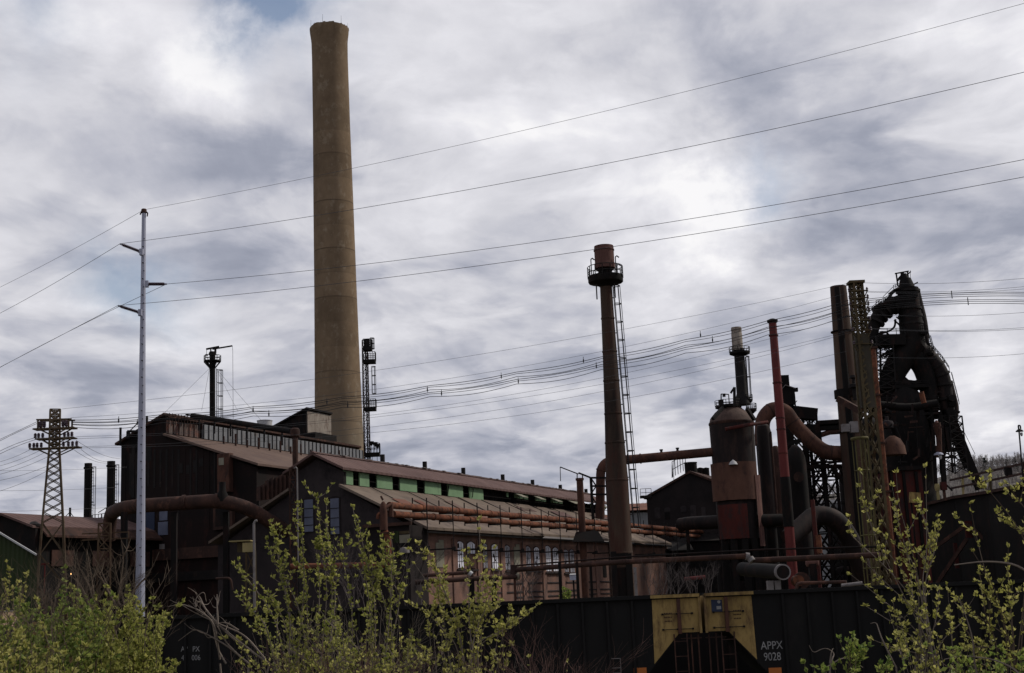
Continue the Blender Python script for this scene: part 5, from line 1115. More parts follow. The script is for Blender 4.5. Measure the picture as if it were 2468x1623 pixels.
m_ = MB(); q = P(1917, 960, D); straight_rail(m_, q + V((-.5, -1.2, -18 * k)), q + V((3 * k, 1, -18 * k)), 1.6, 3, .1); m_.box(P(1917, 940, D), (.6, .5, .5)); m_.bar(P(1921, 966, D), P(1911, 978, D), .1); hh_.part('railing', m_, MT['dark'])
c = P(1893, 1000, D); hh_.part('column', MB().box(V((c.x, D, c.z / 2 + 3)), (24 * k, 2.0, c.z + 4)), MT['soot'])
br = Thing('conveyor_bridge', 'black sloping conveyor bridge with a braced tower right of the hoist house', 'bridge', vbase(1950, 1010, D))
m_ = MB(); m_.bar(P(1908, 993, D), P(1968, 1000, D), 1.3, 1.5); br.part('gallery', m_, MT['soot'])
m_ = MB(); lattice_beam(m_, P(1935, 1024, D), P(1968, 1024, D), 1.4, 3, .12)
for x in (1934, 1951, 1968): a = P(x, 1002, D); a2 = P(x + 3, 1060, D); m_.bar(a, a2, .22)
for x in (1934, 1951): m_.bar(P(x, 1004, D), P(x + 17, 1024, D), .1); m_.bar(P(x + 17, 1004, D), P(x, 1024, D), .1)
for y in (1004, 1013, 1024): m_.bar(P(1930, y, D), P(1970, y, D), .14)
br.part('tower_top', m_, MT['dark'])
m_ = MB(); a = P(1955, 1060, D); m_.box(a, (30 * k, 2, 70 * k)) if False else m_.box(P(1956, 1045, D), (34 * k, 2.0, 40 * k)); br.part('machine_box', m_, MT['soot'])
for yy, lab in ((1022, 0), (1032, 0)): br.part('beam', MB().bar(P(1968, yy, D), P(2030, yy - 4, D), .75), MT['soot'])
br.part('pipe', MB().tube([P(1955, 1056, D), P(2000, 1042, D), P(2030, 1040, D)], .35, 10), MT['rustdark'])
br.part('beam', MB().bar(P(1884, 1073, 163), P(1930, 1062, 163), .5), MT['soot'])
# lattice trestle under the bridge with stairs (sky shows through)
m_ = MB(); a = P(1945, 1115, D); lattice(m_, V((a.x, D, 0)), 3.0, V((a.x, D, a.z + 4)), 2.6, 9, .42, .14, rot=.5); a2 = P(1985, 1115, D); lattice(m_, V((a2.x, D, 0)), 2.2, V((a2.x, D, a2.z + 2)), 2.0, 10, .34, .12, rot=.5)
lg = single('braced_steel_legs', m_, MT['soot'], 'black braced steel legs under the conveyor bridge with sky showing through', 'steelwork')
m_ = MB()
for y in (1115, 1126, 1150): m_.bar(P(1930, y, D - 2), P(2040, y - 2, D - 2), .5 if y == 1126 else .25)
straight_rail(m_, P(1932, 1110, D - 2), P(2038, 1108, D - 2), 1.1, 10, .08)
for i in range(9): m_.bar(P(1938 + i * 11, 1126, D - 2), P(1944 + i * 11, 1150, D - 2), .1); m_.bar(P(1944 + i * 11, 1126, D - 2), P(1938 + i * 11, 1150, D - 2), .08)
m_.bar(P(2005, 1130, D - 2), P(2050, 1180, D - 2), .5); m_.bar(P(2022, 1125, D - 2), P(2060, 1170, D - 2), .5)
single('walkway_deck', m_, MT['soot'], 'black railed walkway deck crossing below the gas main elbow', 'walkway')
# domed dark vessel right of the red pipe and horizontal drum
b2, zt = vcyl(1915, 1072, 160); k = mpp(V((b2.x, b2.y, 15))); t = Thing('domed_vessel', 'black dome-topped vessel just right of the red vent pipe', 'vessel', b2)
t.part('shell', MB().lathe(b2, [(24 * k, 0), (24 * k, zat(b2.x, b2.y, 1120)), (22 * k, zat(b2.x, b2.y, 1100)), (15 * k, zat(b2.x, b2.y, 1083)), (7 * k, zat(b2.x, b2.y, 1074)), (.05, zt)], 28), MT['soot'])
t.part('manway', MB().tube([P(1925, 1150, 158), P(1925, 1150, 156.4)], .6, 14), MT['rustdark'])
pipe_thing('sloping_main', 'fat black sloping main curving down beside the hillside gap', [(1900, 1300, 140), (1965, 1240, 142), (2010, 1248, 142), (2045, 1290, 143), (2090, 1400, 144)], 46, MT['tankshell'], 'gas main', 2.5, n=28)
t = Thing('valve_stand', 'slim red valve stand rising in front of the black sloping main', 'valve stand', vbase(1962, 1310, 136))
c = P(1958, 1205, 136); t.part('pipe', MB().tube([V((c.x, c.y, 0)), c], .22, 10), MT['redpanel']); c2 = P(1972, 1290, 135.5); t.part('branch', MB().tube([V((c2.x, c2.y, c2.z - 1.8)), c2], .28, 10), MT['orange'])

# the tall rust stack at the right
b, zt = vcyl(2020, 691, 165); zy = lambda y: zat(b.x, b.y, y); kk = lambda z: mpp(V((b.x, b.y, z))); k = kk(30)
ts_ = Thing('tall_rust_stack', 'tall broad rust stack with a dark side pipe, left of the slender lattice tower', 'stack', b)
ts_.part('shaft', MB().lathe(b, [(30 * k, 0), (28.5 * k, zy(1100)), (26 * k, zy(940)), (22 * k, zy(780)), (19.5 * k, zt), (17.5 * k, zt), (17 * k, zt - 2)], 40), MT['stack'])
a = V((b.x - 7 * k, b.y - 25 * k, zy(1100))); c = V((b.x - 7.5 * k, b.y - 19 * k, zt - .3)); ts_.part('side_pipe', MB().tube([V((a.x, a.y - 2 * k, 0)), a, c], [9 * k, 9 * k, 7 * k], 16), MT['soot'])
for y in (800, 950, 1042):
    z = zy(y); hgt = (20 if y == 950 else 3) * k; rr_ = (22.6 if y == 800 else 27.2 if y == 950 else 28.4) * k
    ts_.part('band', MB().lathe(V((b.x, b.y, z - hgt / 2)), [(rr_ - .3, 0), (rr_ + .25, .02), (rr_ + .25, hgt), (rr_ - .3, hgt + .02)], 40, cap=False), MT['soot'])
m_ = MB(); m_.bar(P(2040, 935, 160), P(2068, 955, 158), .6); ts_.part('brace', MB().bar(P(2020, 962, 160), P(2075, 992, 158), .7), MT['rustdark'])
q = P(2058, 925, 162); ts_.part('valve', MB().lathe(q, [(.25, -2), (.3, -.6), (.7, -.5), (.7, -.1), (.2, 0), (.2, .6), (.5, .7), (.4, 1.0)], 10), MT['dark'])
for x, y in ((2038, 1032), (2058, 1030)): ts_.part('white_box', MB().box(P(x, y, 158), (.9, .7, .9 if x < 2050 else 1.3)), MT['greypipe'])
for y in (738, 766, 800): ts_.part('cable_clamp', MB().bar(P(2028, y, 160.5), P(2052, y - 4, 158), .12), MT['dark'])
# orange riser
pts = [P(2098, 860, 128), P(2140, 1225, 128)]; x0 = pts[1]
t = Thing('orange_riser', 'bright orange-rust thin riser pipe beside the slender lattice tower', 'pipe', V((x0.x, x0.y, 0)))
t.part('pipe', MB().tube([V((x0.x, x0.y, 0)), V((x0.x, x0.y, P(2098, 840, 128).z))], .27, 12), MT['orange'])
for i in range(5): z = 8 + i * 4.6; t.part('clamp', MB().box(V((x0.x, x0.y, z)), (.8, .7, .18)), MT['rustdark'])

# ------------------------------------------------------------------ blast furnace
D = 190; kf = mpp(P(2190, 900, D))
bf = Thing('blast_furnace', 'towering black blast furnace with inverted-Y gas uptakes and a skip incline', 'blast furnace', vbase(2190, 1150, D))
def fp(name, pts, wpx, mat=MT['soot'], rad=2.0, n=20, dD=0, taper=None, parent=None):
    w = [P(x, y, D + dD + (q[2] if len(q) > 2 else 0)) for q in pts for x, y in [q[:2]]]; b_ = bend(w, rad, 6) if len(w) > 2 else w
    rs_ = wpx / 2 * kf
    if taper: rs_ = [(wpx + (taper - wpx) * i / (len(b_) - 1)) / 2 * kf for i in range(len(b_))]
    return bf.part(name, MB().tube(b_, rs_, n), mat, parent)
def fb(name, pairs, mat=MT['dark'], parent=None, dD=0):
    m_ = MB()
    for (xa, ya, xb, yb, w) in pairs: m_.bar(P(xa, ya, D + dD), P(xb, yb, D + dD), w * kf)
    return bf.part(name, m_, mat, parent)
# furnace body
b = P(2188, 1100, D); b = V((b.x, b.y, 0)); zy = lambda y: zat(b.x, b.y, y)
bf.part('furnace_shaft', MB().lathe(b, [(66 * kf, 0), (66 * kf, zy(1200)), (60 * kf, zy(1190)), (62 * kf, zy(1120)), (54 * kf, zy(1020)), (46 * kf, zy(960)), (34 * kf, zy(938)), (20 * kf, zy(934))], 36), MT['soot'])
for x0_, y0_, x1_, y1_, dd in ((2112, 972, 2165, 1200, 3), (2205, 950, 2262, 1200, 4), (2150, 935, 2215, 990, 5), (2225, 915, 2250, 960, 4), (2262, 1000, 2290, 1090, 3)):
    a_, c_ = P(x0_, y0_, D + dd), P(x1_, y1_, D + dd); bf.part('cladding_sheet', MB().box((a_ + c_) / 2, (abs(c_.x - a_.x), .5, abs(a_.z - c_.z))), MT['soot'])
# main uptake and its head
fp('main_uptake', [(2188, 695), (2193, 760), (2202, 840)], 50, taper=58, rad=3)
fp('main_uptake', [(2207, 705, 2), (2222, 770, 2), (2226, 850, 2)], 22, MT['tankshell'], 3, taper=30)
fp('head', [(2182, 672), (2186, 700)], 26, taper=44); fp('head', [(2179, 660), (2182, 676)], 10, taper=24)
fb('top_frame', [(2157, 660, 2190, 654, 3), (2160, 660, 2164, 690, 3), (2187, 655, 2191, 684, 3), (2174, 656, 2176, 672, 7), (2176, 672, 2195, 655, 3), (2164, 674, 2176, 660, 4), (2163, 678, 2172, 670, 3), (2194, 690, 2212, 681, 3), (2192, 684, 2200, 690, 5), (2194, 652, 2194, 680, 1)])
# left and right downlegs of the first Y
fp('left_downleg', [(2184, 726), (2140, 742), (2112, 768), (2102, 800), (2099, 900), (2099, 960)], 42, rad=4.5, taper=20)
fp('right_downleg', [(2200, 830), (2232, 856), (2256, 880), (2272, 910), (2280, 960), (2288, 1040)], 42, MT['tankshell'], 4, taper=34)
fp('right_downleg', [(2226, 830, 3), (2262, 880, 3), (2284, 925, 3), (2296, 985, 3)], 24, rad=4)
fp('inner_downleg', [(2204, 828), (2172, 866), (2150, 905), (2140, 960), (2136, 1030)], 66, rad=4, taper=48)
fp('inner_downleg', [(2196, 850), (2222, 880), (2238, 930), (2242, 1010)], 52, rad=3, taper=40)
fp('crossover', [(2150, 884), (2180, 874), (2215, 880)], 26, rad=2)
fp('lower_bend', [(2128, 900), (2165, 915), (2200, 950)], 34, rad=3); fp('lower_bend', [(2240, 890), (2215, 930), (2180, 925)], 22, rad=2)
def rings(pts, wpx, n):
    w = [P(x, y, D) for x, y in pts]; b_ = bend(w, 4, 6)
    for i in range(n):
        j = int((i + .5) / n * (len(b_) - 2)); d = (b_[j + 1] - b_[j]).normalized(); bf.part('flange_ring', MB().tube([b_[j], b_[j] + d * .35], (wpx / 2 + 2.2) * kf, 20), MT['dark'])
rings([(2184, 726), (2140, 742), (2112, 768), (2102, 800)], 42, 4); rings([(2200, 830), (2232, 856), (2256, 880), (2272, 910), (2280, 960), (2288, 1040)], 40, 6); rings([(2188, 700), (2193, 760), (2202, 830)], 54, 4)
def catwalk(pts, off, h):
    for (xa, ya), (xb, yb) in zip(pts, pts[1:]):
        m_ = MB(); straight_rail(m_, P(xa + off, ya, D - 3), P(xb + off, yb, D - 3), h * kf, max(2, int(math.hypot(xb - xa, yb - ya) / 8)), .07); bf.part('catwalk_rail', m_, MT['dark'])
catwalk([(2216, 822), (2246, 842), (2268, 868), (2284, 892)], 4, 9); catwalk([(2294, 905), (2306, 950), (2312, 975)], 0, 8); catwalk([(2090, 762), (2118, 736), (2150, 718)], 0, 10)
m_ = MB(); lattice(m_, P(2120, 960, D - 1), 3.2, P(2117, 815, D - 1), 2.8, 7, .2, .1, rot=.4); bf.part('scaffold_tower', m_, MT['dark'])
m_ = MB(); lattice(m_, P(2300, 1140, D - 3), 2.6, P(2290, 1005, D - 3), 2.2, 7, .16, .08, rot=.4); bf.part('stair_tower', m_, MT['dark'])
for y in (1040, 1072, 1104): deck_pts = (P(2264, y, D - 4), P(2304, y - 2, D - 4)); m_ = MB(); m_.bar(deck_pts[0], deck_pts[1], .5, .25); straight_rail(m_, deck_pts[0], deck_pts[1], 1.1, 5, .06); bf.part('side_landing', m_, MT['dark'])
# platforms and railings
def deck(x0, y0, x1, y1, th, rail, dD=-2, dep=3.0, nm='platform'):
    a, b_ = P(x0, y0, D + dD), P(x1, y1, D + dD); m_ = MB(); m_.prism([a, b_, b_ - UZ * th * kf, a - UZ * th * kf], (0, dep, 0)); o = bf.part(nm, m_, MT['soot'])
    if rail: m_ = MB(); straight_rail(m_, a, b_, rail * kf, max(3, int((b_ - a).length / 1.6)), .07); bf.part('railing', m_, MT['dark'], o)
deck(2118, 806, 2182, 805, 26, 14); deck(2112, 734, 2165, 722, 5, 9); deck(2219, 799, 2236, 799, 6, 14); deck(2238, 850, 2250, 850, 6, 10); deck(2110, 930, 2240, 925, 8, 8); deck(2108, 968, 2262, 962, 24, 8); deck(2240, 986, 2266, 984, 5, 11); deck(2108, 1000, 2270, 992, 6, 0); deck(2150, 965, 2166, 694 + 300, 1, 0) if False else None
deck(2154, 697, 2170, 692, 3, 9); deck(2205, 712, 2212, 712, 3, 10)
fb('stair', [(2125, 735, 2158, 700, 5), (2140, 716, 2166, 690, 1.3), (2128, 716, 2152, 692, 1.3), (2125, 735, 2123, 745, 3)])
fb('strut', [(2132, 842, 2190, 818, 5), (2132, 862, 2172, 822, 5), (2130, 832, 2160, 856, 2.5), (2110, 800, 2110, 870, 5), (2122, 806, 2122, 960, 4), (2114, 870, 2114, 960, 3), (2108, 860, 2108, 960, 1.5), (2155, 772, 2175, 790, 3.5), (2160, 764, 2180, 782, 2.5), (2120, 860, 2172, 832, 6)])
fp('loop_pipe', [(2158, 770), (2157, 788), (2145, 798), (2118, 806)], 5, rad=1.5, n=10)
m_ = MB()
for i in range(11):
    a = math.pi * i / 10
fb('arch_pipe', [(2116, 806, 2124, 800, 4), (2124, 800, 2136, 801, 4), (2136, 801, 2142, 808, 4)])
m_ = MB(); ladder(m_, P(2246, 848, D - 3), P(2233, 800, D - 3), (1, 0, 0), 8 * kf, .55, .06); cage(m_, P(2246, 848, D - 3), P(2236, 812, D - 3), (0, -1, 0), .4, .05); bf.part('ladder', m_, MT['dark'])
# clutter of pipes and gear in the body, kept as separate parts
rg = random.Random(77)
fp('bustle_pipe', [(2120, 976), (2190, 984), (2258, 972)], 18, MT['soot'], 4, dD=-7); fp('hot_blast_pipe', [(2128, 1018), (2150, 1022), (2165, 1060)], 14, MT['soot'], 2, dD=-8)
c = P(2138, 1018, D - 9); bf.part('round_hood', MB().lathe(c, [(14 * kf, -14 * kf), (15 * kf, -4 * kf), (12 * kf, 2 * kf), (4 * kf, 4 * kf), (4 * kf, 12 * kf), (3 * kf, 13 * kf)], 20), MT['brickdark'])
c = P(2152, 1070, D - 9); bf.part('brown_dome', MB().lathe(c, [(28 * kf, -26 * kf), (26 * kf, -6 * kf), (18 * kf, 10 * kf), (6 * kf, 18 * kf)], 22), MT['redpanel'] if False else MT['brownplate'])
bf.part('orange_drop_pipe', MB().tube([P(2220, 945, D - 9), P(2227, 972, D - 9)], 6 * kf, 12), MT['orange'])
fp('red_standpipe', [(2257, 1020, -9), (2262, 1045, -9), (2264, 1090, -9)], 18, MT['rust'], .5, taper=12); bf.part('cone_hood', MB().lathe(P(2258, 1028, D - 9), [(9 * kf, 0), (2 * kf, 14 * kf)], 16), MT['stackhi'])
c = P(2262, 1094, D - 9); bf.part('lamp_shade', MB().lathe(c, [(11 * kf, -3 * kf), (10 * kf, 0), (4 * kf, 4 * kf), (1 * kf, 6 * kf)], 16), MT['galv'])
c = P(2266, 1102, D - 9.2); bf.part('lamp_glass', MB().lathe(c, [(2 * kf, -5 * kf), (4 * kf, -1 * kf), (4 * kf, 3 * kf)], 12), MT['white'])
fb('column', [(2242, 930, 2256, 1180, 6), (2266, 1000, 2276, 1180, 10), (2280, 1030, 2288, 1090, 8), (2210, 960, 2216, 1100, 7), (2120, 960, 2130, 1180, 7), (2250, 1010, 2260, 1200, 3), (2292, 1085, 2296, 1140, 3), (2300, 1090, 2302, 1140, 2)], MT['soot'], dD=-6)
for i in range(46):
    x = rg.uniform(2118, 2262); y = rg.uniform(935, 1120); dx, dy = rg.choice([(rg.uniform(10, 34), rg.uniform(-3, 3)), (rg.uniform(-2, 2), rg.uniform(10, 34)), (rg.uniform(6, 18), rg.uniform(-18, 18))])
    fb('pipework', [(x, y, x + dx, y + dy, rg.uniform(1.5, 5))], rg.choice([MT['soot'], MT['dark'], MT['rustdark'], MT['sootred']]), dD=-rg.uniform(5, 11))
fp('right_mantle', [(2284, 920, 2), (2300, 985, 2), (2296, 1010, 2)], 24, MT['tankshell'], 2); c = P(2290, 962, D - 2); bf.part('sheave', MB().tube([c, c + V((0, -1, 0))], 8 * kf, 16), MT['dark'])
bf.part('sheave_bracket', MB().box(P(2288, 970, D), (18 * kf, 3, 26 * kf)), MT['soot'])
# skip incline
fb('skip_incline', [(2284, 985, 2362, 1180, 17), (2276, 1000, 2330, 1130, 10)], MT['soot'], dD=-2)
fb('incline_tie', [(2285, 1085, 2313, 1085, 9), (2270, 1010, 2300, 1010, 40), (2278, 1050, 2302, 1050, 26)], MT['soot'])
fb('light_mast', [(2298, 985, 2306, 1016, 2), (2303, 979, 2304, 1010, 1.5), (2300, 994, 2312, 994, 2), (2302, 982, 2305, 982, 4), (2308, 993, 2313, 994, 5)], dD=-4)
bf.part('stay_wire', MB().tube([P(2308, 1010, D), P(2350, 1095, D)], .04, 4), MT['cable'])
# cast house
ch_ = Thing('cast_house', 'dull red cast house panel wall at the foot of the blast furnace', 'cast house', vbase(2180, 1170, 172))
a = P(2180, 1163, 172); k = mpp(a); ch_.part('wall', MB().box(V((a.x, 175, (a.z + 33 * k) / 2)), (92 * k, 5, a.z + 33 * k)), MT['redpanel']); ch_.part('roof_edge', MB().box(V((a.x, 175, a.z + 34 * k)), (98 * k, 6, .5)), MT['soot'])
for x in (2150, 2180, 2210): q = P(x, 1165, 172.3); ch_.part('buttress', MB().box(V((q.x, 172.35, (q.z + 28 * k) / 2)), (.35, .3, q.z + 28 * k)), MT['soot'])
c = P(2205, 1200, 128); k = mpp(c); yb = Thing('yellow_tarp_bin', 'dull yellow sign board on a frame below the red cast house', 'sign board', V((c.x, c.y, 0)))
yb.part('board', MB().box(c, (26 * k, .3, 25 * k), (V((1, 0, -.1)).normalized(), V((0, 1, 0)), V((.1, 0, 1)).normalized())), MT['yellow'])
for dx in (-9, 9): yb.part('post', MB().bar(V((c.x + dx * k, c.y + .1, 0)), c + V((dx * k, .1, 0)), .14), MT['soot'])
yb.o.name = 'notice_board'
for x, y0, w, D2, lb in ((2092, 1005, 64, 179, 'added black domed filler closing the bright gap behind the slender lattice tower'), (2045, 1120, 52, 181, 'lower added black domed filler at the foot of the tall rust stack')):  # added dark cylinders closing bright gaps behind the tower lacing
    b2, zt = vcyl(x, y0, D2); k2 = mpp(V((b2.x, b2.y, 18))); t = Thing('dark_filler_drum', lb, 'filler', b2, 'added dark fillers beside the furnace'); w2 = w / 2 * k2
    t.part('shell', MB().lathe(b2, [(w2, 0), (w2, zt - w2), (w2 * .9, zt - w2 * .55), (w2 * .62, zt - w2 * .22), (w2 * .25, zt - w2 * .04), (.05, zt)], 28), MT['soot'])
    for q in (.35, .6, .8): t.part('plate_band', MB().lathe(V((b2.x, b2.y, (zt - w2) * q)), [(w2 - .05, 0), (w2 + .08, .03), (w2 + .08, .3), (w2 - .05, .33)], 28, cap=False), MT['dark'])
    t.part('burner_pipe', MB().tube(bend([V((b2.x - w2, b2.y - 1, zt * .3)), V((b2.x - w2 - 1.5, b2.y - 1, zt * .3)), V((b2.x - w2 - 1.5, b2.y - 1, 0))], .6), .5, 12), MT['tankshell'])
# added low sheds, a dark backdrop for the yard between tank and furnace
for x, y0, w, D2, lb in ((1700, 1305, 120, 172, 'added low black backdrop shed left of the big tank foot'), (1880, 1262, 150, 178, 'added low black backdrop shed behind the red vent pipe foot'), (2090, 1230, 120, 182, 'added low black backdrop shed at the foot of the tall rust stack'), (1590, 1330, 150, 168, 'added low black backdrop shed right of the capped stack foot')):
    c = P(x, y0, D2); k = mpp(c); t = Thing('backdrop_shed', lb, 'shed', V((c.x, c.y + 4, 0)), 'added dark backdrop sheds')
    t.part('wall', MB().box(V((c.x, c.y + 4, c.z / 2)), (w * k, 8, c.z)), MT['soot']); t.part('roof', MB().prism([V((c.x - w * k / 2 - .3, c.y - .4, c.z + .05)), V((c.x - w * k / 2 - .3, c.y + 4, c.z + 1.3)), V((c.x - w * k / 2 - .3, c.y + 8.4, c.z + .05))], (w * k + .6, 0, 0)), MT['dark'])
    for i in range(4): q = V((c.x - w * k / 2 + (i + .5) * w * k / 4, c.y - .02, c.z * .6)); t.part('doorway', MB().box(q, (1.6, .1, c.z * .5)), MT['dark'])
# distant white plant building seen through the steelwork
c = P(2010, 1265, 420); k = mpp(c); t = Thing('distant_white_plant', 'pale flat-roofed plant building far behind the braced steel legs', 'building', V((c.x, c.y, 0)))
t.part('wall', MB().box(V((c.x, c.y + 8, (c.z + 55 * k) / 2)), (130 * k, 16, c.z + 55 * k)), MT['corrgrey']); t.part('roof', MB().box(V((c.x, c.y + 8, c.z + 56 * k)), (134 * k, 17, 1.0)), MT['white'])

# ------------------------------------------------------------------ highline trestle at the right
tr = Thing('highline_trestle', 'long black highline trestle wall with a rusty handrail rising to the right edge', 'trestle', V((P(2360, 1300, 120).x, 120, 0)))
tops = [P(2236, 1218, 150), P(2300, 1202, 142), P(2380, 1190, 132), P(2468, 1173, 122), P(2700, 1120, 100)]
zt_ = sum(q.z for q in tops) / len(tops)
m_ = MB()
for a, c in zip(tops, tops[1:]): m_.prism([a, c, V((c.x, c.y, 0)), V((a.x, a.y, 0))], V((1.2, 3.0, 0)))
tr.part('wall', m_, MT['soot'])
m_ = MB()
for a, c in zip(tops, tops[1:]): m_.bar(a + V((0, -.2, .12)), c + V((0, -.2, .12)), .5, .3)
tr.part('deck_edge', m_, MT['rustdark'])
ra_ = [P(2290, 1158, 143), P(2365, 1141, 133), P(2468, 1117, 121), P(2700, 1060, 99)]; rb_ = [P(2290, 1178, 143), P(2365, 1163, 133), P(2468, 1141, 121), P(2700, 1085, 99)]
m_ = MB()
for q in (ra_, rb_):
    for a, c in zip(q, q[1:]): m_.bar(a, c, .16, .2)
tr.part('handrail', m_, MT['rustdark'])
for x, ya, yb_, D2, mat in ((2320, 1152, 1198, 139, 'paleyel'), (2386, 1138, 1186, 131, 'olive'), (2425, 1127, 1150, 126, 'dark'), (2467, 1116, 1172, 121, 'rustdark')): tr.part('rail_post', MB().bar(P(x, ya, D2), P(x + 2, yb_, D2), .2), MT[mat])
tr.part('signal_box', MB().box(P(2430, 1136, 125), (.6, .4, .7)), MT['soot'])
for x, y, w, h in ((2330, 1277, 16, 40), (2300, 1340, 8, 60)): q = P(x, y, 137); k = mpp(q); tr.part('rust_patch', MB().box(q + V((0, -.6, 0)), (w * k, .3, h * k)), MT['redpanel'])
for xa, ya, xb, yb_ in ((2240, 1330, 2330, 1265), (2330, 1265, 2400, 1320), (2250, 1420, 2330, 1300)): tr.part('brace', MB().bar(P(xa, ya, 136), P(xb, yb_, 134), .35), MT['rustdark'])
# yard gear on the trestle end
for nm, lb, cat, x, y, D2, w, h, mat in (('valve_box', 'pinkish red valve box on the trestle end below the furnace', 'valve box', 2274, 1172, 140, 13, 20, 'redpanel'), ('float_barrel', 'pale yellow round barrel on a post at the trestle end', 'barrel', 2259, 1175, 140, 13, 17, 'paleyel')):
    c = P(x, y, D2); k = mpp(c); t = Thing(nm, lb, cat, c - UZ * 25 * k)
    if nm == 'valve_box': t.part('body', MB().box(c, (w * k, w * k, h * k)), MT[mat]); t.part('spout', MB().bar(c + V((4 * k, 0, 6 * k)), c + V((20 * k, 0, -12 * k)), .15), MT['dark'])
    else: t.part('body', MB().lathe(c - UZ * h * k / 2, [(w * .38 * k, 0), (w / 2 * k, h * k * .3), (w / 2 * k, h * k * .7), (w * .38 * k, h * k)], 16), MT[mat])
    t.part('post', MB().bar(c - UZ * 30 * k, c - UZ * h * k * .48, .25), MT['rust'] if nm == 'valve_box' else MT['paleyel'])
# yard lamp
c = P(2457, 1038, 118); k = mpp(c); foot = P(2464, 1150, 118)
t = Thing('yard_lamp', 'thin yard lamp post with a hooked shaded lantern at the right picture edge', 'lamp', V((foot.x, foot.y, foot.z)))
t.part('pole', MB().tube(bend([V((foot.x, foot.y, foot.z - 2)), P(2456, 1040, 118), P(2454, 1026, 118), P(2459, 1026, 118), P(2460, 1034, 118)], .2), .07, 8), MT['dark'])
t.part('shade', MB().lathe(c, [(9 * k, -3 * k), (9 * k, -1 * k), (4 * k, 3 * k), (2 * k, 4 * k)], 16), MT['soot']); t.part('globe', MB().lathe(P(2462, 1047, 118), [(1 * k, -5 * k), (3 * k, -2 * k), (3 * k, 4 * k)], 12), MT['white'])

# ------------------------------------------------------------------ low yard pipes in front of the workshop
L = lambda x, y, D: (x, y, D)
t = pipe_thing('yard_main_pipe', 'long dark rust yard pipe rising slightly to the right across the capped stack', [L(1240, 1374, 80), L(1500, 1355, 76), L(1800, 1341, 72), L(1812, 1350, 72), L(1822, 1351, 72), L(2120, 1338, 68)], 13, MT['rustdark'], rad=.25, legs=(.02,), flanges=(.12, .2, .3))
t.part('elbow_collar', MB().tube([P(1797, 1341, 72), P(1806, 1342, 72)], .2, 14), MT['greypipe']); t.part('elbow_collar', MB().tube([P(1808, 1346, 72), P(1814, 1354, 71.9)], .19, 14), MT['greypipe'])
t.part('end_riser', MB().tube([P(1238, 1362, 80), P(1238, 1395, 80)], .2, 12), MT['rustdark'])
for x in (1348, 1390, 1612, 1730): q = P(x, 1355, 76); t.part('leg', MB().bar(V((q.x, q.y, 0)), q, .16), MT['soot'])
pipe_thing('upper_slim_pipe', 'slim dark pipe running just above the long yard pipe', [L(1240, 1364, 80), L(1500, 1343, 76), L(1840, 1325, 71), L(2120, 1318, 67)], 4.5, MT['sootred'], rad=.4, n=10)
t = pipe_thing('left_yard_pipe', 'dull rust yard pipe in front of the workshop ending at an upright', [L(1000, 1404, 78), L(1140, 1395, 79), L(1252, 1390, 80)], 12, MT['rustdark'], rad=.3, legs=(.5,)); 
for x in (1136, 1190): q = P(x, 1395, 79); t.part('trestle_leg', MB().bar(V((q.x, q.y, 0)), q, .3), MT['soot'])
t.part('end_post', MB().bar(V((P(1240, 1400, 80).x, 80, 0)), P(1240, 1388, 80), .14), MT['rust']); t.part('cap_collar', MB().tube([P(1243, 1390, 80), P(1252, 1389, 80)], .2, 12), MT['board'])
t = pipe_thing('upper_left_yard_pipe', 'short dull pipe with a white elbow collar above the left yard pipe', [L(1020, 1388, 79), L(1060, 1385, 79), L(1134, 1380, 79), L(1140, 1392, 79)], 9, MT['rustdark'], rad=.2); t.part('elbow_collar', MB().tube([P(1130, 1380, 79), P(1137, 1385, 79)], .15, 12), MT['white'])
t = pipe_thing('open_ended_pipe', 'wide dark pipe with a pale open end lying beside the red vent pipe', [L(1790, 1372, 92), L(1868, 1378, 84), L(1886, 1379, 82)], 36, MT['soot'], rad=.4, n=28)
a, c = P(1884, 1379, 82.2), P(1887.5, 1379, 81.8); d = (c - a).normalized(); k = mpp(a)
t.part('rim', MB().tube([a, c], 19 * k, 28), MT['greypipe']); t.part('bore', MB().tube([c - d * .02, c + d * .015], 15.5 * k, 28), MT['soot'])
for x in (1855, 1872): q = P(x, 1400, 83.5); t.part('saddle', MB().box(V((q.x, q.y, q.z / 2)), (.35, .5, q.z)), MT['greypipe'])
pipe_thing('short_red_pipe', 'short red pipe showing among bare brush right of the capped stack', [L(1650, 1396, 88), L(1700, 1391, 88)], 9, MT['redpipe'])
pipe_thing('lower_grey_pipe', 'grey wrapped pipe end low beside the hopper car roof line', [L(1918, 1425, 66), L(1922, 1409, 66), L(1930, 1406, 66), L(2040, 1403, 65)], 8, MT['rustdark'], rad=.3)
pipe_thing('pale_wrapped_pipe', 'pale grey wrapped pipe stub low in front of the slender lattice tower', [L(2028, 1412, 62), L(2078, 1406, 62)], 9, MT['greypipe'])
t = Thing('flanged_valve', 'rusty round valve body between the open pipe end and grey pipe', 'valve', vbase(1922, 1400, 84)); c = P(1922, 1400, 84); k = mpp(c)
t.part('body', MB().tube([c + V((0, -.4, 0)), c + V((0, .5, 0))], 13 * k, 20), MT['orange']); t.part('flange', MB().tube([c + V((.25, -.1, 0)), c + V((.25, .1, 0))], 20 * k, 20), MT['rustdark']); t.part('stand', MB().bar(V((c.x, c.y, 0)), c, .3), MT['soot'])
t = Thing('copper_tank', 'small horizontal copper-coloured tank low behind the yard pipe', 'tank', vbase(1957, 1355, 96)); c = P(1957, 1357, 96); k = mpp(c)
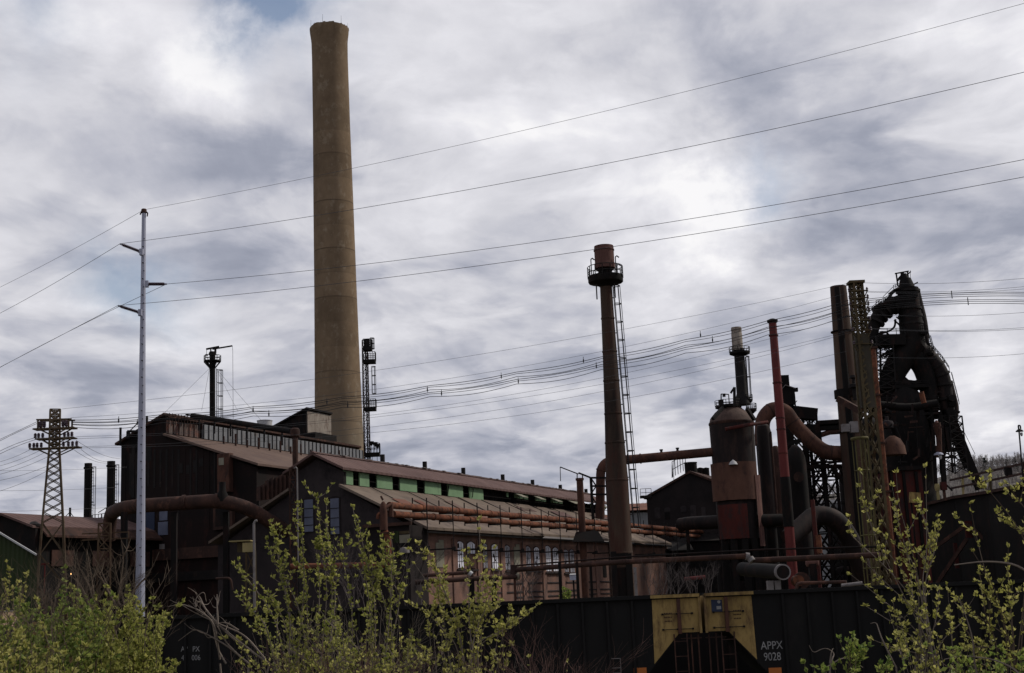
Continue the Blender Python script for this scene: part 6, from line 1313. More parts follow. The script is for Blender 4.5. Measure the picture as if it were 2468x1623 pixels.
t.part('shell', MB().tube([c - V((15 * k, 0, 0)), c - V((13 * k, 0, 0)), c + V((13 * k, 0, 0)), c + V((15 * k, 0, 0))], [6 * k, 9 * k, 9 * k, 6 * k], 18), MT['stackhi']); t.part('stand', MB().bar(V((c.x, c.y, 0)), c, .5), MT['soot'])
# yellow instrument tower behind the bushes
b = vbase(598, 1400, 60); k = mpp(P(598, 1320, 60)); t = Thing('instrument_tower', 'narrow pale yellow lattice post carrying a box and a flat plate', 'post', b)
ztp = P(598, 1330, 60).z; m_ = MB(); lattice(m_, V((b.x + .12, b.y, 0)), .55, V((b.x + .12, b.y, ztp)), .38, 7, .07, .045, rot=.2); t.part('lattice', m_, MT['olive'])
t.part('box', MB().box(P(600, 1320, 59.9), (26 * k, .5, 22 * k)), MT['paleyel']); t.part('box_shadow_side', MB().box(P(581, 1318, 60.1), (14 * k, .4, 26 * k)), MT['olive']); t.part('plate', MB().box(P(582, 1305, 60), (52 * k, .8, 2.5 * k)), MT['paleyel'])
q = P(612, 1262, 59.5); single('bent_grey_conduit', MB().tube([V((q.x, q.y, 0)), q, q + V((.06, 0, .1)), q + V((.14, 0, .12))], .055, 10), MT['greypipe'], 'grey conduit with a bent top beside the pale yellow lattice post', 'conduit')
q = P(558, 1400, 62); single('grey_hook_pipe', MB().tube(bend([P(520, 1395, 62), P(556, 1393, 62), P(560, 1422, 62)], .2), .05, 8), MT['rustdark'], 'short grey hooked pipe in front of the dark shed', 'pipe')
# transformer box on a bracket at the workshop wall, red extinguisher-like tag
c = P(1382, 1392, 100); k = mpp(c); t = Thing('wall_switch_box', 'light grey switch box on a pole in front of the workshop wall', 'switch box', V((c.x, c.y, 0)))
t.part('body', MB().box(c, (18 * k, .35, 13 * k)), MT['galv']); t.part('hood', MB().prism([c + V((-9.5 * k, -.25, 6.5 * k)), c + V((9.5 * k, -.25, 6.5 * k)), c + V((7 * k, 0, 9 * k)), c + V((-7 * k, 0, 9 * k))], (0, .45, 0)), MT['white']); t.part('pole', MB().bar(V((c.x, c.y + .3, 0)), c + V((0, .3, 0)), .12), MT['dark'])
for x, y in ((1348, 1380), (1440, 1385), (1240, 1400)): q = P(x, y - 60, 100); 
# second small lattice mast at left and a lit lamp
b, zt = vcyl(252, 1262, 96); m_ = MB(); lattice(m_, b, .95, V((b.x, b.y, zt)), .8, 12, .1, .055, rot=.3); t = Thing('thin_lattice_mast', 'thin rusty lattice mast behind the galvanised pole and bare stems', 'mast', b); t.part('lattice', m_, MT['olivered'])
m_ = MB()
for y in (1285, 1300): q = P(252, y, 96); m_.bar(q - V((1.6, 0, 0)), q + V((1.7, 0, 0)), .08); m_.bar(q + V((1.7, 0, 0)), q + V((1.7, 0, -.7)), .06)
t.part('crossarm', m_, MT['olivered'])
c = P(171, 1384, 92); t = Thing('work_lamp', 'small lit work lamp glowing beside the squat lattice tower', 'lamp', V((c.x, c.y, 0)))
t.part('bulb', MB().lathe(c, [(.01, -.035), (.04, 0), (.01, .035)], 10), MT['lampglow']); t.part('shade', MB().lathe(c, [(.14, .04), (.05, .12), (.03, .2)], 10), MT['dark']); t.part('pole', MB().bar(V((c.x, c.y + .08, 0)), c + V((0, .08, .15)), .06), MT['dark'])
q = P(108, 1360, 93); single('red_sign', MB().box(q, (.5, .06, .14)).bar(V((q.x, q.y, 0)), q, .06), MT['redpipe'], 'small red marker board behind the legs of the squat lattice tower', 'marker board')
# ------------------------------------------------------------------ hopper cars on the near track
TY = 39.4                                          # near side of the cars
ztop = ZC - .14
kt_ = TY / FPX * 1.02
def TX(x, y=1500): return P(x, y, TY).x
def TZ(x, y): return P(x, y, TY).z
CL = TX(1690) - TX(80)                            # car length
SILL = 1.25
PITCH = .71
def side_poly(x0, x1, yel=0):
    """outline of a car side between its end posts"""
    zb = TZ(1660, 1527); hx = TX(1690) - TX(1636); hb = hx + (zb - SILL) * 55 / 62
    return [(x0, ztop), (x0, zb), (x0 + hx, zb), (x0 + hb, SILL), (x1 - hb, SILL), (x1 - hx, zb), (x1, zb), (x1, ztop)], zb, hx, hb
def end_poly(x0, sgn, zb, hx, hb):
    """the yellow-painted end of the side, x measured inward from the end post"""
    w = TX(1690) - TX(1574); f = lambda u: x0 + sgn * u
    zc_ = zb - (w - hx) / (hb - hx) * (zb - SILL)
    return [(f(.02), ztop - .1), (f(w), ztop - .1), (f(w + .03), zc_ + .02), (f(hx), zb + .03), (f(.02), zb + .03)]
def xz(p, y): return [V((a, y, b)) for a, b in p]
def make_car(x0, label):
    x1 = x0 + CL
    t = Thing('hopper_car', label, 'freight car', V((x0 + CL / 2, TY + 1.5, .4)), 'hopper cars on the near track')
    poly, zb, hx, hb = side_poly(x0, x1)
    # body: outer shell with an open top
    for y, d in ((TY, .08), (TY + 2.92, .08)): t.part('side', MB().prism(xz(poly, y), (0, d, 0)), MT['carblack'])
    m_ = MB()
    for a, b_ in zip(poly[1:-2], poly[2:-1]): m_.prism([V((a[0], TY + .08, a[1] + .002)), V((b_[0], TY + .08, b_[1] + .002)), V((b_[0], TY + 2.92, b_[1] + .002)), V((a[0], TY + 2.92, a[1] + .002))], UZ * .05)
    t.part('floor_sheet', m_, MT['carblack'])
    for x in (x0 + .05, x1 - .05): t.part('end_sheet', MB().box(V((x, TY + 1.5, (ztop + zb) / 2)), (.06, 2.8, ztop - zb - .1)), MT['yellow'])
    m_ = MB().box(V((x0 + CL / 2, TY + 1.5, ztop - .55)), (CL - .3, 2.8, .1)); t.part('load', m_, MT['soot'])
    m_ = MB()
    for y in (TY - .05, TY + 3.02): m_.box(V((x0 + CL / 2, y, ztop - .02)), (CL, .14, .1))
    t.part('top_chord', m_, MT['carblack'])
    for xe, sg in ((x0, 1), (x1, -1)): t.part('yellow_chord', MB().box(V((xe + sg * .72, TY - .127, ztop - .02)), (1.4, .02, .09)), MT['yellow'])
    n = int(CL / PITCH)
    off = (TX(1560) - TX(1690)) % PITCH
    for i in range(2, n - 1):
        x = x0 + i * PITCH + .12
        if x0 + 1.6 < x < x1 - 1.6: t.part('rib', MB().prism([V((x - .05, TY, SILL + .02)), V((x + .05, TY, SILL + .02)), V((x + .03, TY - .09, SILL + .02)), V((x - .03, TY - .09, SILL + .02))], UZ * (ztop - SILL - .12)), MT['carblack'])
    m_ = MB().box(V((x0 + CL / 2, TY - .05, SILL)), (CL - 2 * hb, .14, .22)); t.part('side_sill', m_, MT['carblack'])
    m_ = MB().box(V((x0 + CL / 2, TY + 1.5, 1.05)), (CL - .4, .5, .4)); m_.box(V((x0 + .3, TY + 1.5, 1.15)), (.3, 2.9, .35)); m_.box(V((x1 - .3, TY + 1.5, 1.15)), (.3, 2.9, .35)); m_.box(V((x0 - .25, TY + 1.5, 1.0)), (.7, .25, .25)); m_.box(V((x1 + .25, TY + 1.5, 1.0)), (.7, .25, .25))
    t.part('underframe', m_, MT['soot'])
    for xe, sg in ((x0, 1), (x1, -1)):
        ep = t.part('end_panel', MB().prism(xz(end_poly(xe, sg, zb, hx, hb), TY - .004), (0, -.012, 0)), MT['yellow'])
        t.part('end_post', MB().box(V((xe + sg * hx * .98, TY - .06, (ztop + zb) / 2 - .05)), (.1, .1, ztop - zb - .1)), MT['rust'], parent=ep)
        t.part('corner_post', MB().box(V((xe + sg * .03, TY - .05, (ztop + zb) / 2)), (.07, .09, ztop - zb)), MT['yellow'], parent=ep)
        for z in (ztop - .52, ztop - .95):
            m_ = MB().tube([V((xe + sg * .25, TY - .1, z)), V((xe + sg * 1.1, TY - .1, z))], .012, 6)
            for u in (.25, .68, 1.1): m_.bar(V((xe + sg * u, TY - .1, z)), V((xe + sg * u, TY - .01, z)), .05)
            t.part('grab_iron', m_, MT['dark'], parent=ep)
        m_ = MB(); la = xe + sg * .62; ladder(m_, V((la, TY - .06, 1.0)), V((la, TY - .06, zb)), (1, 0, 0), .36, .36, .022); t.part('ladder', m_, MT['rustdark'])
        m_ = MB()
        for u in (.1, .3): m_.bar(V((xe + sg * u, TY + .1, 1.0)), V((xe + sg * u, TY + .1, zb)), .04)
        m_.bar(V((xe, TY + .1, zb - .14)), V((xe + sg * .6, TY + .1, zb - .14)), .03); t.part('end_rail', m_, MT['rustdark'])
        m_ = MB(); rg = random.Random(int(x0 * 7) + sg)
        for r_ in range(3):
            for c_ in range(5): m_.box(V((xe + sg * (.2 + hx * 1.15) + (c_ - 2) * .045, TY - .02, ztop - .5 - r_ * .11)), (.03, .006, .035))
        t.part('worn_stencil', m_, MT['rustdark'], parent=ep)
        # wheels of the truck under each end
        for dx in (1.1, 2.9):
            for y in (TY + .65, TY + 2.2):
                c = V((xe + sg * dx, y, .86)); t.part('wheel', MB().tube([c + V((0, -.07, 0)), c + V((0, .07, 0))], .43, 24), MT['rustdark'])
        for y in (TY + .45, TY + 2.45): t.part('truck_frame', MB().box(V((xe + sg * 2.0, y, .92)), (2.4, .14, .38)), MT['soot'])
    return t, poly, zb
car, poly, zb = make_car(TX(1690) - CL, 'black hopper car with yellow ends lettered APPX 40006, behind the middle bushes')
def letter(t, txt, xpx, ypx, hpx, mat, xs=.8):
    k = TY / FPX * 1.02; o = V((TX(xpx, ypx), TY - .012, TZ(xpx, ypx)))
    t.part('lettering', text_mesh(txt, hpx * k / .70, None, o, (1, 0, 0), (0, 0, 1), .003, xs), mat)
letter(car, 'AP', 436, 1571, 12, MT['lettering']); letter(car, 'PX', 464, 1571, 12, MT['lettering']); letter(car, '40', 437, 1592, 12, MT['lettering']); letter(car, '006', 462, 1592, 12, MT['lettering'])
car2, _, _ = make_car(TX(1699), 'black hopper car with yellow end lettered APPX 9028 at the right')
letter(car2, 'APPX', 1834, 1566, 18, MT['lettering'], .82); letter(car2, '9028', 1841, 1593, 18, MT['lettering'], .78)
x0 = TX(1713); q = [V((TX(1713, 1443), TY - .02, TZ(1713, 1446))), V((TX(1739, 1443), TY - .02, TZ(1739, 1446))), V((TX(1739, 1443), TY - .02, TZ(1739, 1474))), V((TX(1713, 1443), TY - .02, TZ(1713, 1475)))]
bp_ = car2.part('blue_plate', MB().prism(q, (0, -.01, 0)), MT['blue'])
c = V((TX(1732, 1450), TY - .032, TZ(1732, 1451))); car2.part('round_emblem', MB().tube([c, c + V((0, -.006, 0))], .045, 16), MT['lettering'], parent=bp_)
c = V((TX(1732, 1464), TY - .032, TZ(1732, 1465))); car2.part('white_patch', MB().box(c, (.13, .006, .09)), MT['lettering'], parent=bp_)
for t_, xp in ((car, 1543), (car2, 1868)):
    c = V((TX(xp, 1620), TY - .03, TZ(xp, 1621))); t_.part('orange_reflector', MB().box(c, (.36, .02, .26)), MT['reflector'])
c = V((TX(1484, 1605), TY - .02, TZ(1484, 1605))); m_ = MB()
for a, b_ in ((( -.14, .2), (.14, .2)), ((.14, .2), (.14, -.2)), ((.14, -.2), (-.14, -.2)), ((-.14, -.2), (-.14, .2)), ((-.14, -.06), (.14, -.06))): m_.bar(c + V((a[0], 0, a[1])), c + V((b_[0], 0, b_[1])), .02)
car.part('card_frame', m_, MT['greypipe'])
make_car(TX(1690) - 2 * CL - (TX(1706) - TX(1690)), 'black hopper car mostly hidden behind the dense green bush at the left')

m_ = MB().box((0, 47, 1.75), (260, .5, 3.1))  # added wall: hides bright ground so the gap between cars stays dark
for i in range(52): m_.box((-128 + i * 5, 46.7, 1.75), (.3, .12, 3.1))
single('dark_backdrop_wall', m_, MT['soot'], 'added low black backdrop wall keeping the gap between the hopper cars dark', 'wall', base=(0, 47, .2))
# ------------------------------------------------------------------ power lines
def wire(label, p0_, p1_, mid=None, r=.022, name='power_line', group='overhead wires', mat='wire', n=30, sag=None, scal=0.0):
    sg = sag or 0.0
    if mid:
        lo_, hi_ = 0.0, 1.0
        f = lambda t: proj(p0_.lerp(p1_, t))[0] - mid[0]
        inc = f(1) > f(0)
        for _ in range(50):
            t = (lo_ + hi_) / 2
            if (f(t) < 0) == inc: lo_ = t
            else: hi_ = t
        q = p0_.lerp(p1_, t); sg = (q.z - zat(q.x, q.y, mid[1])) / (4 * t * (1 - t))
    pts = []
    xe = proj(p1_)[0]; ext = 1.6 if xe > 2490 or xe < -20 else 1.0      # lines that leave the picture run on to their next support
    for i in range(n + 1): t = i / n * ext; q = p0_ + (p1_ - p0_) * t; pts.append(q - UZ * (4 * sg * t * (1 - t) + scal * abs(math.sin(math.pi * 9 * t)) * (1 if 0 < t < 1 else 0)))
    single(name, MB().tube(pts, r, 5), MT[mat], label, 'wire', group)
    return pts
wire('topmost wire from the galvanised pole head to the upper right corner', INS['t'], P(2500, 0, 62), (1234, 321), .011)
wire('second wire down, from the upper left insulator across the chimney to the right edge', INS['a'], P(2500, 167, 62), (1234, 438), .015)
wire('third wire down, from the right-hand insulator arm to the right edge', INS['b'], P(2500, 379, 62), (1234, 592), .015)
wire('fourth wire down, from the lower left insulator to the right edge', INS['c'], P(2500, 421, 62), (1234, 630), .015)
wire('topmost wire running left from the galvanised pole head', INS['t'], P(-40, 712, 106), (170, 605), .012)
wire('wire running left from the upper left insulator arm', INS['a'], P(-40, 776, 106), (145, 675), .015)
wire('wire running left from the right-hand insulator, passing behind the pole', INS['b'], P(-40, 908, 106), (200, 782), .015)
wire('wire running left from the lower left insulator arm', INS['c'], P(-40, 906, 106), (143, 811), .015)
DL, DR = 90, 95
# bundled cables with spacers
def bundle(lab, left, right, mid, sp):
    for dy, nm, r in ((0, 'top', .022), (4, 'middle', .018), (11, 'bottom', .020)):
        pts = wire('%s cable of the %s bundle swooping between the two lattice towers' % (nm, lab), P(left[0], left[1] + dy, DL), P(right[0], right[1] + dy * 1.6, DR), (mid[0], mid[1] + dy), r, 'cable', 'bundled cables', 'cable', 90, scal=.10 + .012 * dy)
    for x, y in sp:
        D = DL + (DR - DL) * (x - left[0]) / (right[0] - left[0])
        c = P(x, y, D - .05); k = mpp(c); single('cable_spacer', MB().bar(c + UZ * 6 * k, c - UZ * 10 * k, .035).box(c - UZ * 4 * k, (.08, .08, .2)), MT['cable'], 'small black spacer clamped on the %s cable bundle' % lab, 'spacer', 'cable spacers')
bundle('upper', (172, 1013), (2045, 724), (1208, 903), [(286, 1010), (610, 985), (788, 966), (1030, 936), (1208, 904), (1406, 866), (1688, 804)])
bundle('lower', (172, 1019), (2045, 742), (1249, 914), [(331, 1016), (648, 995), (838, 974), (1064, 945), (1249, 916), (1437, 879), (1717, 816)])
for lab, y0, ym, y1, sp in (('upper', 722, 707, 706, (2294, 708)), ('lower', 741, 724, 726, (2333, 724))):
    for dy, nm in ((0, 'top'), (4, 'middle'), (9, 'bottom')):
        wire('%s cable of the %s bundle leaving the slender tower to the right edge' % (nm, lab), P(2082, y0 + dy, DR), P(2520, y1 + dy, 92), (2300, ym + dy), .021, 'cable', 'bundled cables right of the towers', 'cable')
    c = P(sp[0], sp[1] + 3, 93); k = mpp(c); single('cable_spacer', MB().bar(c + UZ * 10 * k, c - UZ * 9 * k, .05), MT['cable'], 'small black spacer on the %s bundle right of the furnace top' % lab, 'spacer', 'cable spacers')
thin = [('highest thin wire between the two lattice towers', (150, 986), (1000, 879), (2045, 683)), ('thin wire just above the upper cable bundle', (170, 1007), (1208, 892), (2045, 706)),
        ('first thin wire below the cable bundles', (184, 1053), (1050, 980), (2045, 764)), ('second thin wire below the cable bundles', (184, 1058), (1050, 988), (2045, 799)),
        ('third thin wire below the cable bundles', (194, 1077), (1050, 1010), (2045, 803)), ('lowest thin wire below the cable bundles', (194, 1080), (1050, 1027), (2045, 846))]
for lb, a, m2_, c in thin: wire(lb, P(*a, DL), P(*c, DR), m2_, .010)
for lb, a, c in (('thin top wire leaving the slender tower head to the right', (2080, 682), (2520, 666)), ('thin wire above the right-hand cable bundles', (2080, 702), (2520, 686)), ('slack thin wire just under the right top wire', (2080, 704), (2520, 692)), ('thin wire below the right-hand cable bundles', (2085, 758), (2520, 749)),
                 ('double thin wire at furnace platform height', (2085, 791), (2520, 786)), ('single thin wire lowest at the right', (2090, 860), (2520, 848)), ('second of the close pair of wires at furnace platform height', (2085, 792), (2520, 790))): wire(lb, P(*a, DR), P(*c, 92), None, .012, sag=.25)
for i, (a, c, mm) in enumerate((((97, 1013), (-30, 1073), (20, 1050)), ((97, 1018), (-30, 1079), (20, 1053)), ((92, 1054), (-30, 1104), (20, 1078)), ((92, 1058), (-30, 1110), (20, 1085)), ((80, 1080), (-30, 1120), None), ((100, 1084), (-30, 1130), None), ((110, 1090), (-30, 1142), None), ((118, 1100), (-30, 1150), None), ((118, 1122), (-30, 1163), None), ((112, 1136), (-30, 1192), None))):
    wire(['uppermost bundled wire', 'second bundled wire', 'third wire of the tower fan', 'fourth wire of the tower fan', 'fifth wire of the tower fan', 'sixth wire of the tower fan', 'seventh wire of the tower fan', 'eighth wire of the tower fan', 'ninth wire of the tower fan', 'lowest wire of the tower fan'][i] + ' running left from the squat lattice tower', P(*a, DL), P(*c, 84), mm, .017 if i < 4 else .012, sag=.15)
for i, (a, c) in enumerate((((184, 1062), (290, 1106)), ((196, 1084), (262, 1112)), ((180, 1086), (262, 1116)))): wire(['upper slack drop wire', 'middle slack drop wire', 'lower slack drop wire'][i] + ' from the squat tower to the dark stacks', P(*a, DL), P(*c, 148), None, .014, sag=.3)
for lb, a, c in (('level thin wire passing behind the squat tower mid-body', (0, 1182), (262, 1175)), ('level thin wire low over the red roof', (0, 1232), (262, 1222)), ('thin wire crossing the two dark stack tops', (0, 1134), (285, 1126))): wire(lb, P(-30, a[1] + 1, 110), P(c[0] + 20, c[1], 130), None, .011, sag=.1)
for i, (x0_, x1_) in enumerate(((540, 745),)): pass

# ------------------------------------------------------------------ bushes and saplings
class Plant:
    def __init__(s, name, label, cat, root, D, seed, bark, leaf, group=None, leaf_size=.036):
        s.D = D; s.rg = random.Random(seed); s.B = MB(); s.Lf = MB(); s.root = root; s.bark, s.leafm = bark, leaf; s.ls = leaf_size
        s.T = Thing(name, label, cat, root, group)
    def leaf(s, p, d, size):
        rg = s.rg; side = d.cross(V((rg.uniform(-1, 1), rg.uniform(-1, 1), rg.uniform(-1, 1))))
        if side.length < 1e-4: return
        side.normalize(); d = d.normalized(); up = d.cross(side) * (size * rg.uniform(-.12, .22))
        w = size * rg.uniform(.28, .40); L_ = size * rg.uniform(.8, 1.35)
        s.Lf.add([p, p + d * L_ * .45 + side * w + up, p + d * L_, p + d * L_ * .45 - side * w + up], [(0, 1, 2, 3)])
    def tuft(s, p, axis, n, size):
        rg = s.rg
        for _ in range(n):
            d = (axis.normalized() * rg.uniform(.1, .9) + V((rg.uniform(-1, 1), rg.uniform(-1, 1), rg.uniform(-.5, .9))) * .8)
            if d.length > .05: s.leaf(p, d, size * rg.uniform(.5, 1.35))
    def shoot(s, pts, r0, r1=.002, start=.25, step=.075, nleaf=5, size=None, leaves=True, n=5):
        pts = [V(p) for p in pts]; size = size or s.ls; b_ = bend(pts, 9, 5) if len(pts) > 2 else pts
        m = len(b_); s.B.tube(b_, [r0 + (r1 - r0) * i / (m - 1) for i in range(m)], n, True)
        if not leaves: return b_
        ln = [0]
        for a, c in zip(b_, b_[1:]): ln.append(ln[-1] + (c - a).length)
        d = ln[-1] * start
        while d <= ln[-1]:
            for i in range(m - 1):
                if ln[i] <= d <= ln[i + 1] + 1e-9: break
            q = (d - ln[i]) / max(1e-6, ln[i + 1] - ln[i]); p = b_[i].lerp(b_[i + 1], q); ax = (b_[i + 1] - b_[i]).normalized()
            if s.rg.random() < .9: s.tuft(p, ax, max(1, int(nleaf * s.rg.uniform(.5, 1.4))), size * (.75 + .5 * (1 - d / ln[-1])))
            d += step * s.rg.uniform(.55, 1.5)
        s.tuft(b_[-1], (b_[-1] - b_[-2]), nleaf + 2, size * .9)
        return b_
    def pix(s, pts, dD=0): return [P(x, y, s.D + dD + s.rg.uniform(-.06, .06)) for x, y in pts]
    def arch_to(s, tip, lean=.35, base=None):
        """curved shoot from the root to tip, leaving the ground steeply"""
        rg = s.rg; b0 = base or (s.root + V((rg.uniform(-.25, .25), rg.uniform(-.25, .25), -.05)))
        m1 = b0.lerp(tip, .5); m1.x = b0.x + (tip.x - b0.x) * lean * rg.uniform(.7, 1.3); m1.y = b0.y + (tip.y - b0.y) * lean
        m1 += V((rg.uniform(-.08, .08), rg.uniform(-.08, .08), rg.uniform(-.02, .1)))
        return [b0, m1, tip]
    def branchy(s, p, d, ln, r, depth):
        rg = s.rg; q = p + d * ln * .5 + V((rg.uniform(-.06, .06), 0, rg.uniform(0, .06))) * ln; e = p + d * ln + V((0, 0, ln * .1))
        s.B.tube([p, q, e], [r, r * .85, r * .65], 4, False)
        if depth:
            for _ in range(rg.choice((2, 3, 3))):
                nd = (d + V((rg.uniform(-1, 1), rg.uniform(-.8, .8), rg.uniform(-.3, .6))) * .85).normalized(); s.branchy(e if rg.random() < .6 else q, nd, ln * rg.uniform(.55, .85), r * .62, depth - 1)
    def twigs(s, b_, n, ln, nleaf=4, leaves=True, up=.6, start=.35):
        rg = s.rg; m = len(b_)
        for _ in range(n):
            i = rg.randint(int(m * start), m - 2); p = b_[i].lerp(b_[i + 1], rg.random()); ax = (b_[i + 1] - b_[i]).normalized()
            d = (ax * rg.uniform(.4, .9) + V((rg.uniform(-1, 1), rg.uniform(-1, 1), rg.uniform(-.1, up)))).normalized() * ln * rg.uniform(.4, 1.2)
            s.shoot([p, p + d * .5 + V((0, 0, rg.uniform(-.03, .02))), p + d + V((0, 0, ln * .12))], .004, .0012, .15, .05, nleaf, leaves=leaves, n=4)
    def done(s):
        s.T.part('branches', s.B, s.bark)
        if s.Lf.v: s.T.part('foliage', s.Lf, s.leafm, smooth=False)

def rootat(x, D): p = P(x, 1600, D); return V((p.x, D, ground_z(p.x, D)))

# dense green bush at the left: three neighbouring shrubs
def dense(label, xr, xa, xb, D, seed, n, contour, leafm, ls=.034):
    pl = Plant('leafy_bush', label, 'bush', rootat(xr, D), D, seed, MT['bark'], leafm, 'leafy bushes along the bottom left', ls)
    rg = pl.rg
    for i in range(n):
        x = rg.uniform(xa, xb); yt = contour(x)
        y = yt + abs(rg.gauss(0, 1)) * 75 if i % 3 else yt + rg.uniform(0, 22)
        tip = P(x, y, D + rg.uniform(-.9, .9)); b0 = pl.root + V(((tip.x - pl.root.x) * rg.uniform(.1, .6), rg.uniform(-.6, .6), -.05))
        b_ = pl.shoot(pl.arch_to(tip, .6, b0), .007, .0018, .3, .045, 8)
        pl.twigs(b_, 5, .3, 8)
    for _ in range(n // 3):
        x = rg.uniform(xa, xb); o = P(x, contour(x) + rg.uniform(40, 130), D + rg.uniform(-.8, .4)); pl.branchy(o, V((rg.uniform(-.8, .8), rg.uniform(-.4, .4), 1)).normalized(), rg.uniform(.15, .3), .003, 3)
    pl.done()
dense('dense fresh green bush filling the lower left corner', 110, -60, 260, 10.5, 41, 85, lambda x: 1478 + (60 - x) * .35 * (x < 60) + 22 * math.sin(x * .07) + (0 if x > 60 else 0), MT['leafgreen'])
dense('yellow-green bush in front of the galvanised pole foot', 300, 180, 408, 11.0, 42, 56, lambda x: 1455 + max(0, x - 330) * .55 + 16 * math.sin(x * .09), MT['leaf'])
dense('low olive bush at the bottom left edge', 40, -60, 170, 9.2, 43, 26, lambda x: 1555 + 14 * math.sin(x * .05), MT['leafyel'], .03)
pl = Plant('young_sapling', 'sparse young sapling with pale leaves before the green shed', 'sapling', rootat(28, 12), 12, 44, MT['bark'], MT['leafyel'])
for tip in ((25, 1375), (65, 1385), (12, 1400), (45, 1405), (8, 1440), (55, 1450), (30, 1420), (62, 1420)):
    b_ = pl.shoot(pl.arch_to(P(tip[0], tip[1], 12 + pl.rg.uniform(-.2, .2)), .7), .008, .002, .55, .045, 5); pl.twigs(b_, 2, .18, 4, start=.6)
pl.done()
# bare forked stems between lattice tower and galvanised pole
pl = Plant('bare_sapling', 'bare leafless grey stems forking in front of the galvanised pole', 'sapling', rootat(265, 12.5), 12.5, 45, MT['bark'], MT['leaf'])
for pts in (((268, 1560), (285, 1440), (298, 1345), (292, 1303)), ((296, 1345), (303, 1330), (309, 1318)), ((232, 1490), (222, 1400), (209, 1322)), ((280, 1500), (325, 1420), (362, 1380), (384, 1330)), ((340, 1480), (375, 1430), (412, 1370)), ((215, 1460), (200, 1420), (176, 1384)), ((270, 1540), (300, 1480), (330, 1400)), ((285, 1470), (250, 1405), (228, 1358)), ((232, 1470), (214, 1410), (196, 1372)), ((290, 1460), (262, 1420), (246, 1380), (232, 1350))):
    b_ = pl.shoot(pl.pix(pts), .011, .002, leaves=False); pl.twigs(b_, 3, .14, 0, False)
b0 = pl.root
for x, y in ((268, 1560), (232, 1490), (280, 1500), (340, 1480), (215, 1460)): pl.shoot([b0, b0.lerp(P(x, y, 12.5), .5) + V((0, 0, .1)), P(x, y, 12.5)], .014, .010, leaves=False)
pl.done()
# arching dead vine left of the middle bush
pl = Plant('dead_vine', 'tangle of bare arching vine stems left of the middle bush', 'vine', rootat(560, 12), 12, 46, MT['barkpale'], MT['leafyel'])
for pts in (((650, 1600), (560, 1540), (520, 1500), (478, 1445), (470, 1470), (472, 1440), (492, 1424), (497, 1450)), ((530, 1590), (518, 1510), (505, 1490), (478, 1470), (435, 1455), (405, 1463)), ((640, 1590), (590, 1530), (530, 1505), (470, 1478), (434, 1456)), ((525, 1505), (523, 1460), (523, 1433)), ((520, 1500), (495, 1470), (482, 1440), (475, 1432)), ((600, 1600), (545, 1555), (500, 1530), (470, 1515), (430, 1545)),
            ((620, 1580), (575, 1545), (540, 1515), (515, 1500)), ((590, 1595), (540, 1545), (520, 1495)), ((575, 1520), (545, 1500), (520, 1503)), ((545, 1600), (522, 1560), (512, 1500), (492, 1478))):
    b_ = pl.shoot(pl.pix(pts), .009, .003, leaves=False); pl.twigs(b_, 4, .15, 0, False)
for x in (650, 530, 600): pl.shoot([pl.root, P(x, 1600, 12)], .012, .009, leaves=False)
for tip in ((540, 1540), (575, 1545)): pl.tuft(P(*tip, 12), UZ, 14, .04)
pl.done()

# middle bushes
def shootbush(label, xr, D, seed, tips, n_fill, area, bark, leafm, ls=.035, dens=6, twn=5, name='leafy_bush', group='leafy bushes across the foreground', bare=0, start=.32, r0=.0075, stp=.042):
    pl = Plant(name, label, 'bush', rootat(xr, D), D, seed, bark, leafm, group, ls); rg = pl.rg
    for pts in tips:
        w = pl.pix(pts); base = pl.root + V((rg.uniform(-.3, .3) + (w[0].x - pl.root.x) * .5, rg.uniform(-.2, .2), -.05))
        b_ = pl.shoot([base, base.lerp(w[0], .5)] + w, r0, .002, start, stp, dens); pl.twigs(b_, twn, .18, dens - 1, start=.45)
    for i in range(n_fill):
        x, y = area(rg); tip = P(x, y, D + rg.uniform(-.7, .7)); base = pl.root + V(((tip.x - pl.root.x) * rg.uniform(-.3, .55), rg.uniform(-.5, .5), -.05))
        lv = i >= bare
        if not lv and i % 3:
            o = base.lerp(tip, rg.uniform(.35, .6)); pl.B.tube([base, base.lerp(o, .5) + V((rg.uniform(-.1, .1), 0, 0)), o], [.006, .005, .004], 4, False)
            pl.branchy(o, V((rg.uniform(-1, 1), rg.uniform(-.5, .5), rg.uniform(.2, 1))).normalized(), (tip - o).length * rg.uniform(.35, .6), .0032, 3); continue
        b_ = pl.shoot(pl.arch_to(tip, .55, base),   .0065 if lv else .005, .0015, start + .05, stp * 1.3, dens - 1, leaves=lv); pl.twigs(b_, 3 if lv else 6, .22, dens - 1, leaves=lv)
    pl.done(); return pl
shootbush('tall yellow-green bush with long upright shoots in front of the trussed column', 720, 12.5, 51,
          [((690, 1440), (664, 1310), (655, 1275)), ((735, 1400), (728, 1290), (726, 1212)), ((790, 1420), (775, 1300), (763, 1196)), ((800, 1400), (790, 1290), (786, 1207)), ((700, 1450), (660, 1350), (643, 1300)),
           ((660, 1480), (600, 1400), (562, 1360)), ((640, 1500), (590, 1460), (572, 1430)), ((720, 1460), (680, 1380), (690, 1330)), ((740, 1450), (730, 1360), (713, 1300)), ((770, 1440), (770, 1370), (760, 1310)), ((690, 1500), (640, 1420), (576, 1368)), ((810, 1440), (800, 1380), (797, 1320))],
          48, lambda r: ((lambda x: (x, r.uniform(1425 + abs(x - 730) * .7, 1605)))(r.uniform(580, 860))), MT['barkpale'], MT['leaf'], bare=20)
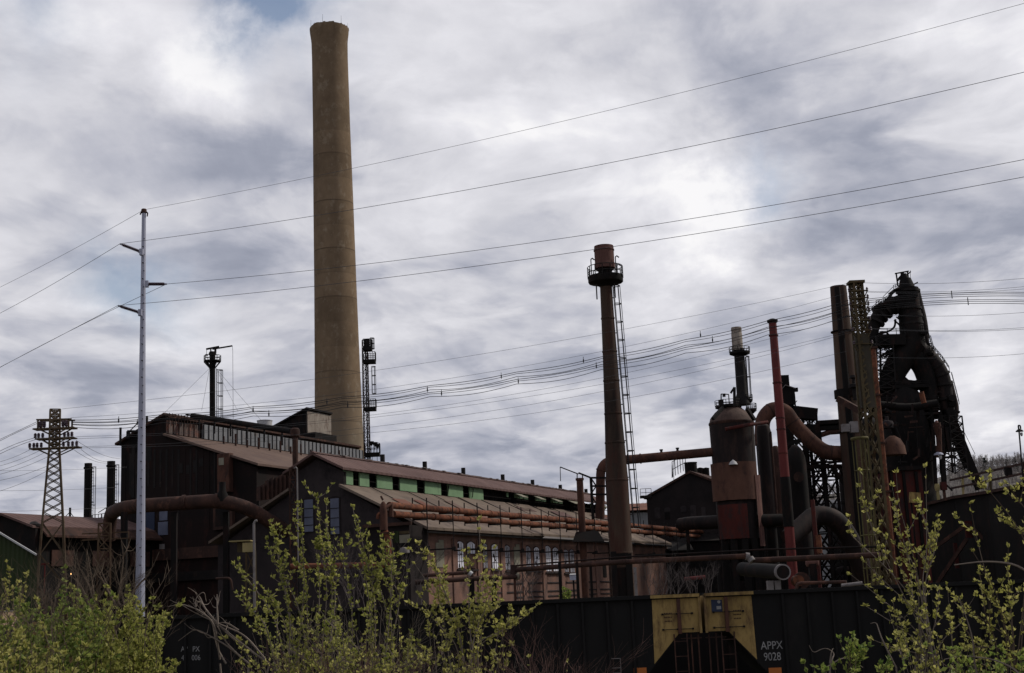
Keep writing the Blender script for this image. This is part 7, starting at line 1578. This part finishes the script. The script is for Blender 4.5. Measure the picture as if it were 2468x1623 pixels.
shootbush('yellow-green bush with a tall pointed shoot left of the orange pipe elbow', 900, 12.2, 52,
          [((890, 1440), (868, 1320), (850, 1222)), ((905, 1450), (880, 1340), (862, 1250)), ((940, 1440), (945, 1370), (936, 1308)), ((945, 1430), (950, 1350), (942, 1290)), ((895, 1450), (900, 1380), (895, 1345)), ((930, 1460), (905, 1390), (910, 1360)), ((960, 1470), (965, 1420), (955, 1385)), ((850, 1460), (826, 1350), (822, 1303))],
          50, lambda r: ((lambda x: (x, r.uniform(1400 + abs(x - 900) * .55, 1605)))(r.uniform(800, 1010))), MT['barkpale'], MT['leaf'], bare=30)
shootbush('open bush of leafy wands in front of the boarded window wall', 1110, 12.0, 53,
          [((1105, 1530), (1060, 1450), (1000, 1360)), ((1100, 1500), (1070, 1420), (1030, 1330), (1030, 1330)), ((1110, 1520), (1060, 1400), (1042, 1340)), ((1130, 1520), (1130, 1400), (1131, 1325)), ((1130, 1530), (1160, 1440), (1155, 1250)), ((1140, 1530), (1185, 1440), (1195, 1320)), ((1140, 1530), (1180, 1480), (1165, 1310)), ((1110, 1540), (1090, 1470), (1055, 1380)), ((1150, 1540), (1200, 1460), (1205, 1400)), ((1150, 1550), (1240, 1510), (1268, 1485)), ((1110, 1560), (1040, 1490), (1010, 1430)), ((1150, 1545), (1215, 1520), (1228, 1480))],
          20, lambda r: ((lambda x: (x, r.uniform(1440 + abs(x - 1110) * .5, 1600)))(r.uniform(1000, 1240))), MT['barkpale'], MT['leafyel'], dens=7, twn=5, bare=7, stp=.07)
shootbush('low scrubby bush with dry stems along the bottom centre', 820, 10.5, 54, [], 60, lambda r: (r.uniform(560, 1100), r.uniform(1545, 1625)), MT['barkred'], MT['leafyel'], .03, 4, bare=28)
pl = shootbush('reddish leafless brush at the bottom right of the middle bushes', 1310, 10.8, 55, [], 60, lambda r: ((lambda x: (x, r.uniform(1560 + abs(x - 1290) * .35, 1615)))(r.uniform(1225, 1400))), MT['barkred'], MT['leafyel'], .03, 3, bare=58)
# right-hand saplings
shootbush('open sapling with radiating leafy branches in front of the slender lattice tower', 2240, 10.5, 61,
          [((2240, 1560), (2225, 1450), (2200, 1330), (2165, 1215), (2160, 1140)), ((2235, 1540), (2180, 1440), (2110, 1300), (2080, 1200), (2072, 1135)), ((2230, 1500), (2210, 1380), (2170, 1290), (2150, 1170)), ((2230, 1480), (2140, 1370), (2050, 1290), (2045, 1265)), ((2228, 1490), (2150, 1420), (2080, 1350)), ((2232, 1540), (2140, 1455), (2050, 1385)),
           ((2235, 1560), (2150, 1500), (2085, 1460)), ((2222, 1400), (2234, 1340), (2233, 1220), (2231, 1125)), ((2230, 1400), (2250, 1340), (2262, 1285), (2260, 1245)), ((2225, 1440), (2245, 1300), (2215, 1210)), ((2240, 1550), (2260, 1480), (2265, 1420)), ((2240, 1580), (2160, 1565), (2098, 1540)), ((2250, 1560), (2330, 1490), (2300, 1450)), ((2220, 1500), (2180, 1380), (2130, 1320)), ((2215, 1420), (2190, 1350), (2165, 1290))],
          8, lambda r: (r.uniform(2130, 2300), r.uniform(1400, 1600)), MT['barkpale'], MT['leafyel'], .032, 6, 4, name='open_sapling', group='saplings at the right', start=.28, r0=.006, stp=.13)
shootbush('leafy wand sapling at the right edge before the highline trestle', 2420, 9.8, 62,
          [((2425, 1510), (2380, 1400), (2350, 1280), (2338, 1215)), ((2420, 1500), (2400, 1420), (2345, 1330)), ((2440, 1500), (2430, 1400), (2430, 1320)), ((2480, 1320), (2440, 1250), (2390, 1190), (2375, 1175)), ((2490, 1250), (2450, 1200), (2425, 1165)), ((2490, 1310), (2450, 1270), (2425, 1250)), ((2440, 1540), (2360, 1490), (2305, 1440)), ((2360, 1600), (2345, 1540), (2315, 1500)), ((2440, 1530), (2435, 1460), (2440, 1410)), ((2430, 1560), (2340, 1560), (2290, 1570)), ((2400, 1540), (2372, 1480), (2375, 1430))],
          8, lambda r: (r.uniform(2330, 2468), r.uniform(1430, 1600)), MT['bark'], MT['leafyel'], .031, 6, 4, name='open_sapling', group='saplings at the right', start=.25, r0=.006, stp=.13)
shootbush('low dense green shrub at the bottom right corner', 2410, 9.2, 63, [], 20, lambda r: (r.uniform(2280, 2480), r.uniform(1560, 1620)), MT['bark'], MT['leafgreen'], .036, 5)
shootbush('low fresh green shrub left of the saplings at the bottom', 2060, 9.6, 64, [((2050, 1590), (2040, 1545)), ((2060, 1600), (2085, 1570)), ((2045, 1600), (2052, 1560))], 9, lambda r: (r.uniform(1960, 2150), r.uniform(1590, 1625)), MT['bark'], MT['leafgreen'], .036, 5)
pl = Plant('dead_vine', 'thin bare curling vine stems at the bottom right before the hopper car', 'vine', rootat(2010, 10), 10, 65, MT['barkpale'], MT['leaf'])
for pts in (((2000, 1620), (2005, 1590), (2012, 1575), (1990, 1560), (1960, 1575), (1950, 1556)), ((1990, 1610), (2030, 1585), (2060, 1592), (2080, 1610)), ((2160, 1610), (2125, 1540), (2112, 1500), (2098, 1503)), ((2000, 1600), (2004, 1570), (2008, 1563))): pl.shoot(pl.pix(pts), .006, .002, leaves=False)
pl.shoot([pl.root, P(2000, 1618, 10)], .01, .007, leaves=False); pl.shoot([rootat(2160, 10), P(2160, 1608, 10)], .008, .006, leaves=False); pl.done()
pl = Plant('bare_branch', 'long bare branch arching across the right sapling', 'branch', rootat(2480, 9), 9, 66, MT['barkpale'], MT['leaf'])
pl.shoot([pl.root] + pl.pix(((2520, 1420), (2460, 1362), (2380, 1352), (2300, 1362))), .012, .004, leaves=False)
for pts in (((2460, 1620), (2400, 1590), (2320, 1580), (2275, 1590)), ((2350, 1620), (2345, 1540), (2330, 1490), (2310, 1440))): pl.shoot([pl.root] + pl.pix(pts), .008, .003, leaves=False)
pl.done()
# leafless brush behind the train, right of the capped stack, and climbers on the wall
for nm, lb, x, D, seed, area, n in (('bare_shrub', 'grey leafless shrub behind the hopper car, right of the capped stack', 1610, 62, 71, (1535, 1720, 1345, 1430), 46), ('bare_shrub', 'thin leafless shrub climbing the workshop wall by the yard pipe end', 1265, 84, 72, (1245, 1320, 1330, 1430), 14),
                                    ('bare_shrub', 'grey leafless thicket under the orange pipe elbow', 900, 60, 73, (800, 1030, 1280, 1450), 40), ('bare_shrub', 'dim leafless thicket low behind the squat lattice tower', 80, 80, 74, (40, 150, 1400, 1480), 22)):
    p = P(x, 1440, D); pl = Plant(nm, lb, 'shrub', V((p.x, D, .1)), D, seed, MT['twig'], MT['leaf'], 'leafless shrubs behind the train'); rg = pl.rg; k = mpp(p)
    for i in range(max(6, n // 3)):
        o = P(rg.uniform(area[0], area[1]), area[3] + 25, D + rg.uniform(-1.5, 1.5)); hgt = (area[3] + 25 - rg.uniform(area[2], area[2] + 25)) * k
        pl.B.tube([V((p.x + (o.x - p.x) * .6, o.y, .05)), o], [1.7 * k, 1.3 * k], 5)
        pl.branchy(o, V((rg.uniform(-.5, .5), rg.uniform(-.3, .3), 1)).normalized(), hgt * .36, 1.1 * k, 4)
    pl.done()
p = P(1362, 1430, 84); pl = Plant('evergreen_shrub', 'small round green shrub at the workshop wall foot', 'shrub', V((p.x, 84, .1)), 84, 75, MT['bark'], MT['leafgreen'], None, .16)
for i in range(34): tip = P(pl.rg.uniform(1350, 1374), pl.rg.uniform(1418, 1450), 84 + pl.rg.uniform(-.4, .4)); pl.shoot(pl.arch_to(tip, .5), .04, .01, .45, .16, 6)
pl.done()
